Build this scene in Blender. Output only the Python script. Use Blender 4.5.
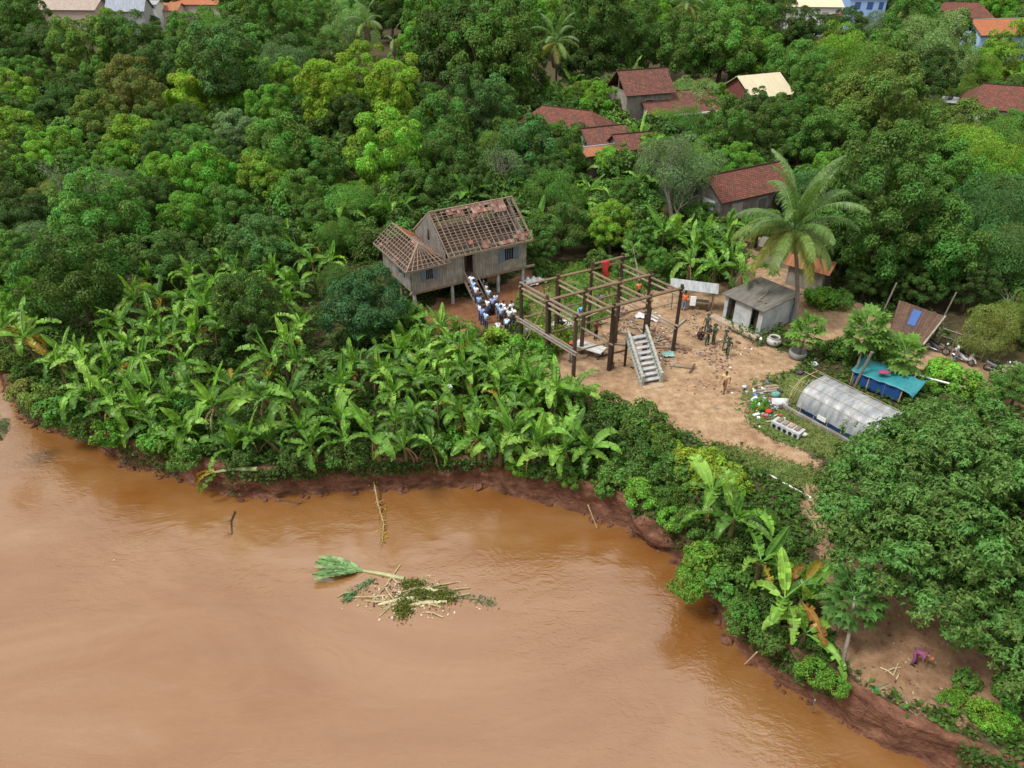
import bpy, bmesh, math, random
import numpy as np
from mathutils import Vector, Matrix, geometry, noise as mnoise

# ---------------------------------------------------------------- camera, sky, sun, exposure
SC = bpy.context.scene
for o in list(bpy.data.objects):
    bpy.data.objects.remove(o)
CAM_H, CAM_PITCH, FOC = 27.0, 33.0, 720.0          # metres, degrees down, focal length in pixels of 1024
cam = bpy.data.cameras.new('camera')
cam.sensor_width = 36.0
cam.lens = 36.0 * FOC / 1024.0
cam.clip_start, cam.clip_end = 0.5, 3000
cam_o = bpy.data.objects.new('camera', cam)
SC.collection.objects.link(cam_o)
cam_o.location = (0, 0, CAM_H)
cam_o.rotation_euler = (math.radians(90 - CAM_PITCH), 0, 0)
SC.camera = cam_o

SUN_EL, SUN_AZ = 58.0, -116.0     # azimuth measured from +Y towards +X: high, over the camera's left shoulder
world = bpy.data.worlds.new('World')
SC.world = world
world.use_nodes = True
wn, wl = world.node_tree.nodes, world.node_tree.links
wn.clear()
w_out = wn.new('ShaderNodeOutputWorld')
w_bg = wn.new('ShaderNodeBackground')
w_bg.inputs['Strength'].default_value = 0.085
w_sky = wn.new('ShaderNodeTexSky')
w_sky.sky_type = 'NISHITA'
w_sky.sun_disc = False
w_sky.sun_elevation = math.radians(SUN_EL)
w_sky.sun_rotation = math.radians(SUN_AZ)
w_sky.dust_density = 2.0
w_tc = wn.new('ShaderNodeTexCoord')
w_map = wn.new('ShaderNodeMapping')
w_map.inputs['Scale'].default_value = (1.0, 1.0, 2.2)
w_no = wn.new('ShaderNodeTexNoise')
w_no.inputs['Scale'].default_value = 2.6
w_no.inputs['Detail'].default_value = 7
w_no.inputs['Roughness'].default_value = 0.6
w_cr = wn.new('ShaderNodeValToRGB')       # where the cloud lies
w_cr.color_ramp.elements[0].position, w_cr.color_ramp.elements[1].position = 0.28, 0.5
w_cr.color_ramp.elements[0].color = (0.7, 0.7, 0.7, 1)
w_no2 = wn.new('ShaderNodeTexNoise')
w_no2.inputs['Scale'].default_value = 5.0
w_no2.inputs['Detail'].default_value = 5
w_cl = wn.new('ShaderNodeValToRGB')       # bright and grey cloud
w_cl.color_ramp.elements[0].position, w_cl.color_ramp.elements[1].position = 0.3, 0.7
w_cl.color_ramp.elements[0].color = (6.3, 6.2, 6.0, 1)
w_cl.color_ramp.elements[1].color = (13.0, 12.6, 11.9, 1)
w_mix = wn.new('ShaderNodeMix')
w_mix.data_type = 'RGBA'
wl.new(w_tc.outputs['Generated'], w_map.inputs['Vector'])
wl.new(w_map.outputs['Vector'], w_no.inputs['Vector'])
wl.new(w_map.outputs['Vector'], w_no2.inputs['Vector'])
wl.new(w_no.outputs['Fac'], w_cr.inputs['Fac'])
wl.new(w_no2.outputs['Fac'], w_cl.inputs['Fac'])
wl.new(w_cr.outputs['Color'], w_mix.inputs['Factor'])
wl.new(w_sky.outputs['Color'], w_mix.inputs[6])
wl.new(w_cl.outputs['Color'], w_mix.inputs[7])
w_sep = wn.new('ShaderNodeSeparateXYZ')            # an overcast sky is about three times brighter overhead than at the horizon
wl.new(w_tc.outputs['Generated'], w_sep.inputs[0])
w_g = wn.new('ShaderNodeMapRange')
w_g.inputs['To Min'].default_value, w_g.inputs['To Max'].default_value = 0.5, 1.5
wl.new(w_sep.outputs['Z'], w_g.inputs['Value'])
w_mul = wn.new('ShaderNodeMix')
w_mul.data_type, w_mul.blend_type = 'RGBA', 'MULTIPLY'
w_mul.inputs[0].default_value = 1.0
wl.new(w_mix.outputs[2], w_mul.inputs[6])
wl.new(w_g.outputs['Result'], w_mul.inputs[7])
wl.new(w_mul.outputs[2], w_bg.inputs['Color'])
wl.new(w_bg.outputs['Background'], w_out.inputs['Surface'])

sun = bpy.data.lights.new('sun', 'SUN')
sun.energy = 2.8
sun.angle = math.radians(14)
sun.color = (1.0, 0.96, 0.9)
sun_o = bpy.data.objects.new('sun', sun)
SC.collection.objects.link(sun_o)
_e, _a = math.radians(SUN_EL), math.radians(SUN_AZ)
_sd = Vector((math.sin(_a) * math.cos(_e), math.cos(_a) * math.cos(_e), math.sin(_e)))
sun_o.rotation_euler = _sd.to_track_quat('Z', 'Y').to_euler()
sun_o.location = (0, 0, 80)

SC.view_settings.view_transform = 'Standard'
SC.view_settings.look = 'None'
SC.view_settings.exposure = 0.6
SC.view_settings.gamma = 1.0
SC.view_settings.use_curve_mapping = False
SC.render.engine = 'CYCLES'
SC.cycles.use_denoising = True
SC.cycles.max_bounces = 6
SC.cycles.diffuse_bounces = 3
SC.cycles.glossy_bounces = 3
SC.cycles.transmission_bounces = 4
SC.cycles.transparent_max_bounces = 8
SC.cycles.caustics_reflective = False
SC.cycles.caustics_refractive = False

# ---------------------------------------------------------------- helpers
R = random.Random(7)
rad = math.radians
COL = SC.collection
_t = rad(CAM_PITCH)
CT, ST = math.cos(_t), math.sin(_t)

def P(x, y, z=0.0):
    """the point at height z on the line of sight through pixel (x, y)"""
    u, v = (x - 512) / FOC, (y - 384) / FOC
    d = Vector((u, CT - v * ST, -ST - v * CT))
    s = (z - CAM_H) / d.z
    return Vector((s * d.x, s * d.y, z))

def depth(p):
    return p[1] * CT - (p[2] - CAM_H) * ST

def tag(o, label=None, cat=None, group=None, kind=None):
    if label: o['label'] = label
    if cat: o['category'] = cat
    if group: o['group'] = group
    if kind: o['kind'] = kind
    return o

def empty(name, loc=(0, 0, 0), rz=0.0, label=None, cat=None, group=None):
    o = bpy.data.objects.new(name, None)
    o.empty_display_size = 0.3
    COL.objects.link(o)
    o.location = loc
    o.rotation_euler = (0, 0, rz)
    return tag(o, label, cat, group)

def link(name, me, parent=None, loc=(0, 0, 0), rot=(0, 0, 0), scale=(1, 1, 1), color=None):
    o = bpy.data.objects.new(name, me)
    COL.objects.link(o)
    o.parent = parent
    o.location = loc
    o.rotation_euler = rot
    o.scale = scale
    if color: o.color = (*color[:3], 1.0)
    return o

class MB:
    """collects shapes and becomes one mesh"""
    def __init__(s):
        s.v, s.f, s.m, s.mi = [], [], [], 0
    def add(s, vs, fs):
        b = len(s.v)
        s.v += [tuple(p) for p in vs]
        s.f += [tuple(b + i for i in f) for f in fs]
        s.m += [s.mi] * len(fs)
        return s
    def hexa(s, b4, t4):
        return s.add(list(b4) + list(t4), [(3, 2, 1, 0), (4, 5, 6, 7), (0, 1, 5, 4), (1, 2, 6, 5), (2, 3, 7, 6), (3, 0, 4, 7)])
    def box(s, c, d, rz=0.0, M=None):
        x, y, z = d[0] / 2, d[1] / 2, d[2] / 2
        cs, sn = math.cos(rz), math.sin(rz)
        q = []
        for k in (-z, z):
            for a, b in ((-x, -y), (x, -y), (x, y), (-x, y)):
                p = Vector((a * cs - b * sn + c[0], a * sn + b * cs + c[1], k + c[2]))
                q.append(M @ p if M else p)
        return s.hexa(q[:4], q[4:])
    def bar(s, p0, p1, w, h=None, up=(0, 0, 1)):
        p0, p1 = Vector(p0), Vector(p1)
        h = h or w
        d = (p1 - p0).normalized()
        sd = d.cross(Vector(up))
        if sd.length < 1e-4: sd = d.cross(Vector((1, 0, 0)))
        sd.normalize()
        u = sd.cross(d).normalized()
        a, b = sd * w / 2, u * h / 2
        return s.hexa([p0 - a - b, p0 + a - b, p0 + a + b, p0 - a + b], [p1 - a - b, p1 + a - b, p1 + a + b, p1 - a + b])
    def tube(s, pts, rs, n=6, cap=True):
        pts = [Vector(p) for p in pts]
        if not hasattr(rs, '__len__'): rs = [rs] * len(pts)
        base = len(s.v)
        ref = None
        for i, p in enumerate(pts):
            d = (pts[min(i + 1, len(pts) - 1)] - pts[max(i - 1, 0)])
            d = d.normalized() if d.length > 1e-7 else Vector((0, 0, 1))
            if ref is None:
                ref = d.cross(Vector((0.31, 0.9, 0.27)))
                if ref.length < 0.05: ref = d.cross(Vector((1, 0, 0)))
            a = (ref - d * ref.dot(d)).normalized()
            ref = a
            b = d.cross(a)
            for k in range(n):
                t = 2 * math.pi * k / n
                s.v.append(tuple(p + (a * math.cos(t) + b * math.sin(t)) * rs[i]))
        for i in range(len(pts) - 1):
            for k in range(n):
                j = (k + 1) % n
                s.f.append((base + i * n + k, base + i * n + j, base + (i + 1) * n + j, base + (i + 1) * n + k))
                s.m.append(s.mi)
        if cap:
            s.f.append(tuple(base + k for k in reversed(range(n)))); s.m.append(s.mi)
            s.f.append(tuple(base + (len(pts) - 1) * n + k for k in range(n))); s.m.append(s.mi)
        return s
    def lathe(s, prof, c=(0, 0, 0), n=16):
        b = len(s.v)
        for r, z in prof:
            for k in range(n):
                t = 2 * math.pi * k / n
                s.v.append((c[0] + r * math.cos(t), c[1] + r * math.sin(t), c[2] + z))
        for i in range(len(prof) - 1):
            for k in range(n):
                j = (k + 1) % n
                s.f.append((b + i * n + k, b + i * n + j, b + (i + 1) * n + j, b + (i + 1) * n + k)); s.m.append(s.mi)
        return s
    def ball(s, c, r, n=8, m=6):
        if not hasattr(r, '__len__'): r = (r, r, r)
        b = len(s.v)
        for i in range(m + 1):
            ph = math.pi * i / m
            for k in range(n):
                t = 2 * math.pi * k / n
                s.v.append((c[0] + r[0] * math.sin(ph) * math.cos(t), c[1] + r[1] * math.sin(ph) * math.sin(t), c[2] + r[2] * math.cos(ph)))
        for i in range(m):
            for k in range(n):
                j = (k + 1) % n
                s.f.append((b + i * n + k, b + (i + 1) * n + k, b + (i + 1) * n + j, b + i * n + j)); s.m.append(s.mi)
        return s
    def mesh(s, name, mats, smooth=False):
        me = bpy.data.meshes.new(name)
        me.from_pydata(s.v, [], s.f)
        for m in (mats if isinstance(mats, (list, tuple)) else [mats]):
            me.materials.append(m)
        if len(me.materials) > 1: me.polygons.foreach_set('material_index', s.m)
        if smooth: me.polygons.foreach_set('use_smooth', [True] * len(s.f))
        me.update()
        return me
    def build(s, name, mats, parent=None, loc=(0, 0, 0), rot=(0, 0, 0), smooth=False, color=None):
        return link(name, s.mesh(name, mats, smooth), parent, loc, rot, (1, 1, 1), color)

def np_mesh(name, verts, faces, mat, attrs=None):
    """quads or triangles from arrays; attrs: name -> one float for each vertex"""
    me = bpy.data.meshes.new(name)
    nv, (nf, k) = len(verts), faces.shape
    me.vertices.add(nv)
    me.vertices.foreach_set('co', np.ascontiguousarray(verts, np.float32).ravel())
    me.loops.add(nf * k)
    me.loops.foreach_set('vertex_index', np.ascontiguousarray(faces, np.int32).ravel())
    me.polygons.add(nf)
    me.polygons.foreach_set('loop_start', np.arange(0, nf * k, k, dtype=np.int32))
    me.update(calc_edges=True)
    for an, vals in (attrs or {}).items():
        a = me.attributes.new(an, 'FLOAT', 'POINT')
        a.data.foreach_set('value', np.ascontiguousarray(vals, np.float32))
    me.materials.append(mat)
    return me

# ---------------------------------------------------------------- materials
MATS = {}
class NT:
    def __init__(s, name):
        s.m = bpy.data.materials.new(name)
        s.m.use_nodes = True
        s.t = s.m.node_tree
        s.n, s.l = s.t.nodes, s.t.links
        s.n.clear()
        s.out = s.n.new('ShaderNodeOutputMaterial')
    def new(s, t, **kw):
        nd = s.n.new(t)
        for k, v in kw.items(): setattr(nd, k, v)
        return nd
    def put(s, sock, v):
        if isinstance(v, bpy.types.NodeSocket): s.l.new(v, sock)
        elif v is not None:
            if hasattr(v, '__len__') and len(v) == 3 and len(sock.default_value) == 4: v = (*v, 1)
            sock.default_value = v
    def noise(s, scale, detail=4, rough=0.55, vec=None, dist=0.0):
        nd = s.new('ShaderNodeTexNoise')
        s.put(nd.inputs['Scale'], scale); s.put(nd.inputs['Detail'], detail); s.put(nd.inputs['Roughness'], rough); s.put(nd.inputs['Distortion'], dist)
        if vec: s.l.new(vec, nd.inputs['Vector'])
        return nd.outputs['Fac']
    def ramp(s, fac, *stops):
        nd = s.new('ShaderNodeValToRGB')
        e = nd.color_ramp.elements
        while len(e) < len(stops): e.new(0.5)
        for i, (p, c) in enumerate(stops):
            e[i].position = p
            e[i].color = (*c, 1) if hasattr(c, '__len__') else (c, c, c, 1)
        s.l.new(fac, nd.inputs['Fac'])
        return nd.outputs['Color']
    def mix(s, f, a, b, mode='MIX'):
        nd = s.new('ShaderNodeMix', data_type='RGBA', blend_type=mode)
        s.put(nd.inputs[0], f); s.put(nd.inputs[6], a); s.put(nd.inputs[7], b)
        return nd.outputs[2]
    def math(s, op, a, b=0.0):
        nd = s.new('ShaderNodeMath', operation=op)
        s.put(nd.inputs[0], a); s.put(nd.inputs[1], b)
        return nd.outputs[0]
    def coord(s, kind='Object'):
        return s.new('ShaderNodeTexCoord').outputs[kind]
    def mapped(s, vec, scale=(1, 1, 1), rot=(0, 0, 0)):
        nd = s.new('ShaderNodeMapping')
        nd.inputs['Scale'].default_value = scale
        nd.inputs['Rotation'].default_value = rot
        s.l.new(vec, nd.inputs['Vector'])
        return nd.outputs['Vector']
    def attr(s, name, out='Fac'):
        return s.new('ShaderNodeAttribute', attribute_name=name).outputs[out]
    def bump(s, h, strength=0.3, dist=0.05):
        nd = s.new('ShaderNodeBump')
        nd.inputs['Strength'].default_value = strength
        nd.inputs['Distance'].default_value = dist
        s.l.new(h, nd.inputs['Height'])
        return nd.outputs['Normal']
    def bsdf(s, color, rough=0.7, spec=0.3, normal=None, metal=0.0, alpha=None, ior=None):
        b = s.new('ShaderNodeBsdfPrincipled')
        s.put(b.inputs['Base Color'], color); s.put(b.inputs['Roughness'], rough)
        s.put(b.inputs['Specular IOR Level'], spec); s.put(b.inputs['Metallic'], metal)
        if normal: s.l.new(normal, b.inputs['Normal'])
        if alpha is not None: s.put(b.inputs['Alpha'], alpha)
        if ior: s.put(b.inputs['IOR'], ior)
        return b.outputs[0]
    def done(s, sh):
        s.l.new(sh, s.out.inputs['Surface'])
        return s.m

def leaf_material(name, trans=0.25, spec=0.35, rough=0.45, var=0.35, vein=False):
    """leaf colour = the object's own colour, a little different from leaf to leaf and clump to clump"""
    t = NT(name)
    oc = t.new('ShaderNodeObjectInfo').outputs['Color']
    rnd, cl = t.attr('rnd'), t.attr('clump')
    k = t.math('ADD', t.math('MULTIPLY', rnd, var), 1 - var / 2)
    c = t.mix(1.0, oc, t.ramp(k, (0, 0.0), (1, 1.0)), 'MULTIPLY') if False else None
    hs = t.new('ShaderNodeHueSaturation')
    t.l.new(oc, hs.inputs['Color'])
    t.l.new(t.math('ADD', t.math('MULTIPLY', cl, 0.045), 0.46), hs.inputs['Hue'])
    t.l.new(t.math('ADD', t.math('MULTIPLY', rnd, 0.9), t.math('ADD', t.math('MULTIPLY', cl, 0.5), 0.35)), hs.inputs['Value'])
    hs.inputs['Saturation'].default_value = 1.03
    c = hs.outputs['Color']
    if vein:
        w = t.noise(3.0, 2, 0.5, t.mapped(t.coord(), (1, 6, 1)))
        c = t.mix(0.5, c, t.ramp(w, (0.3, (0.55, 0.55, 0.55)), (0.7, (1.25, 1.25, 1.2))), 'MULTIPLY')
    d = t.bsdf(c, rough, spec)
    tr = t.new('ShaderNodeBsdfTranslucent')
    t.l.new(t.mix(1.0, c, (1.15, 1.25, 0.55), 'MULTIPLY'), tr.inputs['Color'])
    ms = t.new('ShaderNodeMixShader')
    ms.inputs[0].default_value = trans
    t.l.new(d, ms.inputs[1]); t.l.new(tr.outputs[0], ms.inputs[2])
    return t.done(ms.outputs[0])

def wood_material(name, c0, c1, scale=(14, 14, 1.2), rough=0.85, grime=0.5):
    t = NT(name)
    v = t.coord()
    g = t.noise(2.2, 6, 0.65, t.mapped(v, scale))
    b = t.noise(1.3, 4, 0.6, v)
    rn = t.new('ShaderNodeObjectInfo').outputs['Random']
    c = t.ramp(g, (0.25, c0), (0.75, c1))
    c = t.mix(grime, c, t.ramp(b, (0.3, (0.45, 0.42, 0.4)), (0.7, (1.1, 1.1, 1.1))), 'MULTIPLY')
    c = t.mix(1.0, c, t.ramp(rn, (0, (0.72, 0.72, 0.74)), (1, (1.2, 1.17, 1.1))), 'MULTIPLY')
    return t.done(t.bsdf(c, rough, 0.2, t.bump(g, 0.4, 0.02)))

def plain(name, c, rough=0.6, spec=0.3, metal=0.0, var=0.25, scale=3.0, bump=0.15):
    t = NT(name)
    n = t.noise(scale, 5, 0.6, t.coord())
    k = t.ramp(n, (0.25, (1 - var,) * 3), (0.75, (1 + var,) * 3))
    return t.done(t.bsdf(t.mix(1.0, c, k, 'MULTIPLY'), rough, spec, t.bump(n, bump, 0.02), metal))

def object_colour(name, rough=0.8, spec=0.2, var=0.25, scale=9.0):
    t = NT(name)
    oc = t.new('ShaderNodeObjectInfo').outputs['Color']
    n = t.noise(scale, 3, 0.6, t.coord())
    k = t.ramp(n, (0.25, (1 - var,) * 3), (0.75, (1 + var,) * 3))
    return t.done(t.bsdf(t.mix(1.0, oc, k, 'MULTIPLY'), rough, spec, t.bump(n, 0.2, 0.02)))

def tile_material(name, c0, c1, moss=(0.045, 0.04, 0.03), row=0.22):
    """clay tiles: rows down the slope (object Z), each tile its own shade"""
    t = NT(name)
    uv = t.new('ShaderNodeUVMap').outputs['UV']
    br = t.new('ShaderNodeTexBrick')
    br.inputs['Scale'].default_value = 1.0
    br.inputs['Brick Width'].default_value = 0.26
    br.inputs['Row Height'].default_value = row
    br.inputs['Mortar Size'].default_value = 0.02
    br.inputs['Color1'].default_value = (*c0, 1); br.inputs['Color2'].default_value = (*c1, 1)
    br.inputs['Mortar'].default_value = (c0[0] * .25, c0[1] * .25, c0[2] * .25, 1)
    t.l.new(uv, br.inputs['Vector'])
    n = t.noise(0.8, 6, 0.7, uv)
    n2 = t.noise(6.0, 3, 0.6, uv)
    c = t.mix(t.ramp(n, (0.42, 0.0), (0.68, 0.75)), br.outputs['Color'], moss)
    c = t.mix(0.6, c, t.ramp(n2, (0.3, (0.5, 0.5, 0.5)), (0.7, (1.4, 1.4, 1.4))), 'MULTIPLY')
    return t.done(t.bsdf(c, 0.85, 0.2, t.bump(br.outputs['Fac'], -0.8, 0.04)))

def sheet_material(name, c0, c1, pitch=0.08, rough=0.5, metal=0.3):
    """ridged metal or fibre sheets with streaks"""
    t = NT(name)
    uv = t.new('ShaderNodeUVMap').outputs['UV']
    w = t.new('ShaderNodeTexWave', wave_type='BANDS', bands_direction='X')
    w.inputs['Scale'].default_value = 0.32 / pitch
    t.l.new(uv, w.inputs['Vector'])
    n = t.noise(1.0, 6, 0.7, t.mapped(uv, (3.5, 0.5, 1)))
    c = t.ramp(n, (0.3, c0), (0.68, c1))
    return t.done(t.bsdf(c, rough, 0.4, t.bump(w.outputs['Fac'], 0.5, 0.03), metal))

M_LEAF = leaf_material('leaf_tree', 0.32, 0.13, 0.5)
M_HERB = leaf_material('leaf_herb', 0.3, 0.15, 0.55)
M_BANANA = leaf_material('leaf_banana', 0.38, 0.3, 0.4, vein=True)
M_RIB = object_colour('leaf_rib', 0.5, 0.3, 0.15)
M_BARK = wood_material('bark', (0.05, 0.035, 0.025), (0.15, 0.115, 0.085), (5, 5, 1.0))
M_GREYBARK = wood_material('bark_grey', (0.13, 0.115, 0.1), (0.3, 0.27, 0.24), (5, 5, 1.0))
M_BSTEM = wood_material('banana_stem', (0.07, 0.05, 0.025), (0.2, 0.19, 0.075), (6, 6, 0.6))
M_DRYLEAF = object_colour('dry_leaf', 0.9, 0.1, 0.35)
M_OLDWOOD = wood_material('weathered_wood', (0.14, 0.1, 0.075), (0.34, 0.28, 0.225), (9, 9, 0.6))
M_GREYWOOD = wood_material('grey_planks', (0.11, 0.103, 0.095), (0.34, 0.325, 0.3), (7, 7, 0.35), grime=0.7)
M_DARKWOOD = wood_material('dark_post', (0.035, 0.022, 0.016), (0.12, 0.08, 0.06), (8, 8, 0.8))
M_BATTEN = wood_material('battens', (0.13, 0.092, 0.072), (0.3, 0.23, 0.18), (10, 10, 10), grime=0.4)
M_BEAM = wood_material('pale_beam', (0.12, 0.084, 0.055), (0.29, 0.21, 0.14), (9, 9, 9), grime=0.4)
M_BAMBOO = wood_material('bamboo', (0.3, 0.23, 0.13), (0.52, 0.43, 0.28), (6, 6, 6), grime=0.3)
M_TILE = tile_material('red_tiles', (0.13, 0.042, 0.03), (0.21, 0.078, 0.056))
M_TILE_OR = tile_material('orange_tiles', (0.34, 0.11, 0.045), (0.44, 0.17, 0.08), (0.2, 0.09, 0.05))
M_TILE_OLD = tile_material('old_tiles', (0.13, 0.05, 0.037), (0.21, 0.088, 0.067), (0.045, 0.036, 0.03))
M_CONC = plain('concrete', (0.22, 0.22, 0.22), 0.9, 0.2, 0, 0.35, 1.4)
M_CONC_L = plain('pale_concrete', (0.34, 0.36, 0.37), 0.85, 0.2, 0, 0.35, 1.6)
M_STAIR = plain('painted_concrete', (0.29, 0.3, 0.27), 0.8, 0.25, 0, 0.45, 5)
M_CLOTH = object_colour('cloth')
M_SKIN = plain('skin', (0.22, 0.115, 0.07), 0.55, 0.3, 0, 0.08)
M_HAIR = plain('hair', (0.012, 0.01, 0.009), 0.5, 0.4, 0, 0.2)
M_PAINT = object_colour('painted', 0.55, 0.35, 0.15, 4)
M_METAL = plain('dull_metal', (0.35, 0.36, 0.37), 0.4, 0.5, 0.8, 0.2)
M_RUBBER = plain('rubber', (0.015, 0.015, 0.016), 0.8, 0.3)
M_DARK = plain('inside_shade', (0.02, 0.018, 0.016), 0.9, 0.1)  # near-black colour standing in for shade inside openings
M_PLASTER = plain('plaster', (0.5, 0.48, 0.44), 0.85, 0.2, 0, 0.2, 1.2)
M_FIBRE = sheet_material('fibre_sheet', (0.06, 0.057, 0.05), (0.17, 0.16, 0.14), 0.15, 0.9, 0.0)
M_TIN = sheet_material('tin_sheet', (0.16, 0.17, 0.18), (0.36, 0.38, 0.39), 0.1, 0.5, 0.2)
M_RUST = sheet_material('rusty_tin', (0.14, 0.05, 0.025), (0.34, 0.14, 0.065), 0.1, 0.75, 0.1)
M_CREAM = sheet_material('cream_sheet', (0.36, 0.31, 0.2), (0.5, 0.45, 0.32), 0.2, 0.6, 0.0)
M_BLUESHEET = sheet_material('blue_grey_sheet', (0.1, 0.12, 0.16), (0.24, 0.27, 0.32), 0.2, 0.6, 0.1)
M_BROWNSHEET = sheet_material('brown_grey_sheet', (0.16, 0.12, 0.1), (0.34, 0.28, 0.24), 0.2, 0.7, 0.1)
# ---------------------------------------------------------------- river bank, ground, water
WATER_Z = -2.0
def resample(pts, step):
    pts = [np.array(p[:2], float) for p in pts]
    # Catmull-Rom through the points, then even spacing
    q = []
    for i in range(len(pts) - 1):
        p0, p1, p2, p3 = pts[max(i - 1, 0)], pts[i], pts[i + 1], pts[min(i + 2, len(pts) - 1)]
        n = max(2, int(np.linalg.norm(p2 - p1) / step * 2))
        for k in range(n):
            t = k / n
            q.append(0.5 * ((2 * p1) + (p2 - p0) * t + (2 * p0 - 5 * p1 + 4 * p2 - p3) * t * t + (3 * p1 - p0 - 3 * p2 + p3) * t ** 3))
    q.append(pts[-1])
    q = np.array(q)
    L = np.r_[0, np.cumsum(np.linalg.norm(np.diff(q, axis=0), axis=1))]
    s = np.arange(0, L[-1], step)
    return np.c_[np.interp(s, L, q[:, 0]), np.interp(s, L, q[:, 1])]

bank_px = [(-420, 215), (-200, 275), (-70, 330), (-5, 372), (12, 398), (32, 418), (58, 434), (90, 444), (122, 461), (152, 472), (188, 484), (222, 494),
           (262, 498), (302, 496), (342, 493), (378, 492), (420, 489), (470, 487), (502, 491), (540, 502), (580, 511), (618, 526), (650, 544),
           (680, 566), (700, 594), (720, 622), (745, 652), (772, 676), (800, 694), (832, 711), (862, 729), (892, 748), (918, 761), (980, 790), (1090, 850), (1300, 940)]
BANK = resample([P(x, y, WATER_Z) for x, y in bank_px], 0.35)
_s = np.arange(len(BANK)) * 0.35
_tan = np.gradient(BANK, axis=0)
_tan /= np.linalg.norm(_tan, axis=1)[:, None]
BN = np.c_[-_tan[:, 1], _tan[:, 0]]            # points inland
def n1(s, f, seed):
    return np.array([mnoise.noise(Vector((x * f, seed, 0.3))) for x in s])
_wob = 0.35 * n1(_s, 0.22, 3.1) + 0.22 * n1(_s, 0.9, 8.7) + 0.1 * n1(_s, 2.3, 5.2)
prof = [(-1.0, -3.4), (-0.15, -2.25), (0.0, -1.98)] + [(0.03 + 0.12 * k / 11, -1.82 + 1.68 * k / 11) for k in range(12)] + [(0.26, -0.02), (0.55, 0.0)]
rows = []
for i, (d, z) in enumerate(prof):
    rough = 0.0 if i in (0, len(prof) - 1) else 1.0
    jit = rough * (0.16 * n1(_s, 1.1, 11.0 + i * 0.16) + 0.16 * n1(_s, 2.7, 31.0 + i * 0.33) + 0.09 * n1(_s, 5.5, 71.0 + i * .7))
    w = _wob * (1 if i > 0 else 0.5)
    dz = rough * 0.07 * n1(_s, 2.9, 51.0 + i) * (0 if i >= len(prof) - 2 else 1)
    rows.append(np.c_[BANK + BN * (d + w + jit)[:, None], z + dz])
EDGE = rows[-1][:, :2]                          # the edge of the land sheet
nb = len(BANK)
bv = np.concatenate(rows)
bf = [(r * nb + i, r * nb + i + 1, (r + 1) * nb + i + 1, (r + 1) * nb + i) for r in range(len(rows) - 1) for i in range(nb - 1)]

def inpoly(pts, poly):
    poly = np.asarray(poly)[:, :2]
    x, y = pts[:, 0], pts[:, 1]
    ins = np.zeros(len(pts), bool)
    j = len(poly) - 1
    for i in range(len(poly)):
        xi, yi, xj, yj = *poly[i], *poly[j]
        c = ((yi > y) != (yj > y)) & (x < (xj - xi) * (y - yi) / (yj - yi + 1e-12) + xi)
        ins ^= c
        j = i
    return ins
def dist_line(pts, line, closed=False):
    line = np.asarray(line)[:, :2]
    if closed: line = np.r_[line, line[:1]]
    d = np.full(len(pts), 1e9)
    for a, b in zip(line[:-1], line[1:]):
        ab = b - a
        t = np.clip(((pts - a) @ ab) / (ab @ ab + 1e-12), 0, 1)
        d = np.minimum(d, np.linalg.norm(pts - (a + t[:, None] * ab), axis=1))
    return d
def soft(pts, poly, w=0.5):
    """1 inside a polygon, 0 outside, soft over w metres"""
    s = np.where(inpoly(pts, poly), 1, -1) * dist_line(pts, poly, True)
    return np.clip(0.5 + s / (2 * w), 0, 1)
def gp(*px):
    return np.array([P(x, y)[:2] for x, y in px])

LAND = np.r_[EDGE, [(900, EDGE[-1][1]), (900, 1500), (-900, 1500), (-900, EDGE[0][1])]]
_gx, _gy = np.meshgrid(np.arange(-48, 44, 0.6), np.arange(14, 80, 0.6))
g1 = np.c_[_gx.ravel(), _gy.ravel()] + np.random.RandomState(1).uniform(-.15, .15, (_gx.size, 2))
_gx, _gy = np.meshgrid(np.arange(-880, 890, 24.0), np.arange(90, 1480, 24.0))
g2 = np.c_[_gx.ravel(), _gy.ravel()]
_gx, _gy = np.meshgrid(np.arange(-120, 121, 4.0), np.arange(14, 150, 4.0))
g3 = np.c_[_gx.ravel(), _gy.ravel()]
g3 = g3[(np.abs(g3[:, 0] + 2) > 48) | (g3[:, 1] > 82)]
gi = np.r_[g1, g2, g3]
gi = gi[inpoly(gi, LAND)]
near_edge = EDGE[::4]
keep = np.ones(len(gi), bool)
for k in range(0, len(gi), 4000):
    blk = gi[k:k + 4000]
    keep[k:k + 4000] = (np.linalg.norm(blk[:, None] - near_edge[None], axis=2).min(1) > 0.8)
gi = gi[keep]
lv = [Vector(p) for p in LAND] + [Vector(p) for p in gi]
nl = len(LAND)
cv, ce, cf, _, _, _ = geometry.delaunay_2d_cdt(lv, [(i, (i + 1) % nl) for i in range(nl)], [], 1, 1e-5)
gv = np.array([(p.x, p.y) for p in cv])
gf = np.array([f for f in cf if len(f) == 3], np.int32)

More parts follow.
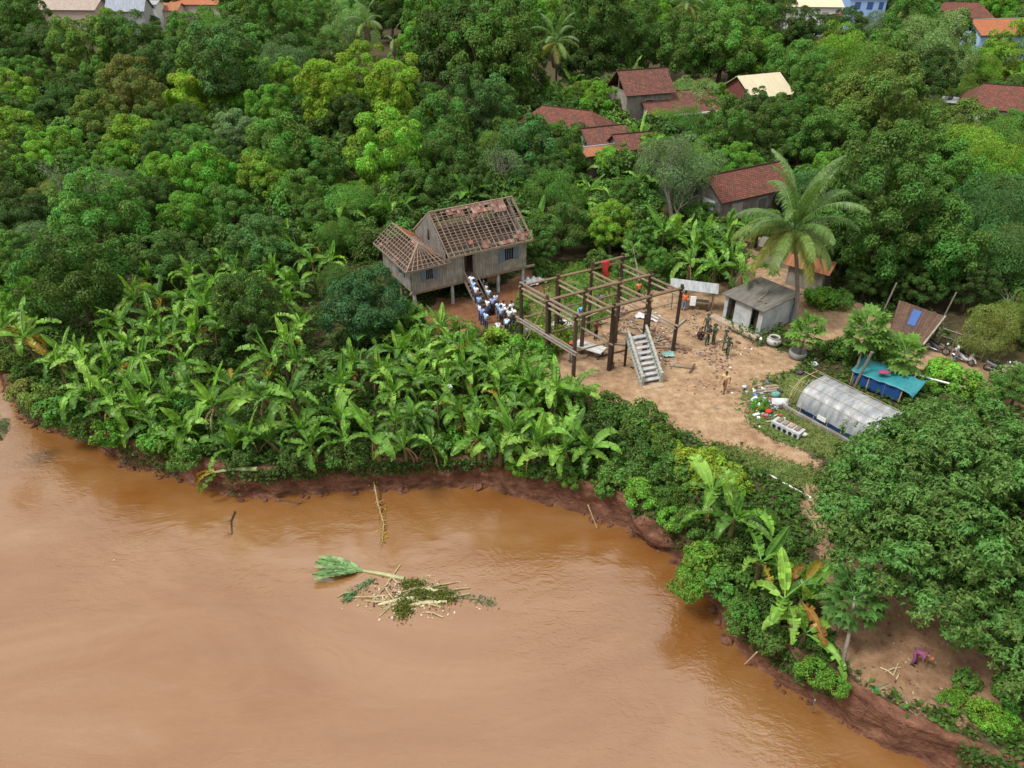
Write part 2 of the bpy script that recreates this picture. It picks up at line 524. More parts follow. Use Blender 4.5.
YARD = gp((512, 356), (545, 338), (590, 332), (618, 306), (655, 288), (700, 276), (738, 288), (722, 322), (758, 345), (792, 352), (800, 372), (772, 378), (742, 396),
          (748, 425), (790, 447), (830, 463), (822, 472), (760, 452), (700, 438), (650, 424), (612, 404), (582, 392), (548, 374))
LANE = gp((728, 282), (752, 236), (800, 240), (838, 292), (905, 330), (985, 362), (1040, 380), (1060, 420), (985, 402), (930, 374), (868, 345), (828, 348), (800, 352), (770, 300))
TRAIL = gp((792, 478), (812, 488), (826, 515), (846, 566), (820, 556), (806, 520))
BEACH = gp((816, 545), (880, 560), (950, 590), (1010, 640), (1000, 690), (1012, 735), (965, 722), (905, 705), (862, 688), (838, 662), (822, 610))
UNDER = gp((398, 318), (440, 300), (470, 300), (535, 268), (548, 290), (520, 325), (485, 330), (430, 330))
LAWN = gp((700, 438), (760, 452), (822, 472), (830, 500), (800, 490), (770, 476), (725, 458))
LAWN2 = gp((740, 396), (790, 372), (880, 420), (850, 466), (800, 448), (748, 425))
LAWN3 = gp((520, 352), (528, 300), (575, 262), (640, 258), (672, 280), (618, 306), (590, 332), (545, 338))
LAWN4 = gp((318, 196), (330, 176), (375, 184), (390, 204), (350, 212))
def nz(p, f, seed):
    return np.array([mnoise.fractal(Vector((a * f, b * f, seed)), 1.0, 2.0, 3) for a, b in p])
wob2 = np.c_[nz(gv, 0.5, 1.0), nz(gv, 0.5, 9.0)] * 0.9
gw = gv + wob2
near = (np.abs(gv[:, 0]) < 60) & (gv[:, 1] < 110)
dirt = np.zeros(len(gv)); grass = np.zeros(len(gv)); red_and_shade = np.zeros(len(gv)); ochre = np.zeros(len(gv))
for z_, w_ in ((YARD, .6), (LANE, .6), (TRAIL, .5), (BEACH, .7), (UNDER, .6)):
    dirt[near] = np.maximum(dirt[near], soft(gw[near], z_, w_))
for z_ in (LAWN, LAWN2, LAWN3, LAWN4):
    grass[near] = np.maximum(grass[near], soft(gw[near], z_, 0.6))
red_and_shade[near] = np.maximum(.55 * soft(gw[near], BEACH, 1.2), soft(gw[near], UNDER, 0.8))  # reddish earth under the house; tree shade on the beach put into colour
gz = np.where(near, 0.035 * nz(gv, 0.7, 3.0), 0.0)
dedge = np.full(len(gv), 9.0)
dedge[near] = dist_line(gv[near], EDGE[::3])
gz *= np.clip(dedge / 1.0, 0, 1)

def ground_material():
    t = NT('ground')
    v = t.coord()
    d, g, w = t.attr('dirt'), t.attr('grass'), t.attr('red_and_shade')
    n_b, n_m, n_f = t.noise(0.35, 5, 0.6, v), t.noise(1.7, 6, 0.65, v), t.noise(9.0, 5, 0.7, v)
    floor_c = t.mix(t.ramp(n_m, (0.35, 0.0), (0.65, 1.0)), (0.028, 0.03, 0.012), (0.075, 0.052, 0.03))
    sand = t.ramp(n_m, (0.3, (0.175, 0.11, 0.064)), (0.5, (0.27, 0.182, 0.11)), (0.72, (0.37, 0.27, 0.178)))
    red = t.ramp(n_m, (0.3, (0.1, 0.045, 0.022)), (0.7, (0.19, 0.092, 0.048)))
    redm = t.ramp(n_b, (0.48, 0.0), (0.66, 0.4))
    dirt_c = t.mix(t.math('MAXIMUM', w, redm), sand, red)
    dirt_c = t.mix(0.55, dirt_c, t.ramp(n_f, (0.28, (0.55, 0.52, 0.5)), (0.7, (1.3, 1.3, 1.3))), 'MULTIPLY')
    grass_c = t.mix(t.ramp(n_f, (0.3, 0.0), (0.7, 1.0)), (0.055, 0.09, 0.022), (0.12, 0.155, 0.045))
    grass_c = t.mix(t.ramp(n_m, (0.5, 0.0), (0.7, 0.65)), grass_c, (0.16, 0.13, 0.06))
    jag = t.math('MULTIPLY', t.math('SUBTRACT', n_f, 0.5), 1.1)
    jag2 = t.math('MULTIPLY', t.math('SUBTRACT', n_m, 0.5), 0.9)
    dm = t.ramp(t.math('ADD', t.math('ADD', d, jag), jag2), (0.42, 0.0), (0.58, 1.0))
    gm = t.ramp(t.math('ADD', g, jag), (0.42, 0.0), (0.58, 1.0))
    c = t.mix(gm, floor_c, grass_c)
    c = t.mix(dm, c, dirt_c)
    h = t.math('ADD', t.math('MULTIPLY', n_m, 1.0), t.math('MULTIPLY', n_f, 0.5))
    return t.done(t.bsdf(c, 0.95, 0.15, t.bump(h, 0.5, 0.08)))
def bank_material():
    t = NT('bank_earth')
    v = t.coord()
    st = t.noise(1.0, 6, 0.65, t.mapped(v, (1.1, 1.1, 2.2)))
    n = t.noise(3.0, 6, 0.7, v)
    c = t.ramp(st, (0.28, (0.085, 0.038, 0.024)), (0.5, (0.165, 0.078, 0.05)), (0.68, (0.24, 0.125, 0.082)), (0.8, (0.32, 0.21, 0.145)))
    c = t.mix(0.7, c, t.ramp(n, (0.3, (0.45, 0.42, 0.4)), (0.7, (1.35, 1.3, 1.25))), 'MULTIPLY')
    return t.done(t.bsdf(c, 0.9, 0.2, t.bump(t.math('ADD', n, st), 1.0, 0.25)))
def water_material():
    t = NT('muddy_water')
    v = t.coord()
    # slow silt patches drawn out along the current
    flow = t.mapped(v, (0.045, 0.1, 1), (0, 0, rad(-28)))
    silt = t.noise(1.0, 6, 0.62, flow, 2.4)
    c = t.ramp(silt, (0.28, (0.14, 0.052, 0.01)), (0.48, (0.165, 0.072, 0.02)), (0.62, (0.184, 0.09, 0.033)), (0.76, (0.225, 0.132, 0.065)))
    r1 = t.noise(1.0, 3, 0.6, t.mapped(v, (1.3, 2.3, 1), (0, 0, rad(-24))), 1.1)
    r2 = t.noise(1.0, 2, 0.5, t.mapped(v, (4.5, 7.5, 1), (0, 0, rad(18))), 0.7)
    big = t.noise(1.0, 3, 0.5, t.mapped(v, (0.18, 0.34, 1), (0, 0, rad(-30))), 1.6)
    calm = t.ramp(t.noise(1.0, 3, 0.55, t.mapped(v, (0.06, 0.1, 1), (0, 0, rad(-40))), 1.0), (0.4, 0.12), (0.62, 1.0))
    h = t.math('ADD', t.math('MULTIPLY', r1, 0.6), t.math('MULTIPLY', r2, 0.2))
    h = t.math('ADD', t.math('MULTIPLY', h, calm), t.math('MULTIPLY', big, 0.8))
    return t.done(t.bsdf(c, 0.19, 1.0, t.bump(h, 0.65, 0.13), ior=1.56))
M_GROUND, M_BANK, M_WATER = ground_material(), bank_material(), water_material()
go = link('ground', np_mesh('ground', np.c_[gv, gz], gf, M_GROUND, {'dirt': dirt, 'grass': grass, 'red_and_shade': red_and_shade}))
tag(go, kind='structure')
bo = link('river_bank', np_mesh('river_bank', bv, np.array(bf, np.int32), M_BANK))
bo.data.polygons.foreach_set('use_smooth', [True] * len(bo.data.polygons))
tag(bo, kind='structure')
mb = MB()
mb.add([(-700, -300, WATER_Z), (500, -300, WATER_Z), (500, 400, WATER_Z), (-700, 400, WATER_Z)], [(0, 1, 2, 3)])
wo = mb.build('river_water', M_WATER)
tag(wo, kind='structure')
mb = MB()
mb.add([(-700, -300, -3.4), (500, -300, -3.4), (500, 400, -3.4), (-700, 400, -3.4)], [(0, 1, 2, 3)])
tag(mb.build('river_bed', M_BANK), kind='structure')
# ---------------------------------------------------------------- buildings
def slab(name, poly, th, mat, parent, drop=True):
    """a sheet of thickness th below polygon poly (eave edge first), with UVs in metres along and up the slope"""
    poly = [Vector(p) for p in poly]
    u = (poly[1] - poly[0]).normalized()
    nrm = u.cross(poly[-1] - poly[0]).normalized()
    if nrm.z < 0: nrm = -nrm
    w = nrm.cross(u)
    n = len(poly)
    vs = poly + [p - nrm * th for p in poly]
    ccw = (poly[1] - poly[0]).cross(poly[2] - poly[1]).dot(nrm) > 0
    top = tuple(range(n)) if ccw else tuple(reversed(range(n)))
    fs = [top, tuple(n + i for i in reversed(top))] + [((i, n + i, n + (i + 1) % n, (i + 1) % n)) for i in range(n)]
    me = bpy.data.meshes.new(name)
    me.from_pydata([tuple(p) for p in vs], [], fs)
    uvl = me.uv_layers.new(name='UVMap')
    for lp in me.loops:
        p = Vector(vs[lp.vertex_index]) - poly[0]
        uvl.data[lp.index].uv = (p.dot(u), p.dot(w))
    me.materials.append(mat)
    me.update()
    return link(name, me, parent)

HPX = []
def house(label, px, py, z, L, W, ang, eave, ridge, roof_m, wall_c, hip=0.0, floor=0.0, over=0.5, windows=(), open_gable=False, wall_m=None, name='house', cat='house', group=None, stilts=False, ridge_cap=True):
    """px, py: where the middle of the roof (height z) is seen; L along the ridge, ang from the picture's +X"""
    c = P(px, py, z)
    HPX.append((px, py, L / 2 * FOC / depth(c), c.y))
    o = empty(name, (c.x, c.y, 0), rad(ang), label, cat, group)
    wm = wall_m or M_PAINT
    l, w = L / 2 - over, W / 2 - over
    wt = eave + (ridge - eave) * over / (W / 2) - 0.07
    tW = 0.12
    for nm, cx, cy, sx, sy in (('wall', 0, -w, 2 * l, tW), ('wall', 0, w, 2 * l, tW), ('wall', -l, 0, tW, 2 * w - tW - 0.004), ('wall', l, 0, tW, 2 * w - tW - 0.004)):
        MB().box((cx, cy, (floor + wt) / 2), (sx, sy, wt - floor)).build(nm, wm, o, color=wall_c)
    h = hip
    if h == 0:
        for sgn in (-1, 1):
            if open_gable and sgn < 0:
                MB().bar((-l, -w, wt), (-l, w, wt), 0.12).build('tie_beam', M_OLDWOOD, o)
                MB().bar((-l, 0, wt), (-l, 0, ridge - 0.2), 0.12).build('king_post', M_OLDWOOD, o)
                continue
            x = sgn * l
            zr = ridge - 0.12
            vs = [(x - .05, -w, wt), (x - .05, w, wt), (x - .05, 0, zr), (x + .05, -w, wt), (x + .05, w, wt), (x + .05, 0, zr)]
            MB().add(vs, [(0, 2, 1), (3, 4, 5), (0, 1, 4, 3), (1, 2, 5, 4), (2, 0, 3, 5)]).build('gable', wm, o, color=wall_c)
    E0, E1 = L / 2, W / 2
    rl = E0 - h
    slab('roof', [(-E0, -E1, eave), (E0, -E1, eave), (rl, 0, ridge), (-rl, 0, ridge)], 0.07, roof_m, o)
    slab('roof', [(E0, E1, eave), (-E0, E1, eave), (-rl, 0, ridge), (rl, 0, ridge)], 0.07, roof_m, o)
    if h:
        slab('roof', [(-E0, E1, eave), (-E0, -E1, eave), (-rl, 0, ridge)], 0.07, roof_m, o)
        slab('roof', [(E0, -E1, eave), (E0, E1, eave), (rl, 0, ridge)], 0.07, roof_m, o)
    if ridge_cap:
        MB().tube([(-rl, 0, ridge), (0, 0, ridge + .01), (rl, 0, ridge)], 0.1, 6).build('ridge_cap', M_TILE_OLD if roof_m in (M_TILE, M_TILE_OLD) else M_TIN, o)
    for side, t, zc, ww, hh, col in windows:      # side: 'f' front (-Y), 'l' left (-X)
        wd = empty('window', (0, 0, 0))
        wd.parent = o
        bx = (lambda d, s: MB().box((t, -w - d, zc), (s[0], s[2], s[1]))) if side == 'f' else (lambda d, s: MB().box((-l - d, t, zc), (s[2], s[0], s[1])))
        bx(tW / 2 + .01, (ww + .16, hh + .16, .05)).build('frame', M_PAINT, wd, color=(.3, .3, .3))
        bx(tW / 2 + .03, (ww, hh, .05)).build('pane', M_PAINT, wd, color=col)
    if stilts:
        n = max(3, int(L / 2.5) + 1)
        for i in range(n):
            for y in (-w + .1, 0, w - .1):
                MB().box((-l + .1 + (2 * l - .2) * i / (n - 1), y, (floor - .3) / 2), (.22, .22, floor + .3)).build('stilt', M_DARKWOOD, o)
    return o

# ---- the stilt house whose roof has been stripped
H1 = empty('stilt_house', P(412.4, 292, 2.0).xy.to_3d(), rad(30), 'grey plank house on stilts with its roof stripped to bare battens', 'house')
FZ, WT = 2.0, 4.62
def planks(a, b, z0, z1, parent, holes=(), name='wall', th=0.05, top=None, seed=0):
    """upright boards between plan points a and b, one joined mesh; holes: (t0, t1, z0, z1) in metres along a-b"""
    rr = random.Random(seed)
    a, b = Vector((*a, 0)), Vector((*b, 0))
    L = (b - a).length
    d = (b - a) / L
    nrm = Vector((d.y, -d.x, 0))
    m = MB()
    t = 0.0
    while t < L - 1e-3:
        w = min(rr.uniform(.17, .24), L - t)
        if L - t - w < .08: w = L - t
        off = nrm * rr.uniform(0, .018)
        spans = [(z0 - rr.uniform(0, .06), (top(t + w / 2) if top else z1))]
        for h0, h1, hz0, hz1 in holes:
            if t + w / 2 > h0 and t + w / 2 < h1:
                spans = [(p, q) for s0, s1 in spans for p, q in ((s0, min(s1, hz0)), (max(s0, hz1), s1)) if q - p > .02]
        for s0, s1 in spans:
            p0, p1 = a + d * (t + .006) + off, a + d * (t + w - .006) + off
            q = [p0, p1, p1 + nrm * th, p0 + nrm * th]
            m.hexa([v + Vector((0, 0, s0)) for v in q], [v + Vector((0, 0, s1)) for v in q])
        t += w
    return tag(m.build(name, M_GREYWOOD, parent), kind='stuff')
HL, HD, AX = 10.5, 6.0, 3.1
front = link('front_wall', MB().box((HL / 2, .04, FZ + .02), (HL, .1, .14)).mesh('front_wall', M_OLDWOOD), H1)
planks((0, 0), (HL, 0), FZ, 4.1, front, ((1.15, 1.9, 2.75, 3.75), (4.55, 5.5, FZ - .1, 4.25), (8.3, 9.3, 2.85, 3.95)), seed=1, name='boards',
       top=lambda t: 3.95 if t < AX else WT)
left = link('side_wall', MB().box((.04, HD / 2, FZ + .02), (.1, HD, .14)).mesh('side_wall', M_OLDWOOD), H1)
planks((0, HD), (0, .06), FZ, 4.0, left, ((3.6, 4.4, 2.8, 3.7),), seed=2, name='boards', top=lambda t: 4.0)
right = link('side_wall', MB().box((HL - .04, HD / 2, FZ + .02), (.1, HD, .14)).mesh('side_wall', M_OLDWOOD), H1)
planks((HL, .06), (HL, HD), FZ, 4.6, right, seed=3, name='boards', top=lambda t: WT + (7.0 - WT) * (1 - abs(t - HD / 2) / (HD / 2)) - .1)
back = link('back_wall', MB().box((HL / 2, HD - .04, FZ + .02), (HL, .1, .14)).mesh('back_wall', M_OLDWOOD), H1)
planks((HL, HD), (0, HD), FZ, 4.3, back, seed=4, name='boards')
gab = link('gable_wall', MB().box((AX, HD / 2, 4.1), (.1, HD - .3, .12)).mesh('gable_wall', M_OLDWOOD), H1)
planks((AX, HD - .05), (AX, .05), 3.6, 5, gab, ((2.5, 3.0, 4.6, 5.6),), seed=5, name='boards', top=lambda t: WT + (7.0 - WT) * (1 - abs(t - HD / 2) / (HD / 2)) - .12)
MB().box((HL / 2, HD / 2, FZ - .06), (HL + .1, HD + .1, .1)).build('floor', M_OLDWOOD, H1)
MB().bar((-.2, .06, FZ - .2), (HL + .9, .06, FZ - .2), .14, .16).build('floor_beam', M_OLDWOOD, H1)
MB().bar((-.2, HD - .1, FZ - .2), (HL + .9, HD - .1, FZ - .2), .14, .16).build('floor_beam', M_OLDWOOD, H1)
for x in (.25, 3.6, 5.7, 7.9, HL - .15):
    for y in (.25, 3.0, 5.75):
        MB().tube([(x, y, -.3), (x, y, FZ - .11)], [.16, .13], 8).build('stilt', M_CONC_L if y < 1 else M_OLDWOOD, H1)
MB().box((8.4, 2.4, .5), (1.3, 1.0, 1.0)).build('brick_hearth', plain('clay_block', (.33, .22, .14), .9), H1)
def shuttered(x, z, w, h, wall_y=-.07, side=False):
    e = empty('window'); e.parent = H1
    if side: e.location, e.rotation_euler = (0, x, 0), (0, 0, rad(-90))
    X = 0 if side else x
    m = MB()
    for dx in (-w / 2 - .03, w / 2 + .03): m.box((X + dx, wall_y, z), (.06, .08, h + .12))
    for dz in (-h / 2 - .03, h / 2 + .03): m.box((X, wall_y, z + dz), (w, .08, .06))
    m.build('frame', M_OLDWOOD, e)
    for s in (-1, 1):
        sh = empty('shutter'); sh.parent = e
        k = w / 2
        m = MB(); m.box((X + s * (w / 2 + .09 + k / 2), wall_y - .04, z), (k, .04, h)); m.build('shutter_leaf', M_PAINT, sh, color=(.085, .14, .2))
    MB().box((X, .06, z), (w, .02, h)).build('shade_panel', M_DARK, e)  # flat dark panel: the unlit room is put into its colour
    m = MB()
    for i in range(3): m.box((X - w / 2 + w * (i + 1) / 4, wall_y + .02, z), (.03, .03, h))
    m.build('bars', M_PAINT, e, color=(.14, .2, .28))
shuttered(1.52, 3.25, .62, .98)
shuttered(8.8, 3.4, .85, 1.05)
shuttered(1.9, 3.25, .6, .85, side=True)
# doorway and the steep plank stairs
MB().box((4.53, -.07, 3.1), (.08, .1, 2.3)).build('door_post', M_OLDWOOD, H1)
MB().box((5.52, -.07, 3.1), (.08, .1, 2.3)).build('door_post', M_OLDWOOD, H1)
MB().box((5.02, 1.2, 3.1), (.9, .04, 2.0)).build('inner_screen', plain('rusty_screen', (.13, .07, .05), .9, var=.5), H1)
st = empty('stairs'); st.parent = H1
for s in (4.55, 5.5):
    MB().bar((s, -.15, FZ - .05), (s + .25, -2.25, -.02), .07, .22).build('stringer', M_OLDWOOD, st)
    MB().bar((s, -.15, FZ + .8), (s + .25, -2.25, .82), .06, .06).build('handrail', M_BATTEN, st)
    MB().bar((s + .22, -2.0, .1), (s + .22, -2.0, 1.05), .06).build('baluster', M_OLDWOOD, st)
for i in range(8):
    k = (i + .5) / 8
    MB().box((5.025 + .25 * k, -.15 - 2.1 * k, FZ - .05 - FZ * k), (.95, .24, .05)).build('tread', M_OLDWOOD, st)
# main roof: rafters and battens, some tiles left at the ridge
RZ, EZ, EY = 7.0, 4.42, -.5
X0, X1 = AX + .05, HL + .3
def on_main(x, k, back=False, lift=0.0):
    y = EY + (HD / 2 - EY) * k
    return Vector((x, HD - y if back else y, EZ + (RZ - EZ) * k + lift))
roof = empty('roof'); roof.parent = H1
nx = 16
rr = random.Random(5)
for i in range(nx + 1):
    x = X0 + (X1 - X0) * i / nx
    for b in (False, True):
        MB().bar(on_main(x, 0, b, -.06), on_main(x, 1, b, -.06), .06, .09).build('rafter', M_BATTEN, roof)
nyb = 16
for b in (False, True):
    for j in range(nyb + 1):
        if 0 < j < nyb and rr.random() < .08: continue
        k = j / nyb
        xa, xb = X0 - .05, X1 + .05
        if j not in (0, nyb) and rr.random() < .3: xb = X0 + (X1 - X0) * rr.uniform(.55, .9)
        MB().bar(on_main(xa, k, b, .012 + rr.uniform(-.01, .02)), on_main(xb, k + rr.uniform(-.012, .012), b, .012), .045, .035).build('batten', M_BATTEN, roof)
MB().bar(on_main(X0 - .1, 0, False, -.05), on_main(X1 + .1, 0, False, -.05), .06, .16).build('eave_board', M_OLDWOOD, roof)
MB().bar((X0 - .1, HD / 2, RZ + .05), (X1 + .1, HD / 2, RZ + .05), .12, .1).build('ridge_beam', M_OLDWOOD, roof)
for x in (X0 - .06, X1 + .06):
    for b in (False, True):
        MB().bar(on_main(x, 0, b, .02), on_main(x, 1, b, .02), .05, .15).build('barge_board', M_BATTEN, roof)
def loose_tiles(name, parent, fn, cells, mats, seed):
    """flat clay tiles lying on the battens: cells (x, k) placed by fn"""
    q = random.Random(seed)
    m = MB()
    for x, k in cells:
        m.mi = q.randrange(len(mats))
        a, b = fn(x, k), fn(x, k + .075)
        s = fn(x + .1, k) - fn(x - .1, k)
        s = s.normalized() * .1
        up = Vector((0, 0, .05 + q.uniform(0, .03)))
        j = Vector((q.uniform(-.02, .02), q.uniform(-.02, .02), 0))
        c = [a - s + up + j, a + s + up + j, b + s + up + j, b - s + up + j]
        m.hexa([p - Vector((0, 0, .02)) for p in c], c)
    return tag(m.build(name, mats, parent), kind='stuff')
TM = [plain('clay_tile_%s' % n, c, .85, .2, var=.3) for n, c in (('pale', (.25, .16, .13)), ('red', (.17, .08, .06)), ('dull', (.17, .11, .09)), ('brown', (.11, .065, .05)))]
TM_OR = [plain('clay_tile_%s' % n, c, .85, .2, var=.3) for n, c in (('orange', (.42, .13, .055)), ('orange_red', (.34, .1, .05)), ('brick', (.24, .085, .05)))]
cells = [(x, k) for x in np.arange(X0 + 1.6, X1 - .9, .21) for k in np.arange(.72, .97, .07)
         if mnoise.noise(Vector((x * .9, k * 8, 2.2))) + (k - .78) * 1.6 + .12 > 0]
cells += [(x, k) for x in np.arange(X0 + .3, X1 - .3, .21) for k in np.arange(.03, .95, .07) if mnoise.noise(Vector((x * 1.3, k * 9, 7.7))) > .56]
cells += [(x, k) for x in np.arange(X0 + 3.2, X1 - .1, .21) for k in np.arange(.02, .12, .07) if mnoise.noise(Vector((x * 1.3, k * 9, 1.7))) > -.1]
loose_tiles('leftover_tiles', roof, lambda x, k: on_main(x, k), cells, TM, 8)
loose_tiles('leftover_tiles', roof, lambda x, k: on_main(x, k, True), [(x, k) for x in np.arange(X0 + .4, X1 - .3, .21) for k in np.arange(.3, .95, .07) if mnoise.noise(Vector((x, k * 7, 4))) > -.15], TM, 9)
# a dark flat sheet under the battens, seen between them
MB().box(((X0 + X1) / 2, HD / 2, WT - .1), (X1 - X0 - .5, HD - .3, .04)).build('ceiling_sheet', wood_material('ceiling_sheet', (.03, .022, .018), (.1, .07, .055), (3, 3, 3)), H1)
# annex roof on the left: ridge runs front to back, hipped towards the river
aroof = empty('annex_roof'); aroof.parent = H1
AXR, AZR, AZE, AE0 = 1.25, 5.35, 3.95, -.55
Y0, Y1, YH = -.45, 6.6, 1.15
for j in range(16):
    y = Y0 + (Y1 - Y0) * j / 15
    kz = 1.0 if y > YH else max(.06, (y - Y0) / (YH - Y0))
    top_l = Vector((AE0 + (AXR - AE0) * kz, y, AZE + (AZR - AZE) * kz))
    MB().bar((AE0, y, AZE - .05), top_l, .07, .08).build('rafter', M_BATTEN, aroof)
    if y > YH:
        MB().bar((AX - .05, y, 4.1), (AXR, y, AZR - .05), .07, .08).build('rafter', M_BATTEN, aroof)
for j in range(8):
    k = j / 7
    x, z = AE0 + (AXR - AE0) * k, AZE + (AZR - AZE) * k
    MB().bar((x, Y0 + (YH - Y0) * k, z + .02), (x, Y1, z + .02), .05, .035).build('batten', M_BATTEN, aroof)
    x2, z2 = AX - .05 + (AXR - AX + .05) * k, 4.1 + (AZR - 4.1) * k
    MB().bar((x2, YH + (.2 - YH) * (1 - k), z2 + .02), (x2, Y1, z2 + .02), .05, .035).build('batten', M_BATTEN, aroof)
for i in range(9):
    x = AE0 + (AX + .2 - AE0) * i / 8
    xt = AXR + (x - AXR) * .12
    MB().bar((x, Y0, AZE), (xt, YH - .05, AZR - .04), .06, .07).build('rafter', M_BATTEN, aroof)
for j in range(6):
    k = j / 6
    xa, xb = AE0 + (AXR - AE0) * k, AX + .2 + (AXR - AX - .2) * k
    y, z = Y0 + (YH - Y0) * k, AZE + (AZR - AZE) * k + .02
    MB().bar((xa, y, z), (xb, y, z), .05, .035).build('batten', M_BATTEN, aroof)
MB().bar((AXR, YH, AZR + .02), (AXR, Y1, AZR + .02), .1).build('ridge_beam', M_OLDWOOD, aroof)
MB().bar((AE0 - .02, Y0, AZE - .03), (AE0 - .02, Y1, AZE - .03), .05, .16).build('eave_board', M_BATTEN, aroof)
MB().bar((AE0, Y0 - .02, AZE - .03), (AX + .25, Y0 - .02, AZE - .03), .05, .16).build('eave_board', M_BATTEN, aroof)
MB().bar((AE0, Y0, AZE + .03), (AXR, YH, AZR + .04), .09).build('hip_rafter', M_BATTEN, aroof)
MB().bar((AX + .2, Y0, AZE + .03), (AXR, YH, AZR + .04), .09).build('hip_rafter', M_BATTEN, aroof)
fnr = lambda x, k: Vector((AX - .05 + (AXR - AX + .05) * k, x, 4.1 + (AZR - 4.1) * k))
loose_tiles('leftover_tiles', aroof, fnr, [(x, k) for x in np.arange(2.7, 6.4, .21) for k in np.arange(.0, .95, .1) if mnoise.noise(Vector((x * .8, k * 3, 3.3))) + (x - 4.0) * .28 > 0]
            + [(x, k) for x in np.arange(.6, 1.7, .21) for k in np.arange(0, .5, .1) if mnoise.noise(Vector((x * 2, k * 5, 1.3))) > 0], TM_OR, 12)
loose_tiles('leftover_tiles', aroof, lambda x, k: Vector((AE0 + (AXR - AE0) * k, x, AZE + (AZR - AZE) * k)), [(x, k) for x in np.arange(0.8, 6.4, .21) for k in np.arange(0, .95, .1) if mnoise.noise(Vector((x * 1.2, k * 5, 6.3))) > .42], TM, 13)
MB().box((1.5, 3.2, 3.85), (2.9, 5.9, .04)).build('ceiling_sheet', M_DARKWOOD, H1)

# ---- other houses
W_ = (.3, .31, .33)
house('long red tiled house with a white panelled window, behind the tall coconut palm', 742, 178, 4.2, 10.5, 5.6, 30, 3.2, 5.2, M_TILE, (.16, .14, .12), windows=(('l', -.6, 2.4, 1.6, 1.0, (.62, .66, .7)), ('f', -2.6, 2.0, 1.4, 1.2, (.3, .28, .26)), ('f', 1, 2, 1.2, 1.2, (.1, .1, .1))), wall_m=M_GREYWOOD, floor=1.0, stilts=True)
house('long hip-roofed red tile house half sunk in the trees', 566, 119, 4.2, 13, 8, -28, 3.2, 5.6, M_TILE, (.3, .28, .26), hip=3.0, windows=(('f', 0, 2, 1.2, 1.1, (.1, .1, .1)),))
house('small red tiled wing with curled ridge, joined beside the long hip-roofed house', 603, 132, 4.0, 6.5, 5, 22, 3.1, 4.7, M_TILE_OLD, (.3, .28, .26))
house('small pale red tiled porch roof with grey wall at the end of the tiled houses', 632, 137, 4.0, 5.5, 4.2, 18, 3.0, 4.5, M_TILE_OLD, (.2, .22, .24), windows=(('f', 0, 1.8, 1.0, 1.0, (.08, .08, .08)),))
house('low rusty tin lean-to in front of the tiled wing', 598, 148, 3.0, 5.0, 3.4, 22, 2.6, 3.3, M_RUST, (.2, .17, .15), name='shed', cat='shed')
house('tall narrow red tiled house with an open timber gable', 641, 81, 7.2, 8, 6.6, 20, 6.0, 8.8, M_TILE_OLD, (.1, .085, .075), open_gable=True, wall_m=M_GREYWOOD, floor=2.2, stilts=True, windows=(('f', 0, 4.6, 1.2, 1.2, (.03, .03, .03)),))
o = house('wide low red tiled roof with a white gutter beside the open-gable house', 676, 101, 4.4, 13, 8, 20, 3.5, 5.8, M_TILE_OLD, (.35, .35, .36))
MB().bar((-6.5, -4.08, 3.42), (6.5, -4.08, 3.42), .16, .22).build('gutter', M_PAINT, o, color=(.72, .72, .7))
o = house('house with a cream sheet roof and dark red gable wall', 757, 84, 6.0, 8, 8, 24, 5.0, 7.4, M_CREAM, (.15, .05, .045), floor=.0, ridge_cap=False, windows=(('l', -1.5, 4, 1.2, 1.0, (.1, .05, .05)),))
house('old house with dark red roof and whitewashed plank walls by the right edge', 1003, 97, 5.4, 10, 9, -24, 4.4, 7.0, M_TILE, (.42, .4, .36), hip=2.2, windows=(('f', -2.2, 3.2, 1.6, 1.6, (.5, .46, .4)), ('f', 1.2, 3.2, 1.4, 1.4, (.12, .1, .09))))
house('grey flat-roofed outbuilding beside the whitewashed house', 946, 97, 4.2, 6, 5, -24, 3.9, 4.3, M_TIN, (.26, .26, .25), ridge_cap=False, name='shed', cat='shed')
house('far house with a wide dark red hipped roof', 960, 11, 7.0, 14, 10, -12, 6.0, 9.0, M_TILE, (.3, .28, .27), hip=3.2)
house('far house with orange tiled roof and pale blue gable front', 995, 27, 7.0, 13, 9, 10, 6.0, 8.6, M_TILE_OR, (.3, .45, .62), windows=(('l', 0, 4.6, 2.0, 1.6, (.2, .3, .42)), ('f', -3, 4, 1.6, 1.4, (.15, .2, .3))))
house('far two-storey blue painted house with dark blue windows', 866, -6, 8.6, 11, 8, -4, 8.0, 9.6, M_TIN, (.26, .4, .68), windows=(('f', -2.8, 6.0, 1.6, 1.8, (.03, .08, .25)), ('f', .6, 6.0, 1.6, 1.8, (.03, .08, .25)), ('f', 3.6, 6.0, 1.2, 1.8, (.03, .08, .25)), ('f', 0, 2.4, 2.0, 1.8, (.1, .14, .2))), ridge_cap=False)
house('far white house under a pale cream roof', 812, 1, 8.0, 15, 9, -6, 7.0, 8.6, M_CREAM, (.55, .56, .55), windows=(('f', 3, 5, 1.6, 1.4, (.2, .2, .22)),), ridge_cap=False)
house('small far red tiled roof in front of the white house', 827, 11, 5.8, 8, 6, -14, 5.0, 6.8, M_TILE, (.25, .2, .18), hip=1.5)
house('long far shed with brown grey sheet roof and red front awning', 72, 4, 7.4, 17, 9, -4, 6.4, 8.6, M_BROWNSHEET, (.4, .3, .27), ridge_cap=False, name='shed', cat='shed')
house('low red roofed stall in front of the long brown shed', 76, 12, 4.4, 15, 5, -4, 4.0, 5.0, M_RUST, (.55, .5, .48), ridge_cap=False, name='shed', cat='shed')
house('far house with a steep blue grey sheet roof', 128, 3, 8.2, 10, 8, 4, 6.6, 9.8, M_BLUESHEET, (.3, .3, .32), ridge_cap=False)
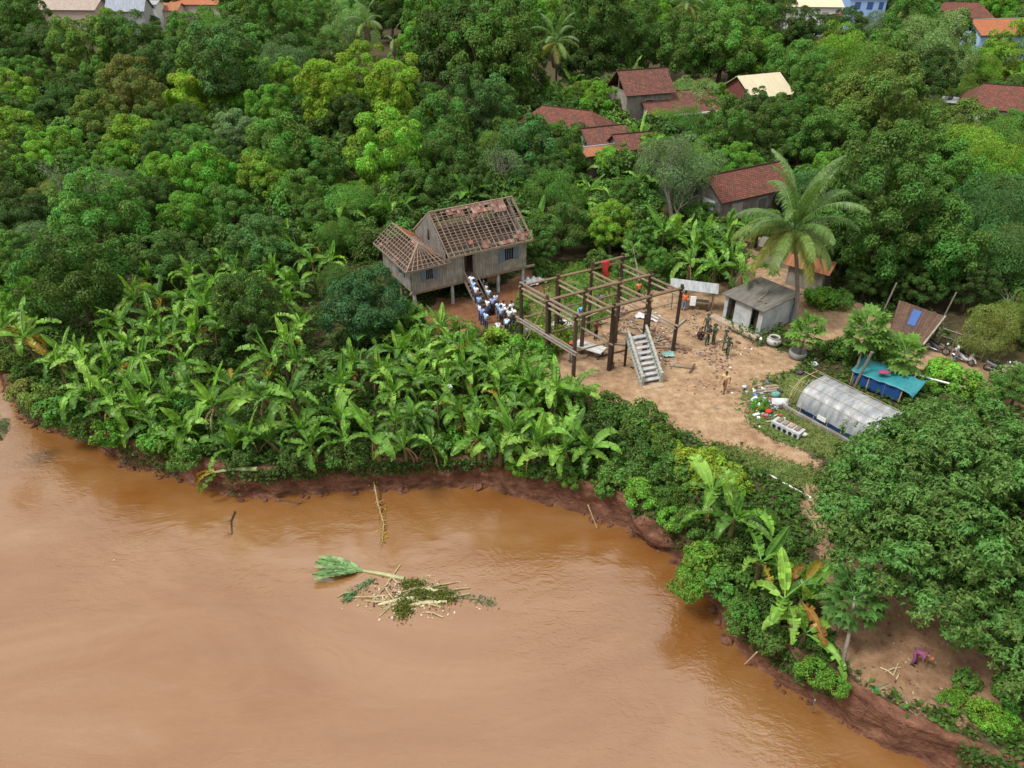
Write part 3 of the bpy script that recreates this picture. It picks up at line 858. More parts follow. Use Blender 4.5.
house('far low building with a peach sheet roof below the blue grey one', 131, 11, 5.0, 9, 6, 4, 4.4, 5.6, M_CREAM, (.5, .46, .38), ridge_cap=False, name='shed', cat='shed')
house('far house with a plain red painted sheet roof', 166, 6, 6.4, 9, 7, -2, 5.6, 7.2, M_RUST, (.5, .4, .36), ridge_cap=False)
house('far white walled house between the red and blue grey roofs', 147, 1, 8.0, 7, 6, 0, 7.4, 8.2, M_TIN, (.6, .62, .64), ridge_cap=False)
house('far long orange tiled roof at the edge of the wood', 200, 0, 7.4, 15, 8, -3, 6.6, 8.2, M_TILE_OR, (.4, .34, .3))
house('tin-roofed hut with an orange rusted slope behind the coconut palm', 812, 262, 2.1, 4.0, 3.0, -38, 1.9, 2.6, M_RUST, (.2, .2, .19), name='hut', cat='hut', ridge_cap=False, wall_m=M_GREYWOOD)
house('tin-roofed lean-to under trees beside the rusted hut', 782, 243, 2.0, 3.6, 2.6, -30, 1.8, 2.3, M_FIBRE, (.2, .2, .2), name='hut', cat='hut', ridge_cap=False, wall_m=M_GREYWOOD)
house('low tin and brick shed left of the panelled house', 704, 214, 1.4, 2.6, 2.0, 14, 1.3, 1.7, M_TIN, (.25, .1, .06), name='shed', cat='shed', ridge_cap=False)

# ---- concrete outhouse
a, b_, c_ = P(722, 318), P(757.5, 335), P(787, 320)
OW, OD = 3.6, 3.9
ang = math.atan2(b_.y - a.y, b_.x - a.x)
OH = empty('outhouse', (a.x, a.y, 0), ang, 'small grey concrete outhouse with two dark doorways', 'outhouse')
ZT = 2.15
for x0, x1 in ((0, .3), (1.0, 2.55), (3.2, OW)):
    MB().box(((x0 + x1) / 2, .07, ZT / 2), (x1 - x0, .14, ZT)).build('front_wall', M_CONC_L, OH)
for x0, x1 in ((.3, 1.0), (2.55, 3.2)):
    MB().box(((x0 + x1) / 2, .07, ZT - .11), (x1 - x0 - .002, .13, .22)).build('lintel', M_CONC_L, OH)
    MB().box(((x0 + x1) / 2, .55, ZT / 2 - .15), (x1 - x0, .03, 1.8)).build('doorway_panel', M_DARKWOOD, OH)  # dark panel inside the doorway; the shade within is put into colour
MB().box((.07, OD / 2 + .07, ZT / 2), (.14, OD - .15, ZT)).build('side_wall', M_CONC_L, OH)
MB().box((OW - .07, OD / 2 + .07, ZT / 2), (.14, OD - .15, ZT)).build('side_wall', plain('lit_concrete', (.36, .39, .42), .85, var=.3, scale=1.2), OH)  # sunlit brightness of the right wall is put into this paler grey
MB().box((OW / 2, OD - .06, ZT / 2), (OW - .3, .14, ZT)).build('back_wall', M_CONC_L, OH)
MB().box((1.75, 1.2, ZT / 2), (.12, 2.0, ZT - .05)).build('partition', M_CONC_L, OH)
MB().bar((OW + .12, OD - .1, 0), (OW + .12, OD - .1, ZT + .05), .16).build('post', M_PAINT, OH, color=(.2, .28, .34))
for i in range(3):
    y0, y1 = -.35 + i * 1.55, -.35 + (i + 1) * 1.55 + .1
    slab('roof_sheet', [(-.18, y0, ZT + .07 + i * .03), (OW + .2, y0, ZT + .09 + i * .03), (OW + .2, y1, ZT + .16 + i * .03), (-.18, y1, ZT + .14 + i * .03)], .05, M_FIBRE, OH)
MB().tube([(2.0, 2.6, ZT + .3), (2.5, .6, ZT + .2)], .04, 6).build('pole', M_OLDWOOD, OH)
MB().tube([(2.4, .7, ZT + .15), (2.7, .9, ZT + .2), (3.1, .8, ZT + .16)], .09, 6).build('roof_patch', M_FIBRE, OH)
MB().box((1.6, -.5, .09), (4.6, .7, .18)).build('step', plain('step_concrete', (.3, .24, .18), .9, var=.3), OH)
# ---------------------------------------------------------------- timber frame of the dismantled house
A = P(573, 381)
FR = empty('timber_frame', (A.x, A.y, 0), rad(28.5), 'open frame of dark posts and pale beams of a dismantled house', 'house frame')
FL, FW = 8.75, 5.75
XS, YS = (0, 3.0, 6.0, FL), (0, FW / 2, FW)
FH, F2 = 5.15, 2.35
rr = random.Random(3)
for i, x in enumerate(XS):
    for j, y in enumerate(YS):
        h = FH + (0.25 if j == 1 else 0.1) + rr.uniform(-.08, .12)
        if (i, j) == (2, 2): h += .35
        if (i, j) == (3, 2): h += .45
        w = rr.uniform(.2, .26)
        lean = (rr.uniform(-.05, .05), rr.uniform(-.05, .05))
        m = MB()
        m.tube([(x, y, -.3), (x + lean[0] * .5, y + lean[1] * .5, h / 2), (x + lean[0], y + lean[1], h)], [w * .62, w * .56, w * .5], 7)
        m.build('post', M_DARKWOOD, FR)
        if (i, j) in ((1, 0), (2, 0), (1, 2), (0, 1)):      # doubled posts
            MB().tube([(x + .28, y + .1, -.3), (x + .26, y + .1, h - rr.uniform(.3, 1.2))], [.11, .1], 7).build('post', M_DARKWOOD, FR)
def beam(p, q, w=.15, m=None, tub=True):
    p, q = Vector(p), Vector(q)
    mid = (p + q) / 2 + Vector((0, 0, rr.uniform(-.04, .03)))
    MB().tube([p, mid, q], [w * .55, w * .6, w * .55], 6).build('beam', m or M_BEAM, FR)
zt = FH - .1
beam((-.25, 0, zt), (FL + .2, 0, zt + .02), .19)
beam((-.25, FW / 2, zt), (FL + .2, FW / 2, zt + .02), .19)
beam((-.2, FW, zt), (6.0, FW, zt), .15)
beam((5.9, FW, zt + .4), (FL + .2, FW, zt + .45), .17)
beam((5.9, FW, zt), (FL + .2, FW, zt), .14)
for x in XS:
    beam((x, -.25, zt - .2), (x, FW + .25, zt - .18), .15, M_BEAM if x else M_OLDWOOD)
    beam((x + .05, -.1, zt - .62), (x + .05, FW + .1, zt - .6), .13, M_OLDWOOD)
beam((.1, -.35, zt + .12), (.1, FW + .3, zt + .12), .17, M_OLDWOOD)
for j, y in enumerate(YS):
    if j != 0: beam((-.2, y + .12, F2), (FL + .1, y + .12, F2), .13)
beam((-.1, .1, F2 - .05), (3.1, .1, F2 - .05), .1)
for i, x in enumerate(XS):
    if i != 2: beam((x - .12, -.3, F2 - .15), (x - .12, FW + .3, F2 - .12), .14, M_OLDWOOD)
beam((-.14, -.4, F2 + .1), (-.14, FW + .4, F2 + .12), .13, plain('grey_beam', (.17, .17, .18), .8))
beam((FL - .1, -.1, F2 - .45), (FL - .1, FW + .1, F2 - .45), .12, M_OLDWOOD)
beam((3.1, FW, .6), (5.9, FW / 2, 3.4), .08, M_BAMBOO)
beam((.2, FW, .2), (.3, FW - 2.2, 4.4), .07, M_BAMBOO)
# blue shirt worker stands on this short board deck
beam((.2, .3, F2 + .02), (.2, FW, F2 + .02), .12)
for ch in FR.children:          # the racked frame is no longer square
    for v in ch.data.vertices: v.co.x -= .16 * v.co.y
# red cloth hung over a beam
frM = Matrix.Translation(FR.location) @ Matrix.Rotation(rad(28.5), 4, 'Z')
def fr(x, y, z): return frM @ Vector((x - .16 * y, y, z))
m = MB()
cols, rws = 6, 9
vs = []
for r in range(rws):
    for c in range(cols):
        k = r / (rws - 1)
        wd = .75 * (1 - .45 * k)
        vs.append((7.0 + .25 * k + wd * (c / (cols - 1) - .5) + .05 * math.sin(r), FW - .12 - .1 * math.sin(c * 1.9 + r * .5) * k, zt + .5 - 1.35 * k + .06 * math.sin(c * 2.2)))
m.add([fr(*v) for v in vs], [(r * cols + c, r * cols + c + 1, (r + 1) * cols + c + 1, (r + 1) * cols + c) for r in range(rws - 1) for c in range(cols - 1)])
ob = m.build('hanging_cloth', M_CLOTH, smooth=True, color=(.5, .05, .055))
md = ob.modifiers.new('thick', 'SOLIDIFY'); md.thickness = .02
tag(ob, 'red cloth hung over the highest beam of the timber frame', 'cloth')

# ---- concrete stairs left standing in front of the frame
tl, tr_, bl, br_ = P(627, 338, 2.25), P(641, 331, 2.25), P(642, 387), P(659, 379)
bm_, tm_ = (bl + br_) / 2, (tl + tr_) / 2
run = math.hypot(tm_.x - bm_.x, tm_.y - bm_.y)
d = Vector((tm_.x - bm_.x, tm_.y - bm_.y, 0)).normalized()
STA = empty('concrete_stairs', (bm_.x, bm_.y, 0), math.atan2(d.y, d.x) - math.pi / 2, 'pale concrete staircase with solid patterned balustrades leading nowhere', 'stairs')
SW, SH, SR = 1.55, 2.3, 2.7
n = 9
for i in range(n):
    k = (i + .5) / n
    MB().box((0, SR * k, SH * (i + 1) / n - .04), (SW - .24, SR / n + .06, .08)).build('step', M_CONC_L, STA)
for s in (-1, 1):
    x = s * (SW / 2 - .05)
    bal = empty('balustrade'); bal.parent = STA
    m = MB()
    for (y0, z0, y1, z1, h0, h1) in ((-.1, 0, SR, SH, -.05, .12), (-.1, 0, SR, SH, .62, .76)):
        m.hexa([(x - .09, y0, z0 + h0), (x + .09, y0, z0 + h0), (x + .09, y1, z1 + h0), (x - .09, y1, z1 + h0)],
               [(x - .09, y0, z0 + h1), (x + .09, y0, z0 + h1), (x + .09, y1, z1 + h1), (x - .09, y1, z1 + h1)])
    m.build('rail', M_STAIR, bal)
    for i in range(15):
        k = (i + .5) / 15
        y, z = -.1 + (SR + .1) * k, SH * k
        MB().lathe([(.05, .1), (.035, .16), (.07, .28), (.075, .36), (.04, .46), (.055, .56), (.05, .64)], (x, y, z), 6).build('baluster', M_STAIR, bal)
    MB().box((x, -.14, .4), (.2, .16, .84)).build('newel', M_STAIR, STA)
    MB().bar((x, SR - .12, -.1), (x, SR - .12, SH - .04), .14).build('support_post', M_DARKWOOD, STA)
    MB().hexa([(x - .05, -.05, -.02), (x + .05, -.05, -.02), (x + .05, SR, SH - .25), (x - .05, SR, SH - .25)], [(x - .05, -.05, .02), (x + .05, -.05, .02), (x + .05, SR, SH - .06), (x - .05, SR, SH - .06)]).build('stringer', M_CONC_L, STA)
slab('base_slab', [(-.75, -.7, .03), (.75, -.7, .03), (.75, -.22, .035), (-.75, -.22, .035)], .06, plain('dusty_slab', (.3, .22, .15), .9), STA)

# ---- people
def skin_mesh(name, joints, edges, radii, mat, root=0, sub=1):
    me = bpy.data.meshes.new(name)
    me.from_pydata([tuple(j) for j in joints], edges, [])
    ob = bpy.data.objects.new(name, me)
    COL.objects.link(ob)
    md = ob.modifiers.new('skin', 'SKIN')
    md.branch_smoothing = .6
    sv = me.skin_vertices[0].data
    for i, r_ in enumerate(radii):
        sv[i].radius = r_ if hasattr(r_, '__len__') else (r_, r_)
        sv[i].use_root = (i == root)
    ob.modifiers.new('sub', 'SUBSURF').levels = sub
    dg = bpy.context.evaluated_depsgraph_get()
    out = bpy.data.meshes.new_from_object(ob.evaluated_get(dg))
    bpy.data.objects.remove(ob)
    bpy.data.meshes.remove(me)
    out.name = name
    out.materials.clear(); out.materials.append(mat)
    out.polygons.foreach_set('use_smooth', [True] * len(out.polygons))
    return out

def make_pose(name, hip=(0, 0, .9), chest=(0, 0, 1.27), neck=(0, 0, 1.43), head=(0, -.02, 1.56), le=(.25, .02, 1.1), lh=(.26, -.06, .84), re_=(-.25, .02, 1.1), rh=(-.26, -.06, .84),
              lk=(.1, -.02, .48), lf=(.11, .02, .08), rk=(-.1, -.02, .48), rf=(-.11, .02, .08), skirt=False):
    """facing -Y; returns the shared meshes body, shirt, trousers, hair, shoes"""
    V = Vector
    hip, chest, neck, head, le, lh, re_, rh, lk, lf, rk, rf = map(V, (hip, chest, neck, head, le, lh, re_, rh, lk, lf, rk, rf))
    up = (neck - hip).normalized()
    ls, rs_ = chest + V((.17, 0, 0)) + up * .08, chest + V((-.17, 0, 0)) + up * .08
    lhp, rhp = hip + V((.085, 0, -.04)), hip + V((-.085, 0, -.04))
    hd = (head - neck).normalized()
    J = [hip, (hip + chest) / 2, chest, neck, head - hd * .02, head + hd * .085, ls, le, lh, rs_, re_, rh, lhp, lk, lf, rhp, rk, rf]
    E = [(0, 1), (1, 2), (2, 3), (3, 4), (4, 5), (2, 6), (6, 7), (7, 8), (2, 9), (9, 10), (10, 11), (0, 12), (12, 13), (13, 14), (0, 15), (15, 16), (16, 17)]
    Rr = [(.13, .1), (.12, .09), (.14, .1), .055, (.082, .1), (.07, .085), .06, .043, .028, .06, .043, .028, .085, .06, .04, .085, .06, .04]
    body = skin_mesh(name + '_body', J, E, Rr, M_SKIN)
    bm = bmesh.new(); bm.from_mesh(body)
    ex = MB()
    for el, hn, sd in ((le, lh, 1), (re_, rh, -1)):      # palms with five fingers
        f = (hn - el).normalized()
        s = f.cross(V((0, 1, 0.2))).normalized()
        ex.tube([hn - f * .01, hn + f * .05, hn + f * .09], [.026, .034, .03], 6)
        for q, ln in zip((-.027, -.009, .009, .027), (.06, .075, .08, .065)):
            b0 = hn + f * .085 + s * q
            ex.tube([b0, b0 + f * ln * .55 + V((0, -.008, 0)), b0 + f * ln + V((0, -.025, 0))], [.009, .0085, .006], 5)
        tb = hn + f * .03 + s * .03
        ex.tube([tb, tb + f * .03 + s * .025, tb + f * .06 + s * .03], [.011, .01, .007], 5)
    fw = V((0, -1, 0)); fw = (fw - hd * fw.dot(hd)).normalized()
    c0 = head + hd * .03
    ex.ball(c0 + fw * .1 - hd * .015, (.014, .02, .022), 6, 4)
    for s in (-1, 1): ex.ball(c0 + V((s * .084, 0, 0)), (.012, .022, .032), 6, 4)
    em = ex.mesh('x', M_SKIN, True)
    bm.from_mesh(em); bm.to_mesh(body); bm.free(); bpy.data.meshes.remove(em)
    ey = MB()
    for s in (-1, 1): ey.ball(c0 + fw * .088 + V((s * .032, 0, 0)) + hd * .005, (.012, .01, .008), 6, 4)
    eyes = ey.mesh(name + '_eyes', M_HAIR)
    Js = [hip - up * .03, (hip + chest) / 2, chest, neck - up * .03, ls, (ls * .35 + le * .65), rs_, (rs_ * .35 + re_ * .65)]
    shirt = skin_mesh(name + '_shirt', Js, [(0, 1), (1, 2), (2, 3), (2, 4), (4, 5), (2, 6), (6, 7)], [(.185, .145), (.18, .14), (.195, .15), .08, .1, .085, .1, .085], M_CLOTH)
    if skirt:
        m = MB(); n_ = 14
        k0 = (lf + rf) / 2 + V((0, 0, .12))
        prof_ = [(hip + V((0, 0, .05)), .15), (hip - V((0, 0, .1)), .18), ((hip + k0) / 2, .2), (k0, .23)]
        m.tube([p for p, _ in prof_], [r_ for _, r_ in prof_], n_)
        trous = m.mesh(name + '_skirt', M_CLOTH, True)
    else:
        trous = skin_mesh(name + '_trousers', [hip + up * .04, hip, lhp, lk, lf + V((0, 0, .03)), rhp, rk, rf + V((0, 0, .03))],
                          [(0, 1), (1, 2), (2, 3), (3, 4), (1, 5), (5, 6), (6, 7)], [(.14, .11), (.15, .115), .1, .077, .06, .1, .077, .06], M_CLOTH)
    m = MB(); n_ = 10
    side = V((1, 0, 0)); bk = -fw
    for i in range(5):
        ph = math.pi * .5 * i / 4
        for k in range(n_):
            t_ = 2 * math.pi * k / n_
            b = math.sin(t_) > -.2
            rr_ = math.sin(ph)
            dn = math.cos(ph) if b or i < 4 else .25
            m.v.append(tuple(c0 + side * (.093 * rr_ * math.cos(t_)) + bk * (.108 * rr_ * math.sin(t_) + .008) + hd * (.125 * dn - (.035 if b and i == 4 else 0))))
    for i in range(4):
        for k in range(n_):
            j = (k + 1) % n_
            m.f.append((i * n_ + k, (i + 1) * n_ + k, (i + 1) * n_ + j, i * n_ + j)); m.m.append(0)
    hair = m.mesh(name + '_hair', M_HAIR, True)
    m = MB()
    m.lathe([(.0, .14), (.07, .13), (.105, .07), (.11, .04), (.19, .025), (.185, .015), (.1, .03)], (0, 0, 0), 12)
    Mh = Matrix.Translation(c0 + hd * .0) @ hd.to_track_quat('Z', 'Y').to_matrix().to_4x4()
    m.v = [tuple(Mh @ V(v)) for v in m.v]
    hat = m.mesh(name + '_hat', M_CLOTH, True)
    m = MB()
    for f_ in (lf, rf):
        m.ball(f_ + V((0, -.06, -.035)), (.048, .13, .045), 8, 5)
    shoes = m.mesh(name + '_shoes', M_RUBBER, True)
    return dict(body=body, eyes=eyes, shirt=shirt, trousers=trous, hair=hair, hat=hat, shoes=shoes, skirt=skirt)

POSES = {
    'stand': make_pose('stand'),
    'arms': make_pose('arms', le=(.27, -.05, 1.13), lh=(.14, -.27, 1.08), re_=(-.27, -.05, 1.13), rh=(-.1, -.28, 1.12)),
    'walk': make_pose('walk', chest=(0, -.04, 1.26), neck=(0, -.07, 1.42), head=(0, -.1, 1.55), le=(.25, .12, 1.08), lh=(.25, .08, .84), re_=(-.25, -.14, 1.08), rh=(-.24, -.3, .9), lk=(.1, -.17, .5), lf=(.1, -.2, .08), rk=(-.1, .06, .48), rf=(-.1, .3, .13)),
    'skirt': make_pose('skirt', le=(.25, -.02, 1.1), lh=(.16, -.2, .95), skirt=True),
    'reach': make_pose('reach', le=(.3, -.12, 1.42), lh=(.24, -.3, 1.62), re_=(-.27, -.1, 1.15), rh=(-.2, -.3, 1.2)),
    'bend': make_pose('bend', hip=(0, .1, .86), chest=(0, -.24, 1.04), neck=(0, -.38, 1.06), head=(0, -.5, 1.05), le=(.2, -.32, .78), lh=(.12, -.42, .54), re_=(-.2, -.32, .78), rh=(-.1, -.44, .52)),
    'squat': make_pose('squat', hip=(0, .16, .36), chest=(0, -.02, .7), neck=(0, -.08, .86), head=(0, -.13, .98), le=(.26, -.22, .58), lh=(.12, -.42, .52), re_=(-.26, -.22, .58), rh=(-.12, -.42, .5), lk=(.16, -.3, .5), lf=(.14, -.06, .08), rk=(-.16, -.3, .5), rf=(-.14, -.06, .08)),
    'carry': make_pose('carry', le=(.24, -.1, 1.08), lh=(.1, -.32, 1.0), re_=(-.24, -.1, 1.08), rh=(-.14, -.32, .98), lk=(.1, -.1, .49), rk=(-.1, .02, .48), rf=(-.11, .12, .09)),
}
def person(x, y, zt, z0, facing, pose, shirt, trous, label, group=None, hat=None, size=1.0):
    """(x, y): pixel where the point zt metres above this person's feet shows; facing: degrees, 0 = towards the camera (-Y)"""
    p = P(x, y, z0 + zt)
    ps = POSES[pose]
    o = empty('person', (p.x, p.y, z0), rad(facing), label, 'person', group)
    o.scale = (size,) * 3
    b = link('body', ps['body'], o)
    link('eyes', ps['eyes'], b)
    link('shirt', ps['shirt'], o, color=shirt)
    link('skirt' if ps['skirt'] else 'trousers', ps['trousers'], o, color=trous)
    link('shoes', ps['shoes'], o)
    if hat: link('hat', ps['hat'], o, color=hat)
    else: link('hair', ps['hair'], b)
    return o
WHT, LBL, BLU, NAVY, BLK, DGR = (.6, .62, .66), (.36, .5, .74), (.22, .4, .78), (.04, .055, .12), (.022, .022, .026), (.05, .085, .062)
G1 = 'villagers queuing by the house stairs'
for x, y, zt, z0, f, ps, sh, tr, lb in (
        (471.4, 279.5, 1.15, 1.15, 150, 'walk', (.5, .64, .86), NAVY, 'person in pale blue shirt highest on the house stairs'),
        (476, 290.5, 1.15, .6, 150, 'stand', WHT, NAVY, 'person in white shirt lower on the house stairs, below the pale blue one'),
        (483, 281.4, 1.15, 0, 100, 'arms', (.36, .56, .85), NAVY, 'person in blue shirt standing beside the house stairs under the wall'),
        (479, 299, 1.15, 0, 160, 'stand', BLU, NAVY, 'person in mid blue shirt at the foot of the house stairs'),
        (488.3, 293.7, 1.1, 0, 170, 'stand', (.42, .6, .8), BLK, 'tall person in light blue shirt and black trousers beside the queue'),
        (492.4, 302, 1.1, 0, 190, 'skirt', (.33, .4, .78), BLK, 'person in violet blue shirt and long black skirt'),
        (479.6, 308, 1.15, 0, 120, 'arms', (.55, .62, .8), NAVY, 'person in white and blue shirt at the left of the queue'),
        (482, 312.5, 1.1, 0, 160, 'arms', (.2, .33, .7), NAVY, 'person in deep blue shirt at the left of the queue'),
        (498.3, 306, 1.1, 0, 185, 'arms', (.4, .58, .84), (.1, .16, .28), 'person in light blue shirt and slate trousers in the middle of the queue'),
        (503.5, 306.5, 1.15, 0, 150, 'stand', WHT, NAVY, 'person in white shirt turning in the middle of the queue'),
        (506.6, 309, 1.15, 0, 200, 'carry', (.7, .73, .8), NAVY, 'person in white shirt carrying a tan basket'),
        (509.3, 314.5, 1.1, 0, 160, 'stand', WHT, BLK, 'person in white shirt and black trousers near the end of the queue'),
        (513.7, 313, 1.1, 0, 130, 'carry', (.75, .76, .78), (.02, .09, .09), 'person in white shirt and dark green trousers at the end of the queue'),
        (506.4, 320, 1.1, 0, 170, 'bend', (.36, .6, .84), NAVY, 'person in sky blue shirt bending at the end of the queue'),
        (498, 320.5, 1.0, 0, 190, 'squat', WHT, NAVY, 'person in white shirt crouching by the yellow-green bush'),
        (443.5, 316, 1.1, 0, 160, 'stand', (.45, .62, .85), NAVY, 'person in pale blue shirt alone among bananas in front of the stilts'),
        (473.5, 285, 1.15, .9, 150, 'arms', (.3, .48, .8), NAVY, 'person in blue shirt halfway up the house stairs'),
        (486.5, 289, 1.15, 0, 120, 'stand', (.6, .66, .78), NAVY, 'person in greyish white shirt behind the tall one beside the queue'),
        (495.5, 297.5, 1.15, 0, 200, 'arms', (.5, .6, .8), BLK, 'person in washed blue shirt at the far side of the queue'),
        (501, 312, 1.1, 0, 140, 'stand', (.28, .46, .8), BLK, 'person in royal blue shirt and black trousers in the middle of the queue'),
        (511.5, 307, 1.15, 0, 220, 'stand', (.66, .7, .76), (.12, .12, .14), 'person in white shirt and grey trousers at the back of the queue'),
        (487.5, 303, 1.1, 0, 150, 'skirt', (.7, .72, .76), NAVY, 'person in white blouse and dark skirt inside the queue'),
        (486, 317, 1.1, 0, 140, 'stand', (.34, .52, .82), (.05, .06, .1), 'person in clear blue shirt in front of the queue'),
        ):
    person(x, y, zt, z0, f, ps, sh, tr, lb, G1, size=.97 + .05 * math.sin(x * 3))
ob = MB().lathe([(.0, 0), (.17, 0), (.24, .18), (.23, .2), (.16, .03), (0, .03)], (0, 0, 0), 14).build('basket', M_BAMBOO, loc=P(504.8, 311, 1.0) + Vector((0, 0, .0)))
tag(ob, 'shallow tan basket held by a person in the queue', 'basket')
W1 = 'workers in the timber frame'
person(580, 306, 1.15, F2 - 1.0 if False else 0, 40, 'bend', (.06, .34, .62), (.35, .34, .32), 'worker in bright blue shirt and white hat inside the frame', W1, hat=(.8, .8, .78))
person(639, 286, 1.2, 0, 200, 'stand', (.6, .2, .08), BLK, 'worker in orange shirt at the back of the frame', W1)
person(598, 298, .9, 0, 90, 'bend', (.03, .05, .1), (.03, .04, .07), 'worker in dark navy bending inside the frame', W1, hat=(.03, .05, .11))
person(561, 326, 1.0, 0, 20, 'stand', (.02, .02, .025), BLK, 'worker all in black standing before the white sheet', W1)
person(527.5, 331, 1.1, 0, 250, 'walk', (.4, .42, .47), BLK, 'person in grey shirt and black trousers at the left frame posts', W1)
person(571.5, 348, 1.15, 0, 300, 'stand', (.02, .02, .03), (.22, .23, .25), 'person with red headscarf, black top and grey trousers by the front post', W1, hat=(.5, .1, .05))
person(596.5, 326, 1.15, 0, 210, 'arms', (.2, .05, .035), (.02, .02, .025), 'worker in maroon shirt in the middle of the frame', W1)
person(685.3, 297, 1.2, 0, 170, 'arms', (.72, .16, .05), (.14, .2, .3), 'person in orange shirt and jeans under the tin shelter', None)
S1 = 'soldiers standing in the yard'
SOL = 'soldier in dark green uniform standing in a knot in the yard'
for x, y, f, ps in ((707.8, 320.5, 170, 'stand'), (708.8, 331.5, 20, 'arms'), (715.3, 330.5, 290, 'stand'), (725.4, 336.5, 60, 'arms'), (729, 343.5, 330, 'walk')):
    person(x, y, 1.15, 0, f, ps, DGR, (.045, .075, .055), SOL, S1, hat=(.02, .04, .03))
person(700.5, 331, .75, 0, 110, 'squat', (.06, .03, .03), (.03, .025, .03), 'person in dark maroon squatting beside the soldiers', None)
person(726.5, 377.5, 1.15, 0, 320, 'walk', (.5, .36, .2), (.14, .07, .035), 'person in tan shirt and brown trousers walking over the bare yard', None)
person(917, 655, .6, 0, 40, 'bend', (.24, .07, .17), (.19, .06, .14), 'person in purple clothes stooping on the bare earth above the river', None, hat=(.45, .16, .06), size=.9)
person(958, 349, 1.1, 0, 60, 'stand', (.5, .55, .6), (.1, .15, .25), 'person in pale shirt beside the parked motorbikes', None)

# ---------------------------------------------------------------- things in the yard
def at(x, y, z=0): return P(x, y, z)
# plank bench table
o = empty('plank_table', at(589, 354), rad(-32), 'low table of pale grey planks under the timber frame', 'table')
for i in range(5):
    MB().box((0, -.44 + i * .22, .62 + .004 * (i % 2)), (2.3, .2, .05)).build('plank', M_PAINT, o, color=(.5, .5, .48) if i % 2 else (.42, .43, .42))
for sx in (-.9, .9):
    MB().box((sx, 0, .56), (.1, 1.0, .07)).build('cross_bar', M_OLDWOOD, o)
    for sy in (-.4, .4): MB().box((sx, sy, .27), (.1, .1, .54)).build('leg', M_DARKWOOD, o)
# stool
o = empty('stool', at(610.5, 368), rad(20), 'small brown wooden stool leaning by a frame post', 'stool')
MB().box((0, 0, .42), (.42, .34, .06)).build('seat', M_DARKWOOD, o)
for sx in (-.15, .15):
    for sy in (-.12, .12): MB().bar((sx * 1.25, sy * 1.3, 0), (sx, sy, .4), .06).build('leg', M_DARKWOOD, o)
# white sheets on the ground
def crumpled(name, px, w, d, rz, color, label, cat, seed, amp=.1, z=.05):
    n_ = 14
    vs, fs = [], []
    for i in range(n_):
        for j in range(n_):
            u, v = i / (n_ - 1) - .5, j / (n_ - 1) - .5
            e = .12 * mnoise.noise(Vector((u * 5, v * 5, seed)))
            vs.append((u * w * (1 + e), v * d * (1 - e), z + amp * (mnoise.noise(Vector((u * 6, v * 6, seed + 4))) + .5)))
    for i in range(n_ - 1):
        for j in range(n_ - 1): fs.append((i * n_ + j, (i + 1) * n_ + j, (i + 1) * n_ + j + 1, i * n_ + j + 1))
    m_ = MB(); m_.add(vs, fs)
    ob_ = m_.build(name, M_CLOTH, None, P(*px), (0, 0, rz), True, color)
    md_ = ob_.modifiers.new('thick', 'SOLIDIFY'); md_.thickness = .012
    return tag(ob_, label, cat)
crumpled('plastic_sheet', (556, 327), 3.2, 1.5, rad(25), (.42, .43, .44), 'large white sheet spread behind the worker in black', 'sheet', 1)
crumpled('plastic_sheet', (648, 318), 1.9, 1.0, rad(-25), (.5, .5, .52), 'crumpled white sheet at the back of the rubble', 'sheet', 2, .2)
crumpled('plastic_sheet', (668, 356), .9, .6, rad(5), (.22, .36, .34), 'small pale green plastic at the foot of the right frame post', 'sheet', 3, .2)
crumpled('plastic_sheet', (786, 262), 2.6, 1.8, rad(30), (.35, .4, .45), 'blue grey tarpaulin lying on the sandy lane', 'sheet', 4, .06)
crumpled('plastic_sheet', (535, 283), 1.8, 1.2, rad(30), (.5, .52, .56), 'grey white sacks heaped beside the stilt house', 'sheet', 5, .35)
# tin shelter
o = empty('tin_shelter', at(691, 309), rad(-14), 'open shelter with a pale tin roof at the back of the yard', 'shelter')
slab('roof', [(-1.9, -.6, 1.95), (1.9, -.6, 1.85), (1.9, .7, 2.15), (-1.9, .7, 2.25)], .04, M_TIN, o)
for x in (-1.6, 1.6):
    for y in (-.5, .6): MB().tube([(x, y, -.1), (x, y, 1.95 + y * .12)], .05, 6).build('post', M_OLDWOOD, o)
MB().box((.6, .1, .72), (1.5, .7, .05)).build('counter', M_OLDWOOD, o)
for x in (0, 1.2): MB().box((x, .1, .35), (.08, .6, .69)).build('counter_leg', M_DARKWOOD, o)
ob = MB().box((0, 0, 0), (.45, .05, .8)).build('towel', M_CLOTH, None, at(693, 301, 1.3), (0, 0, rad(-14)), color=(.7, .7, .72))
tag(ob, 'white towel hanging under the tin shelter', 'towel')
# big jar
prof_j = [(0, .03), (.3, 0), (.48, .2), (.56, .45), (.5, .66), (.36, .76), (.36, .83), (.42, .86), (.41, .88), (.32, .86), (.31, .74), (.42, .6), (.47, .4), (.3, .12), (0, .1)]
ob = MB().lathe(prof_j, (0, 0, 0), 24).build('water_jar', M_PAINT, None, at(773, 345), smooth=True, color=(.34, .33, .31))
ob.scale = (1, 1, .82)
tag(ob, 'big round pale water jar beside the outhouse', 'jar')
ob = MB().lathe([(0, 0), (.1, 0), (.14, .12), (.1, .26), (.06, .3), (.06, .34), (0, .34)], (0, 0, 0), 14).build('jug', M_PAINT, None, at(760.5, 341), smooth=True, color=(.7, .7, .68))
tag(ob, 'small white jug on the ground by the water jar', 'jug')
ob = MB().lathe([(.5, 0), (.62, .1), (.64, .4), (.6, .5), (.52, .5), (.52, .42), (0, .4)], (0, 0, 0), 22).build('planter', M_CONC, None, at(797, 357), smooth=True)
tag(ob, 'round concrete planter ring holding a papaya tree', 'planter')
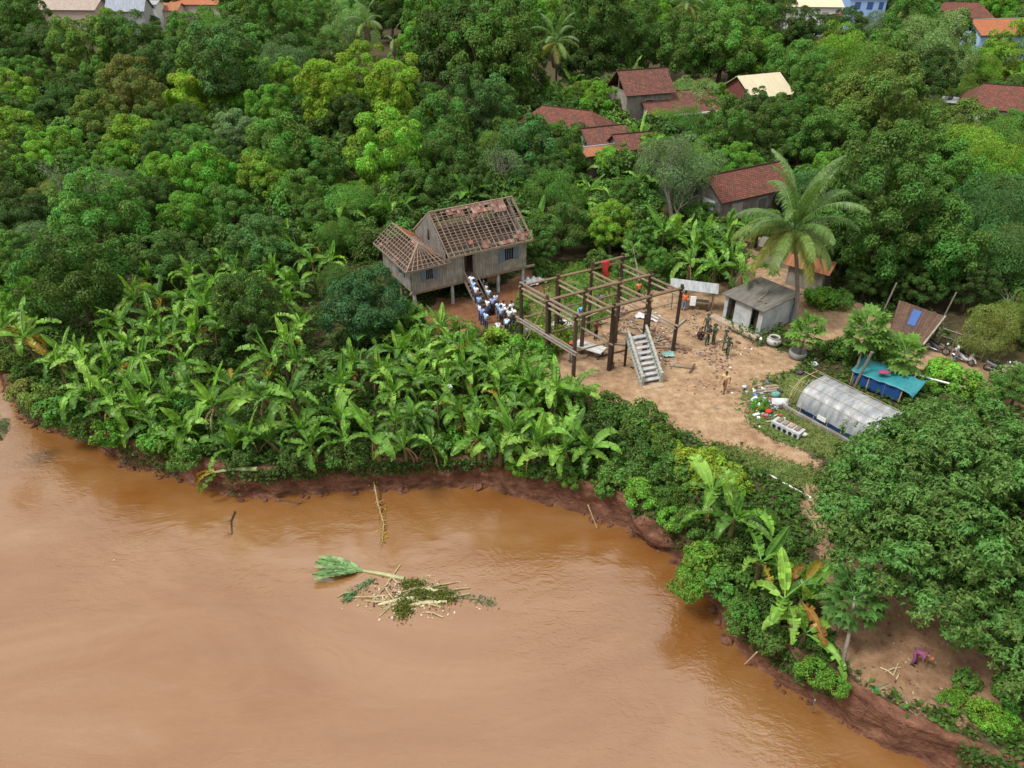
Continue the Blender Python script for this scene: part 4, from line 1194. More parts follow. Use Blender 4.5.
# grey plastic tunnel shelter
c0 = at(785, 407)
c1 = at(840, 437)
ang = math.atan2(c1.y - c0.y, c1.x - c0.x)
o = empty('plastic_tunnel', c0, ang, 'arched shelter covered in grey plastic sheet on a bamboo frame', 'shelter')
TL, TWd, TH_ = 6.0, 3.4, 1.9
def tun(s, k):        # s along, k 0..1 over the arch
    ph = math.pi * k
    y = TWd / 2 - TWd / 2 * math.copysign(abs(math.cos(ph)) ** .62, math.cos(ph))
    z = TH_ * abs(math.sin(ph)) ** .7
    return Vector((s, y, z))
def plastic_material():
    t = NT('grey_plastic')
    v = t.coord()
    n = t.noise(1.4, 5, .6, t.mapped(v, (2.5, .6, .6)))
    n2 = t.noise(7, 4, .7, v)
    c = t.ramp(n, (.3, (.17, .185, .205)), (.6, (.37, .39, .415)), (.75, (.55, .57, .59)))
    d_ = t.bsdf(c, .35, .5, t.bump(n2, .35, .04))
    tr = t.new('ShaderNodeBsdfTranslucent'); tr.inputs['Color'].default_value = (.24, .28, .33, 1)
    ms = t.new('ShaderNodeMixShader'); ms.inputs[0].default_value = .3
    t.l.new(d_, ms.inputs[1]); t.l.new(tr.outputs[0], ms.inputs[2])
    return t.done(ms.outputs[0])
ns, nk = 30, 18
vs = []
for i in range(ns):
    for k in range(nk):
        p = tun(.75 + (TL - .75) * i / (ns - 1), .05 + .93 * k / (nk - 1))
        sag = -.045 * abs(math.sin(i * math.pi / 4)) + .04 * mnoise.noise(Vector((i * .5, k * .5, 3)))
        c = Vector((p.x, TWd / 2, .4))
        vs.append(p + (p - c).normalized() * (sag + .05))
m = MB(); m.add(vs, [(i * nk + k, (i + 1) * nk + k, (i + 1) * nk + k + 1, i * nk + k + 1) for i in range(ns - 1) for k in range(nk - 1)])
ob = m.build('cover', plastic_material(), o, smooth=True)
for i in range(7):
    s = .1 + (TL - .2) * i / 6
    MB().tube([tun(s, k / 14) for k in range(15)], .022, 5).build('hoop', M_BAMBOO, o)
for k in (.22, .36, .5, .64, .78):
    p = tun(0, k)
    MB().tube([(-.25, p.y, p.z + .1), (TL + .1, p.y, p.z + .1)], .014, 5).build('purlin', M_BAMBOO, o)
for k in range(4):
    MB().tube([(-.15 + .12 * k, .1 + .3 * k, 0), (.3 + .1 * k, .5 + .35 * k, 1.9)], .03, 5).build('slat', M_BAMBOO, o)
MB().bar((-.2, -.12, .12), (TL + .2, -.12, .12), .18, .2).build('kerb_beam', M_GREYWOOD, o)
MB().box((1.3, .35, .45), (1.0, .04, .9)).build('inner_tarp', M_PAINT, o, color=(.03, .09, .3))
MB().box((TL / 2 + .3, TWd / 2, .05), (TL - 1, TWd - .6, .06)).build('floor_tarp', M_PAINT, o, color=(.05, .12, .32))
MB().box((2.6, -.06, .6), (.6, .03, .3)).build('patch', M_PAINT, o, color=(.6, .62, .62))
# blue tarp shed with teal net
c0, c1 = at(850, 384), at(898, 403)
ang = math.atan2(c1.y - c0.y, c1.x - c0.x)
o = empty('tarp_shed', c0, ang, 'low shed walled with a blue tarpaulin and roofed with sagging teal net', 'shed')
BLn = (c1 - c0).length
for i in range(4):
    x = BLn * i / 3
    MB().tube([(x, 0, -.1), (x, 0, 1.1)], .05, 6).build('post', M_BAMBOO, o)
    MB().tube([(x, 2.0, -.1), (x, 2.0, 1.42)], .05, 6).build('post', M_BAMBOO, o)
MB().tube([(.35, -.1, -.1), (.75, -.05, 2.9)], .1, 7).build('leaning_pole', M_GREYBARK, o)
n_ = 16
vs = [(BLn * i / (n_ - 1), .05 * math.sin(i * 1.7), 1.08 * j / 5 + .02) for i in range(n_) for j in range(6)]
m = MB(); m.add(vs, [(i * 6 + j, (i + 1) * 6 + j, (i + 1) * 6 + j + 1, i * 6 + j + 1) for i in range(n_ - 1) for j in range(5)])
ob = m.build('tarp_wall', M_PAINT, o, smooth=True, color=(.012, .055, .19))
ob.modifiers.new('thick', 'SOLIDIFY').thickness = .015
vs = []
for i in range(n_):
    for j in range(8):
        u, v = i / (n_ - 1), j / 7
        vs.append(((BLn + .9) * u - .15, -.15 + 2.3 * v, 1.12 + .35 * v - .25 * math.sin(u * math.pi) * v - .22 * abs(math.sin(u * 9.4)) * v + .2 * mnoise.noise(Vector((u * 6, v * 4, 1))) - (.5 * max(0, u - .8) * 3)))
m = MB(); m.add(vs, [(i * 8 + j, (i + 1) * 8 + j, (i + 1) * 8 + j + 1, i * 8 + j + 1) for i in range(n_ - 1) for j in range(7)])
ob = m.build('net_roof', M_PAINT, o, smooth=True, color=(.02, .17, .2))
ob.modifiers.new('thick', 'SOLIDIFY').thickness = .015
ob = MB().ball((0, 0, .05), (.42, .22, .09), 10, 6).build('cloth_bundle', M_CLOTH, None, at(884, 373, 1.4), smooth=True, color=(.3, .04, .1))
tag(ob, 'crimson cloth bundle lying on the teal net', 'bundle')
# lean-to with plank roof and a blue sheet
q = [P(889, 335, 1.0), P(922, 345, 1.0), P(944, 316, 2.5), P(899, 300, 2.5)]
o = empty('plank_lean_to', (q[0] + q[1] + q[2] + q[3]) / 4 * 1.0, 0, 'sloping brown plank roof of a lean-to with a blue sheet on it', 'lean-to')
o.location.z = 0
off = o.location.copy()
q = [p - off for p in q]
M_LEANTO = wood_material('brown_planks', (.06, .035, .026), (.15, .095, .07), (4, 4, 4))
nb_ = 14
for i in range(nb_):
    f0, f1 = (i + .03) / nb_, (i + .97) / nb_
    a0, a1 = q[0].lerp(q[1], f0), q[0].lerp(q[1], f1)
    b0, b1 = q[3].lerp(q[2], f0), q[3].lerp(q[2], f1)
    dz = Vector((0, 0, .015 * (i % 3)))
    MB().hexa([p + dz - Vector((0, 0, .04)) for p in (a0, a1, b1, b0)], [p + dz for p in (a0, a1, b1, b0)]).build('plank', M_LEANTO, o)
def onq(u, v): return q[0].lerp(q[1], u).lerp(q[3].lerp(q[2], u), v)
s4 = [onq(.36, .42), onq(.56, .42), onq(.56, .88), onq(.36, .88)]
MB().hexa([p + Vector((0, 0, .04)) for p in s4], [p + Vector((0, 0, .07)) for p in s4]).build('blue_sheet', M_PAINT, o, color=(.03, .08, .24))
for u, v in ((.03, .03), (.97, .03), (.97, .97), (.03, .97)):
    p = onq(u, v)
    MB().tube([(p.x, p.y, -.1), (p.x, p.y, p.z - .05)], .07, 6).build('post', M_DARKWOOD, o)
MB().bar(onq(1.03, 0) + Vector((0, 0, .03)), onq(1.03, 1) + Vector((0, 0, .03)), .12, .14).build('edge_board', M_GREYWOOD, o)
# rail fence by the motorbikes
o = empty('rail_fence', at(945, 352), 0, 'grey rail fence of thin poles behind the motorbikes', 'fence')
f0, f1 = at(936, 347) - at(945, 352), at(980, 362) - at(945, 352)
for i in range(4):
    p = f0.lerp(f1, i / 3)
    MB().tube([p - Vector((0, 0, .1)), p + Vector((0, 0, 1.7))], .05, 6).build('post', M_GREYBARK, o)
for h in (.35, 1.0, 1.6):
    MB().tube([f0 + Vector((0, 0, h)), f1 + Vector((0, 0, h))], .035, 6).build('rail', M_GREYBARK, o)
for x, y, ly in ((883, 312, .4), (941, 322, .5)):
    ob = MB().tube([(0, 0, -.1), (.35, 0, 2.6)], .06, 6).build('bamboo_pole', M_GREYBARK, None, at(x, y))
    tag(ob, 'pale pole leaning in the shade beside the plank lean-to', 'pole', 'poles by the lean-to')
# motorbikes
def wheel(m_o, x):
    w_ = empty('wheel', (x, 0, .29)); w_.parent = m_o
    n_ = 18
    m = MB()
    for k in range(n_):
        for a_ in range(6):
            t_, s_ = 2 * math.pi * k / n_, 2 * math.pi * a_ / 6
            r_ = .25 + .045 * math.cos(s_)
            m.v.append((r_ * math.cos(t_), .045 * math.sin(s_), r_ * math.sin(t_)))
    for k in range(n_):
        for a_ in range(6):
            m.f.append((k * 6 + a_, ((k + 1) % n_) * 6 + a_, ((k + 1) % n_) * 6 + (a_ + 1) % 6, k * 6 + (a_ + 1) % 6)); m.m.append(0)
    m.build('tyre', M_RUBBER, w_, smooth=True)
    m = MB()
    m.tube([(0, -.05, 0), (0, .05, 0)], .05, 10)
    for k in range(5):
        t_ = 2 * math.pi * k / 5
        m.bar((0, 0, 0), (.22 * math.cos(t_), 0, .22 * math.sin(t_)), .03, .03)
    m.build('rim', M_METAL, w_)
def motorbike(px, rz, col, label):
    o = empty('motorbike', at(*px), rz, label, 'motorbike', 'motorbikes parked in the lane')
    wheel(o, .62); wheel(o, -.6)
    m = MB()
    m.add([(.42, s * .09, z) for s in (-1, 1) for z in (.35, .9)] + [(.62, s * .05, z) for s in (-1, 1) for z in (.55, .95)], [(0, 1, 5, 4), (2, 6, 7, 3), (1, 3, 7, 5), (0, 4, 6, 2), (0, 2, 3, 1), (4, 5, 7, 6)])
    m.build('front_shield', M_PAINT, o, color=col)
    m = MB(); m.tube([(.35, 0, .36), (.05, 0, .34), (-.25, 0, .5), (-.62, 0, .68), (-.82, 0, .74)], [.1, .12, .17, .13, .05], 8)
    m.build('body', M_PAINT, o, smooth=True, color=col)
    m = MB(); m.tube([(.05, 0, .66), (-.2, 0, .74), (-.5, 0, .78), (-.7, 0, .8)], [.07, .12, .12, .05], 8)
    m.build('seat', M_RUBBER, o, smooth=True)
    MB().tube([(.28, -.34, 1.0), (.45, -.14, .98), (.48, 0, .97), (.45, .14, .98), (.28, .34, 1.0)], .022, 6).build('handlebar', M_RUBBER, o)
    MB().tube([(.5, 0, .98), (.62, 0, .3)], .035, 6).build('fork', M_METAL, o)
    MB().ball((.56, 0, .92), (.07, .09, .08), 8, 6).build('headlight', M_PAINT, o, color=(.6, .62, .62))
    MB().tube([(.62 + .33 * math.cos(a_), 0, .29 + .33 * math.sin(a_)) for a_ in np.linspace(.3, 2.4, 7)], .05, 6).build('front_mudguard', M_PAINT, o, color=col)
    MB().box((0, 0, .3), (.34, .2, .22)).build('engine', M_METAL, o)
    MB().tube([(.05, -.15, .25), (-.4, -.18, .28), (-.75, -.18, .36)], [.03, .05, .055], 8).build('exhaust', M_METAL, o)
    MB().bar((0, .1, .22), (-.1, .32, 0), .03).build('kickstand', M_METAL, o)
    for s in (-1, 1): MB().tube([(.42, s * .16, 1.0), (.44, s * .24, 1.18)], .012, 5).build('mirror_stem', M_RUBBER, o)
motorbike((936, 352), rad(-50), (.05, .05, .055), 'black motorbike parked in front of the rail fence')
motorbike((962, 362), rad(-65), (.5, .52, .55), 'white motorbike parked in front of the rail fence')
motorbike((996, 372), rad(-20), (.2, .2, .22), 'grey motorbike half under the bushes at the lane end')
motorbike((771, 249), rad(50), (.04, .04, .05), 'black motorbike parked on the lane under the coconut palm')
motorbike((778, 252), rad(30), (.2, .02, .02), 'dark red motorbike parked on the lane under the coconut palm')
# junk heap by the tunnel
def poly_bag(px, r, col, label, z=0.0, name='plastic_bag', cat='bag', seed=1):
    m = MB(); m.ball((0, 0, r * .6), (r, r * .85, r * .62), 10, 7)
    m.v = [tuple(Vector(v) * (1 + .22 * mnoise.noise(Vector(v) * (2.2 / r) + Vector((seed, 0, 0))))) for v in m.v]
    ob_ = m.build(name, M_CLOTH, None, P(*px) + Vector((0, 0, z)), smooth=True, color=col)
    return tag(ob_, label, cat)
poly_bag((744, 388), .18, (.35, .42, .46), 'grey blue plastic bag at the edge of the grass', seed=1)
poly_bag((755, 402), .3, (.5, .58, .68), 'pale blue plastic bag in the junk heap', seed=2)
poly_bag((760, 407), .25, (.62, .64, .64), 'white plastic bag at the front of the junk heap', seed=3)
poly_bag((775, 397), .34, (.1, .24, .2), 'dark green bundle in the junk heap', seed=4)
poly_bag((768, 413), .24, (.5, .04, .03), 'bright red bag in the junk heap', seed=5)
poly_bag((803, 436), .24, (.5, .48, .45), 'round white sack lying on the lawn below the tunnel', seed=6)
poly_bag((814, 366), .26, (.5, .5, .55), 'white sack behind the end of the tunnel', seed=8)
poly_bag((799, 374), .24, (.13, .06, .16), 'purple cloth bundle behind the end of the tunnel', seed=9)
ob = MB().add([(-.5, 0, 0), (.5, -.1, 0), (.6, .6, .35), (-.4, .7, .3), (-.5, 0, .03), (.5, -.1, .03), (.6, .6, .38), (-.4, .7, .33)], [(3, 2, 1, 0), (4, 5, 6, 7), (0, 1, 5, 4), (1, 2, 6, 5), (2, 3, 7, 6), (3, 0, 4, 7)]).build('metal_sheet', M_TIN if False else M_CONC_L, None, at(780, 408))
tag(ob, 'bent grey sheet propped in the junk heap', 'sheet')
o = empty('plank_pile', at(766, 390), rad(10), 'stacked weathered boards under the junk heap', 'boards')
for i in range(5): MB().bar((-.8 + .1 * i, -.3 + .16 * i, .06 + .05 * (i % 2)), (.9, -.2 + .14 * i, .08 + .05 * (i % 2)), .15, .04).build('board', M_OLDWOOD, o)
o = empty('holed_rack', at(787, 431), ang - rad(2), 'small pale rack with rows of round holes on the lawn', 'rack')
MB().box((0, 0, .42), (1.9, .75, .06)).build('top', M_CONC_L, o)
MB().box((0, -.36, .22), (1.9, .05, .36)).build('front', M_CONC_L, o)
for i in range(5): MB().tube([(-.72 + .36 * i, -.375, .21), (-.72 + .36 * i, -.42, .21)], .12, 12).build('dark_disc', M_DARK, o)  # solid dark discs; the shade of the holes is put into colour
for sx in (-.85, .85): MB().box((sx, .05, .2), (.08, .7, .38)).build('end', M_CONC_L, o)
for i in range(4): MB().box((-.6 + .4 * i, .05, .5), (.26, .5, .08)).build('slat', M_OLDWOOD, o)
ob = MB().tube([(0, 0, .06), P(811, 499) - P(763, 472) + Vector((0, 0, .07))], .05, 6).build('white_pole', M_PAINT, None, at(763, 472), color=(.62, .6, .56))
tag(ob, 'long white pole lying at the edge of the lawn above the bank', 'pole')
ob = MB().tube([(0, 0, .7), (3.2, -2.2, .75)], .07, 6).build('white_pole', M_PAINT, None, at(912, 383), color=(.66, .66, .64))
tag(ob, 'white pipe resting beside the teal net shed', 'pipe')
ob = MB().tube([(0, 0, .02), (.8, -.4, .5)], .04, 6).build('wooden_stake', M_BAMBOO, None, at(766, 422))
tag(ob, 'wooden stake standing in the junk heap', 'stake')
jk = MB()
jm = [plain('junk_%s' % n, c, .7) for n, c in (('white', (.55, .55, .55)), ('grey', (.25, .26, .27)), ('blue', (.08, .16, .3)), ('dark', (.05, .05, .05)), ('brown', (.16, .1, .07)), ('red', (.35, .04, .03)))]
for i in range(150):
    x, y = R.gauss(766, 10), R.gauss(403, 9)
    p = at(x, y)
    jk.mi = R.choices(range(6), (4, 4, 2, 4, 5, 1))[0]
    s = R.uniform(.05, .2)
    h_ = s * R.uniform(.3, .9)
    jk.box((p.x, p.y, h_ / 2 + .01), (s * R.uniform(1, 3), s, h_), R.uniform(0, 3.1))
tag(jk.build('junk_scatter', jm), 'small mixed household junk strewn on the grass by the tunnel', 'junk', kind='stuff')
# concrete pillars hidden in the bananas
for px, h, lb in (((450, 412), 1.9, 'taller square concrete pillar standing among the banana plants'), ((438, 418), 1.1, 'short broken concrete pillar standing among the banana plants')):
    o = empty('concrete_pillar', at(*px), rad(20), lb, 'pillar')
    MB().box((0, 0, h / 2), (.34, .34, h)).build('shaft', M_CONC_L, o)
    MB().box((0, 0, h + .05), (.42, .42, .1)).build('cap', M_CONC_L, o)
# scattered timber and rubble
tl_ = 'long thin timber left lying on the bare yard'
for i in range(34):
    x, y = R.uniform(560, 720), R.uniform(322, 398)
    if i < 14: x, y = R.uniform(600, 665), R.uniform(305, 345)
    p = at(x, y)
    if not inpoly(np.array([[p.x, p.y]]), YARD)[0]: continue
    a_, l_ = R.choice((28, 118, 60, -20)) + R.uniform(-12, 12), R.uniform(.8, 2.6)
    dx, dy = math.cos(rad(a_)) * l_ / 2, math.sin(rad(a_)) * l_ / 2
    ob = MB().bar((-dx, -dy, .05), (dx, dy, .05 + R.uniform(0, .25)), R.uniform(.06, .16), .05).build('loose_timber', R.choice((M_BATTEN, M_OLDWOOD, M_DARKWOOD, M_GREYWOOD)), None, (p.x, p.y, 0))
    tag(ob, tl_, 'timber', 'timbers lying in the yard')
rub = MB()
rmats = [TM[0], TM[1], TM[3], M_OLDWOOD, plain('litter_white', (.65, .65, .66), .7), M_CONC, M_DARKWOOD]
for i in range(1900):
    if i < 1000: x, y = R.gauss(690, 34), R.gauss(352, 22)
    else: x, y = R.gauss(632, 34), R.gauss(328, 14)
    p = at(x, y)
    if y > 450 or not inpoly(np.array([[p.x, p.y]]), YARD)[0]: continue
    if mnoise.noise(Vector((p.x * .5, p.y * .5, 4))) < .0: continue
    rub.mi = R.choices(range(7), (4, 6, 5, 5, 1.1, 3, 3))[0]
    s = R.uniform(.03, .11) * (1.6 if R.random() < .08 else 1)
    rub.box((p.x, p.y, s * .22 + .01), (s * 1.5, s, s * .4), R.uniform(0, 3.1))
tag(rub.build('rubble', rmats), 'broken tiles, chips and litter strewn over the yard', 'rubble', kind='stuff')
# ---------------------------------------------------------------- vegetation
def unit(a):
    return a / (np.linalg.norm(a, axis=-1, keepdims=True) + 1e-9)
def leaves(c, nrm, dirn, L, W, fold=0.12):
    """four-cornered leaf blades at c, facing nrm, pointing along dirn"""
    nrm = unit(nrm)
    t = unit(dirn - nrm * (dirn * nrm).sum(1, keepdims=True))
    s = np.cross(nrm, t)
    L, W = np.asarray(L).reshape(-1, 1), np.asarray(W).reshape(-1, 1)
    v = np.stack([c - t * L * .5, c + s * W * .5 + t * L * .05 + nrm * W * fold, c + t * L * .5 - nrm * L * .12, c - s * W * .5 + t * L * .05 + nrm * W * fold], 1)
    n = len(c)
    return v.reshape(-1, 3), np.arange(4 * n).reshape(n, 4)
def crown(name, seed, Rh, Rv, zc, n_clump, n_leaf, leaf, clump=(.2, .34), low=-.35, lobes=.25, mat=None, up=.5, stretch=1.0, inner=.15, droop=.3, aspect=.42):
    r = np.random.RandomState(seed)
    d = unit(r.normal(size=(n_clump * 3, 3)))
    d = d[d[:, 2] > low][:n_clump]
    n_clump = len(d)
    lob = unit(r.normal(size=(7, 3)))
    k = 1 + lobes * (np.maximum(0, (d @ lob.T) - .55).max(1) * 2.2 - .35)
    rad_ = r.uniform(.62, .9, n_clump) * k
    ins = r.rand(n_clump) < inner
    rad_[ins] *= r.uniform(.2, .7, ins.sum())
    cc = d * rad_[:, None] * np.array([Rh, Rh, Rv])
    cr = r.uniform(*clump, n_clump) * Rh
    per = r.multinomial(n_leaf, cr ** 2 / (cr ** 2).sum())
    idx = np.repeat(np.arange(n_clump), per)
    n = len(idx)
    dl = unit(unit(r.normal(size=(n, 3))) + .55 * d[idx] + np.array([0, 0, .25]))
    rr_ = r.uniform(.55, 1.08, n) ** .6
    pos = cc[idx] + dl * (cr[idx] * rr_)[:, None] * np.array([1, 1, .8 * stretch])
    nrm = dl * .7 + np.array([0, 0, up]) + r.normal(size=(n, 3)) * .42
    dirn = dl + r.normal(size=(n, 3)) * .6 - np.array([0, 0, droop])
    L = leaf * r.uniform(.65, 1.3, n)
    v, f = leaves(pos, nrm, dirn, L, L * aspect * r.uniform(.8, 1.2, n))
    v[:, 2] += zc
    cv = r.rand(n_clump)
    return np_mesh(name, v, f, mat or M_LEAF, {'rnd': np.repeat(r.rand(n), 4), 'clump': np.repeat(cv[idx], 4)}), cc + np.array([0, 0, zc])
def trunk_mesh(name, ctr, h0, r0, seed, n_limb=9, mat=None, lean=.4):
    q = random.Random(seed)
    m = MB()
    x, y = q.uniform(-lean, lean), q.uniform(-lean, lean)
    fork = Vector((x * .5, y * .5, h0 * .55))
    m.tube([(0, 0, -.3), (0, 0, .15), (x * .3, y * .3, h0 * .3), fork], [r0 * 1.5, r0 * 1.15, r0 * .9, r0 * .75], 8)
    pick = [ctr[i] for i in q.sample(range(len(ctr)), min(n_limb, len(ctr)))]
    for c in pick:
        c = Vector(c)
        mid = fork.lerp(c, .5) + Vector((q.uniform(-.3, .3), q.uniform(-.3, .3), -.25))
        m.tube([fork - Vector((0, 0, .15)), mid, c], [r0 * .5, r0 * .3, r0 * .08], 5, False)
    return m.mesh(name, mat or M_BARK, True)
KINDS = {}
def add_kind(k, variants):
    KINDS[k] = variants
def kind_of(k, n, seed, Rh, Rv, zc, nc, nl, leaf, r0=.28, **kw):
    vs = []
    for i in range(n):
        me, ctr = crown('%s_crown' % k, seed + i, Rh, Rv * (.9 + .1 * (i % 3)), zc, nc, nl, leaf, **kw)
        vs.append((me, trunk_mesh('%s_trunk' % k, ctr, zc, r0, seed + i)))
    KINDS[k] = vs
kind_of('broadleaf_tree', 5, 10, 4, 3.7, 4.2, 90, 22000, .255, low=-.75, clump=(.14, .23), lobes=.3)
kind_of('round_tree', 4, 30, 4, 3.8, 4.2, 130, 23000, .24, clump=(.11, .18), lobes=.15, low=-.75)
kind_of('tall_tree', 3, 50, 4, 5.0, 5.4, 110, 24000, .27, clump=(.13, .22), lobes=.35, low=-.8)
kind_of('feathery_tree', 3, 70, 4, 3.4, 4.0, 75, 19000, .22, clump=(.2, .36), lobes=.4, droop=.8, aspect=.3, up=.3, inner=.3, low=-.75)
kind_of('spreading_tree', 3, 90, 4, 2.4, 3.2, 75, 12000, .32, clump=(.16, .3), lobes=.45, low=-.7)
kind_of('shrub', 5, 110, 1.2, .85, .62, 40, 2600, .2, r0=.06, clump=(.22, .4), low=-.75, lobes=.35)
kind_of('leafy_bush', 4, 130, 1.2, .95, .7, 34, 2100, .24, r0=.05, clump=(.24, .42), low=-.8, lobes=.4, aspect=.6)

GRN = {k: tuple(1.9 * c for c in v) for k, v in dict(dark=(.026, .058, .014), deep=(.032, .074, .016), mid=(.042, .105, .022), green=(.05, .135, .02), bright=(.064, .155, .022), lime=(.074, .155, .022), yellow=(.098, .172, .02),
           olive=(.055, .098, .022), brown=(.08, .1, .03), blue=(.032, .08, .024), grey=(.055, .095, .042), pale=(.085, .145, .055)).items()}
TREE_XY = []
rt = random.Random(21)
def plant(kind, x, y, s, color, label, group, cat='tree', sq=None, rz=None, var=None, z=0.0):
    vs = KINDS[kind]
    cm, tm = vs[rt.randrange(len(vs)) if var is None else var]
    o = empty(kind, (x, y, z), rt.uniform(0, 6.28) if rz is None else rz, label, cat, group)
    k = sq or rt.uniform(.88, 1.12)
    o.scale = (s, s, s * k)
    j = rt.uniform(.85, 1.15)
    col = tuple(c * j * rt.uniform(.94, 1.06) for c in color)
    link('crown', cm, o, color=col)
    link('trunk', tm, o)
    return o
ZC = {'broadleaf_tree': 4.2, 'round_tree': 4.2, 'tall_tree': 5.4, 'feathery_tree': 4.0, 'spreading_tree': 3.2, 'shrub': .62, 'leafy_bush': .7}
RH = {k: (4.0 if v > 2 else 1.2) for k, v in ZC.items()}
def tree_px(px, py, rpx, kind, col, label=None, group=None, sq=None, cat='tree', squash=1.0):
    s = 1.0
    for _ in range(8):
        p = P(px, py, ZC[kind] * s * squash)
        s = rpx * depth(p) / FOC / RH[kind] / 1.0
    c = GRN[col] if isinstance(col, str) else tuple(v * (1.6 if kind not in ('shrub', 'leafy_bush') else 1) for v in col)
    TREE_XY.append((p.x, p.y, RH[kind] * s))
    nm = {'dark': 'dark green', 'deep': 'deep green', 'mid': 'mid green', 'green': 'fresh green', 'bright': 'bright green', 'lime': 'lime green', 'yellow': 'yellow-leaved', 'olive': 'olive green',
          'brown': 'brownish', 'blue': 'blue-green', 'grey': 'grey-green', 'pale': 'pale green'}.get(col if isinstance(col, str) else '', 'green')
    kn = {'broadleaf_tree': 'broadleaf tree with lumpy crown', 'round_tree': 'round-crowned tree', 'tall_tree': 'tall tree with domed crown', 'feathery_tree': 'feathery small-leaved tree',
          'spreading_tree': 'low spreading tree', 'shrub': 'dense shrub', 'leafy_bush': 'large-leaved bush'}[kind]
    side = 'behind the banana grove and the stilt house' if p.x < 2 else ('around the tiled houses' if p.y > 62 else 'by the sandy lane')
    if cat == 'shrub': side = 'in the undergrowth of the river bank'
    lb = label or '%s %s %s' % (nm, kn, side)
    return plant(kind, p.x, p.y, s, c, lb, None if (label and not group) else (group or '%s %ss %s' % (nm, kind.replace('_', ' ').replace('bush', 'bushe'), side)), cat, squash)
B, O, T, F_, S_ = 'broadleaf_tree', 'round_tree', 'tall_tree', 'feathery_tree', 'spreading_tree'
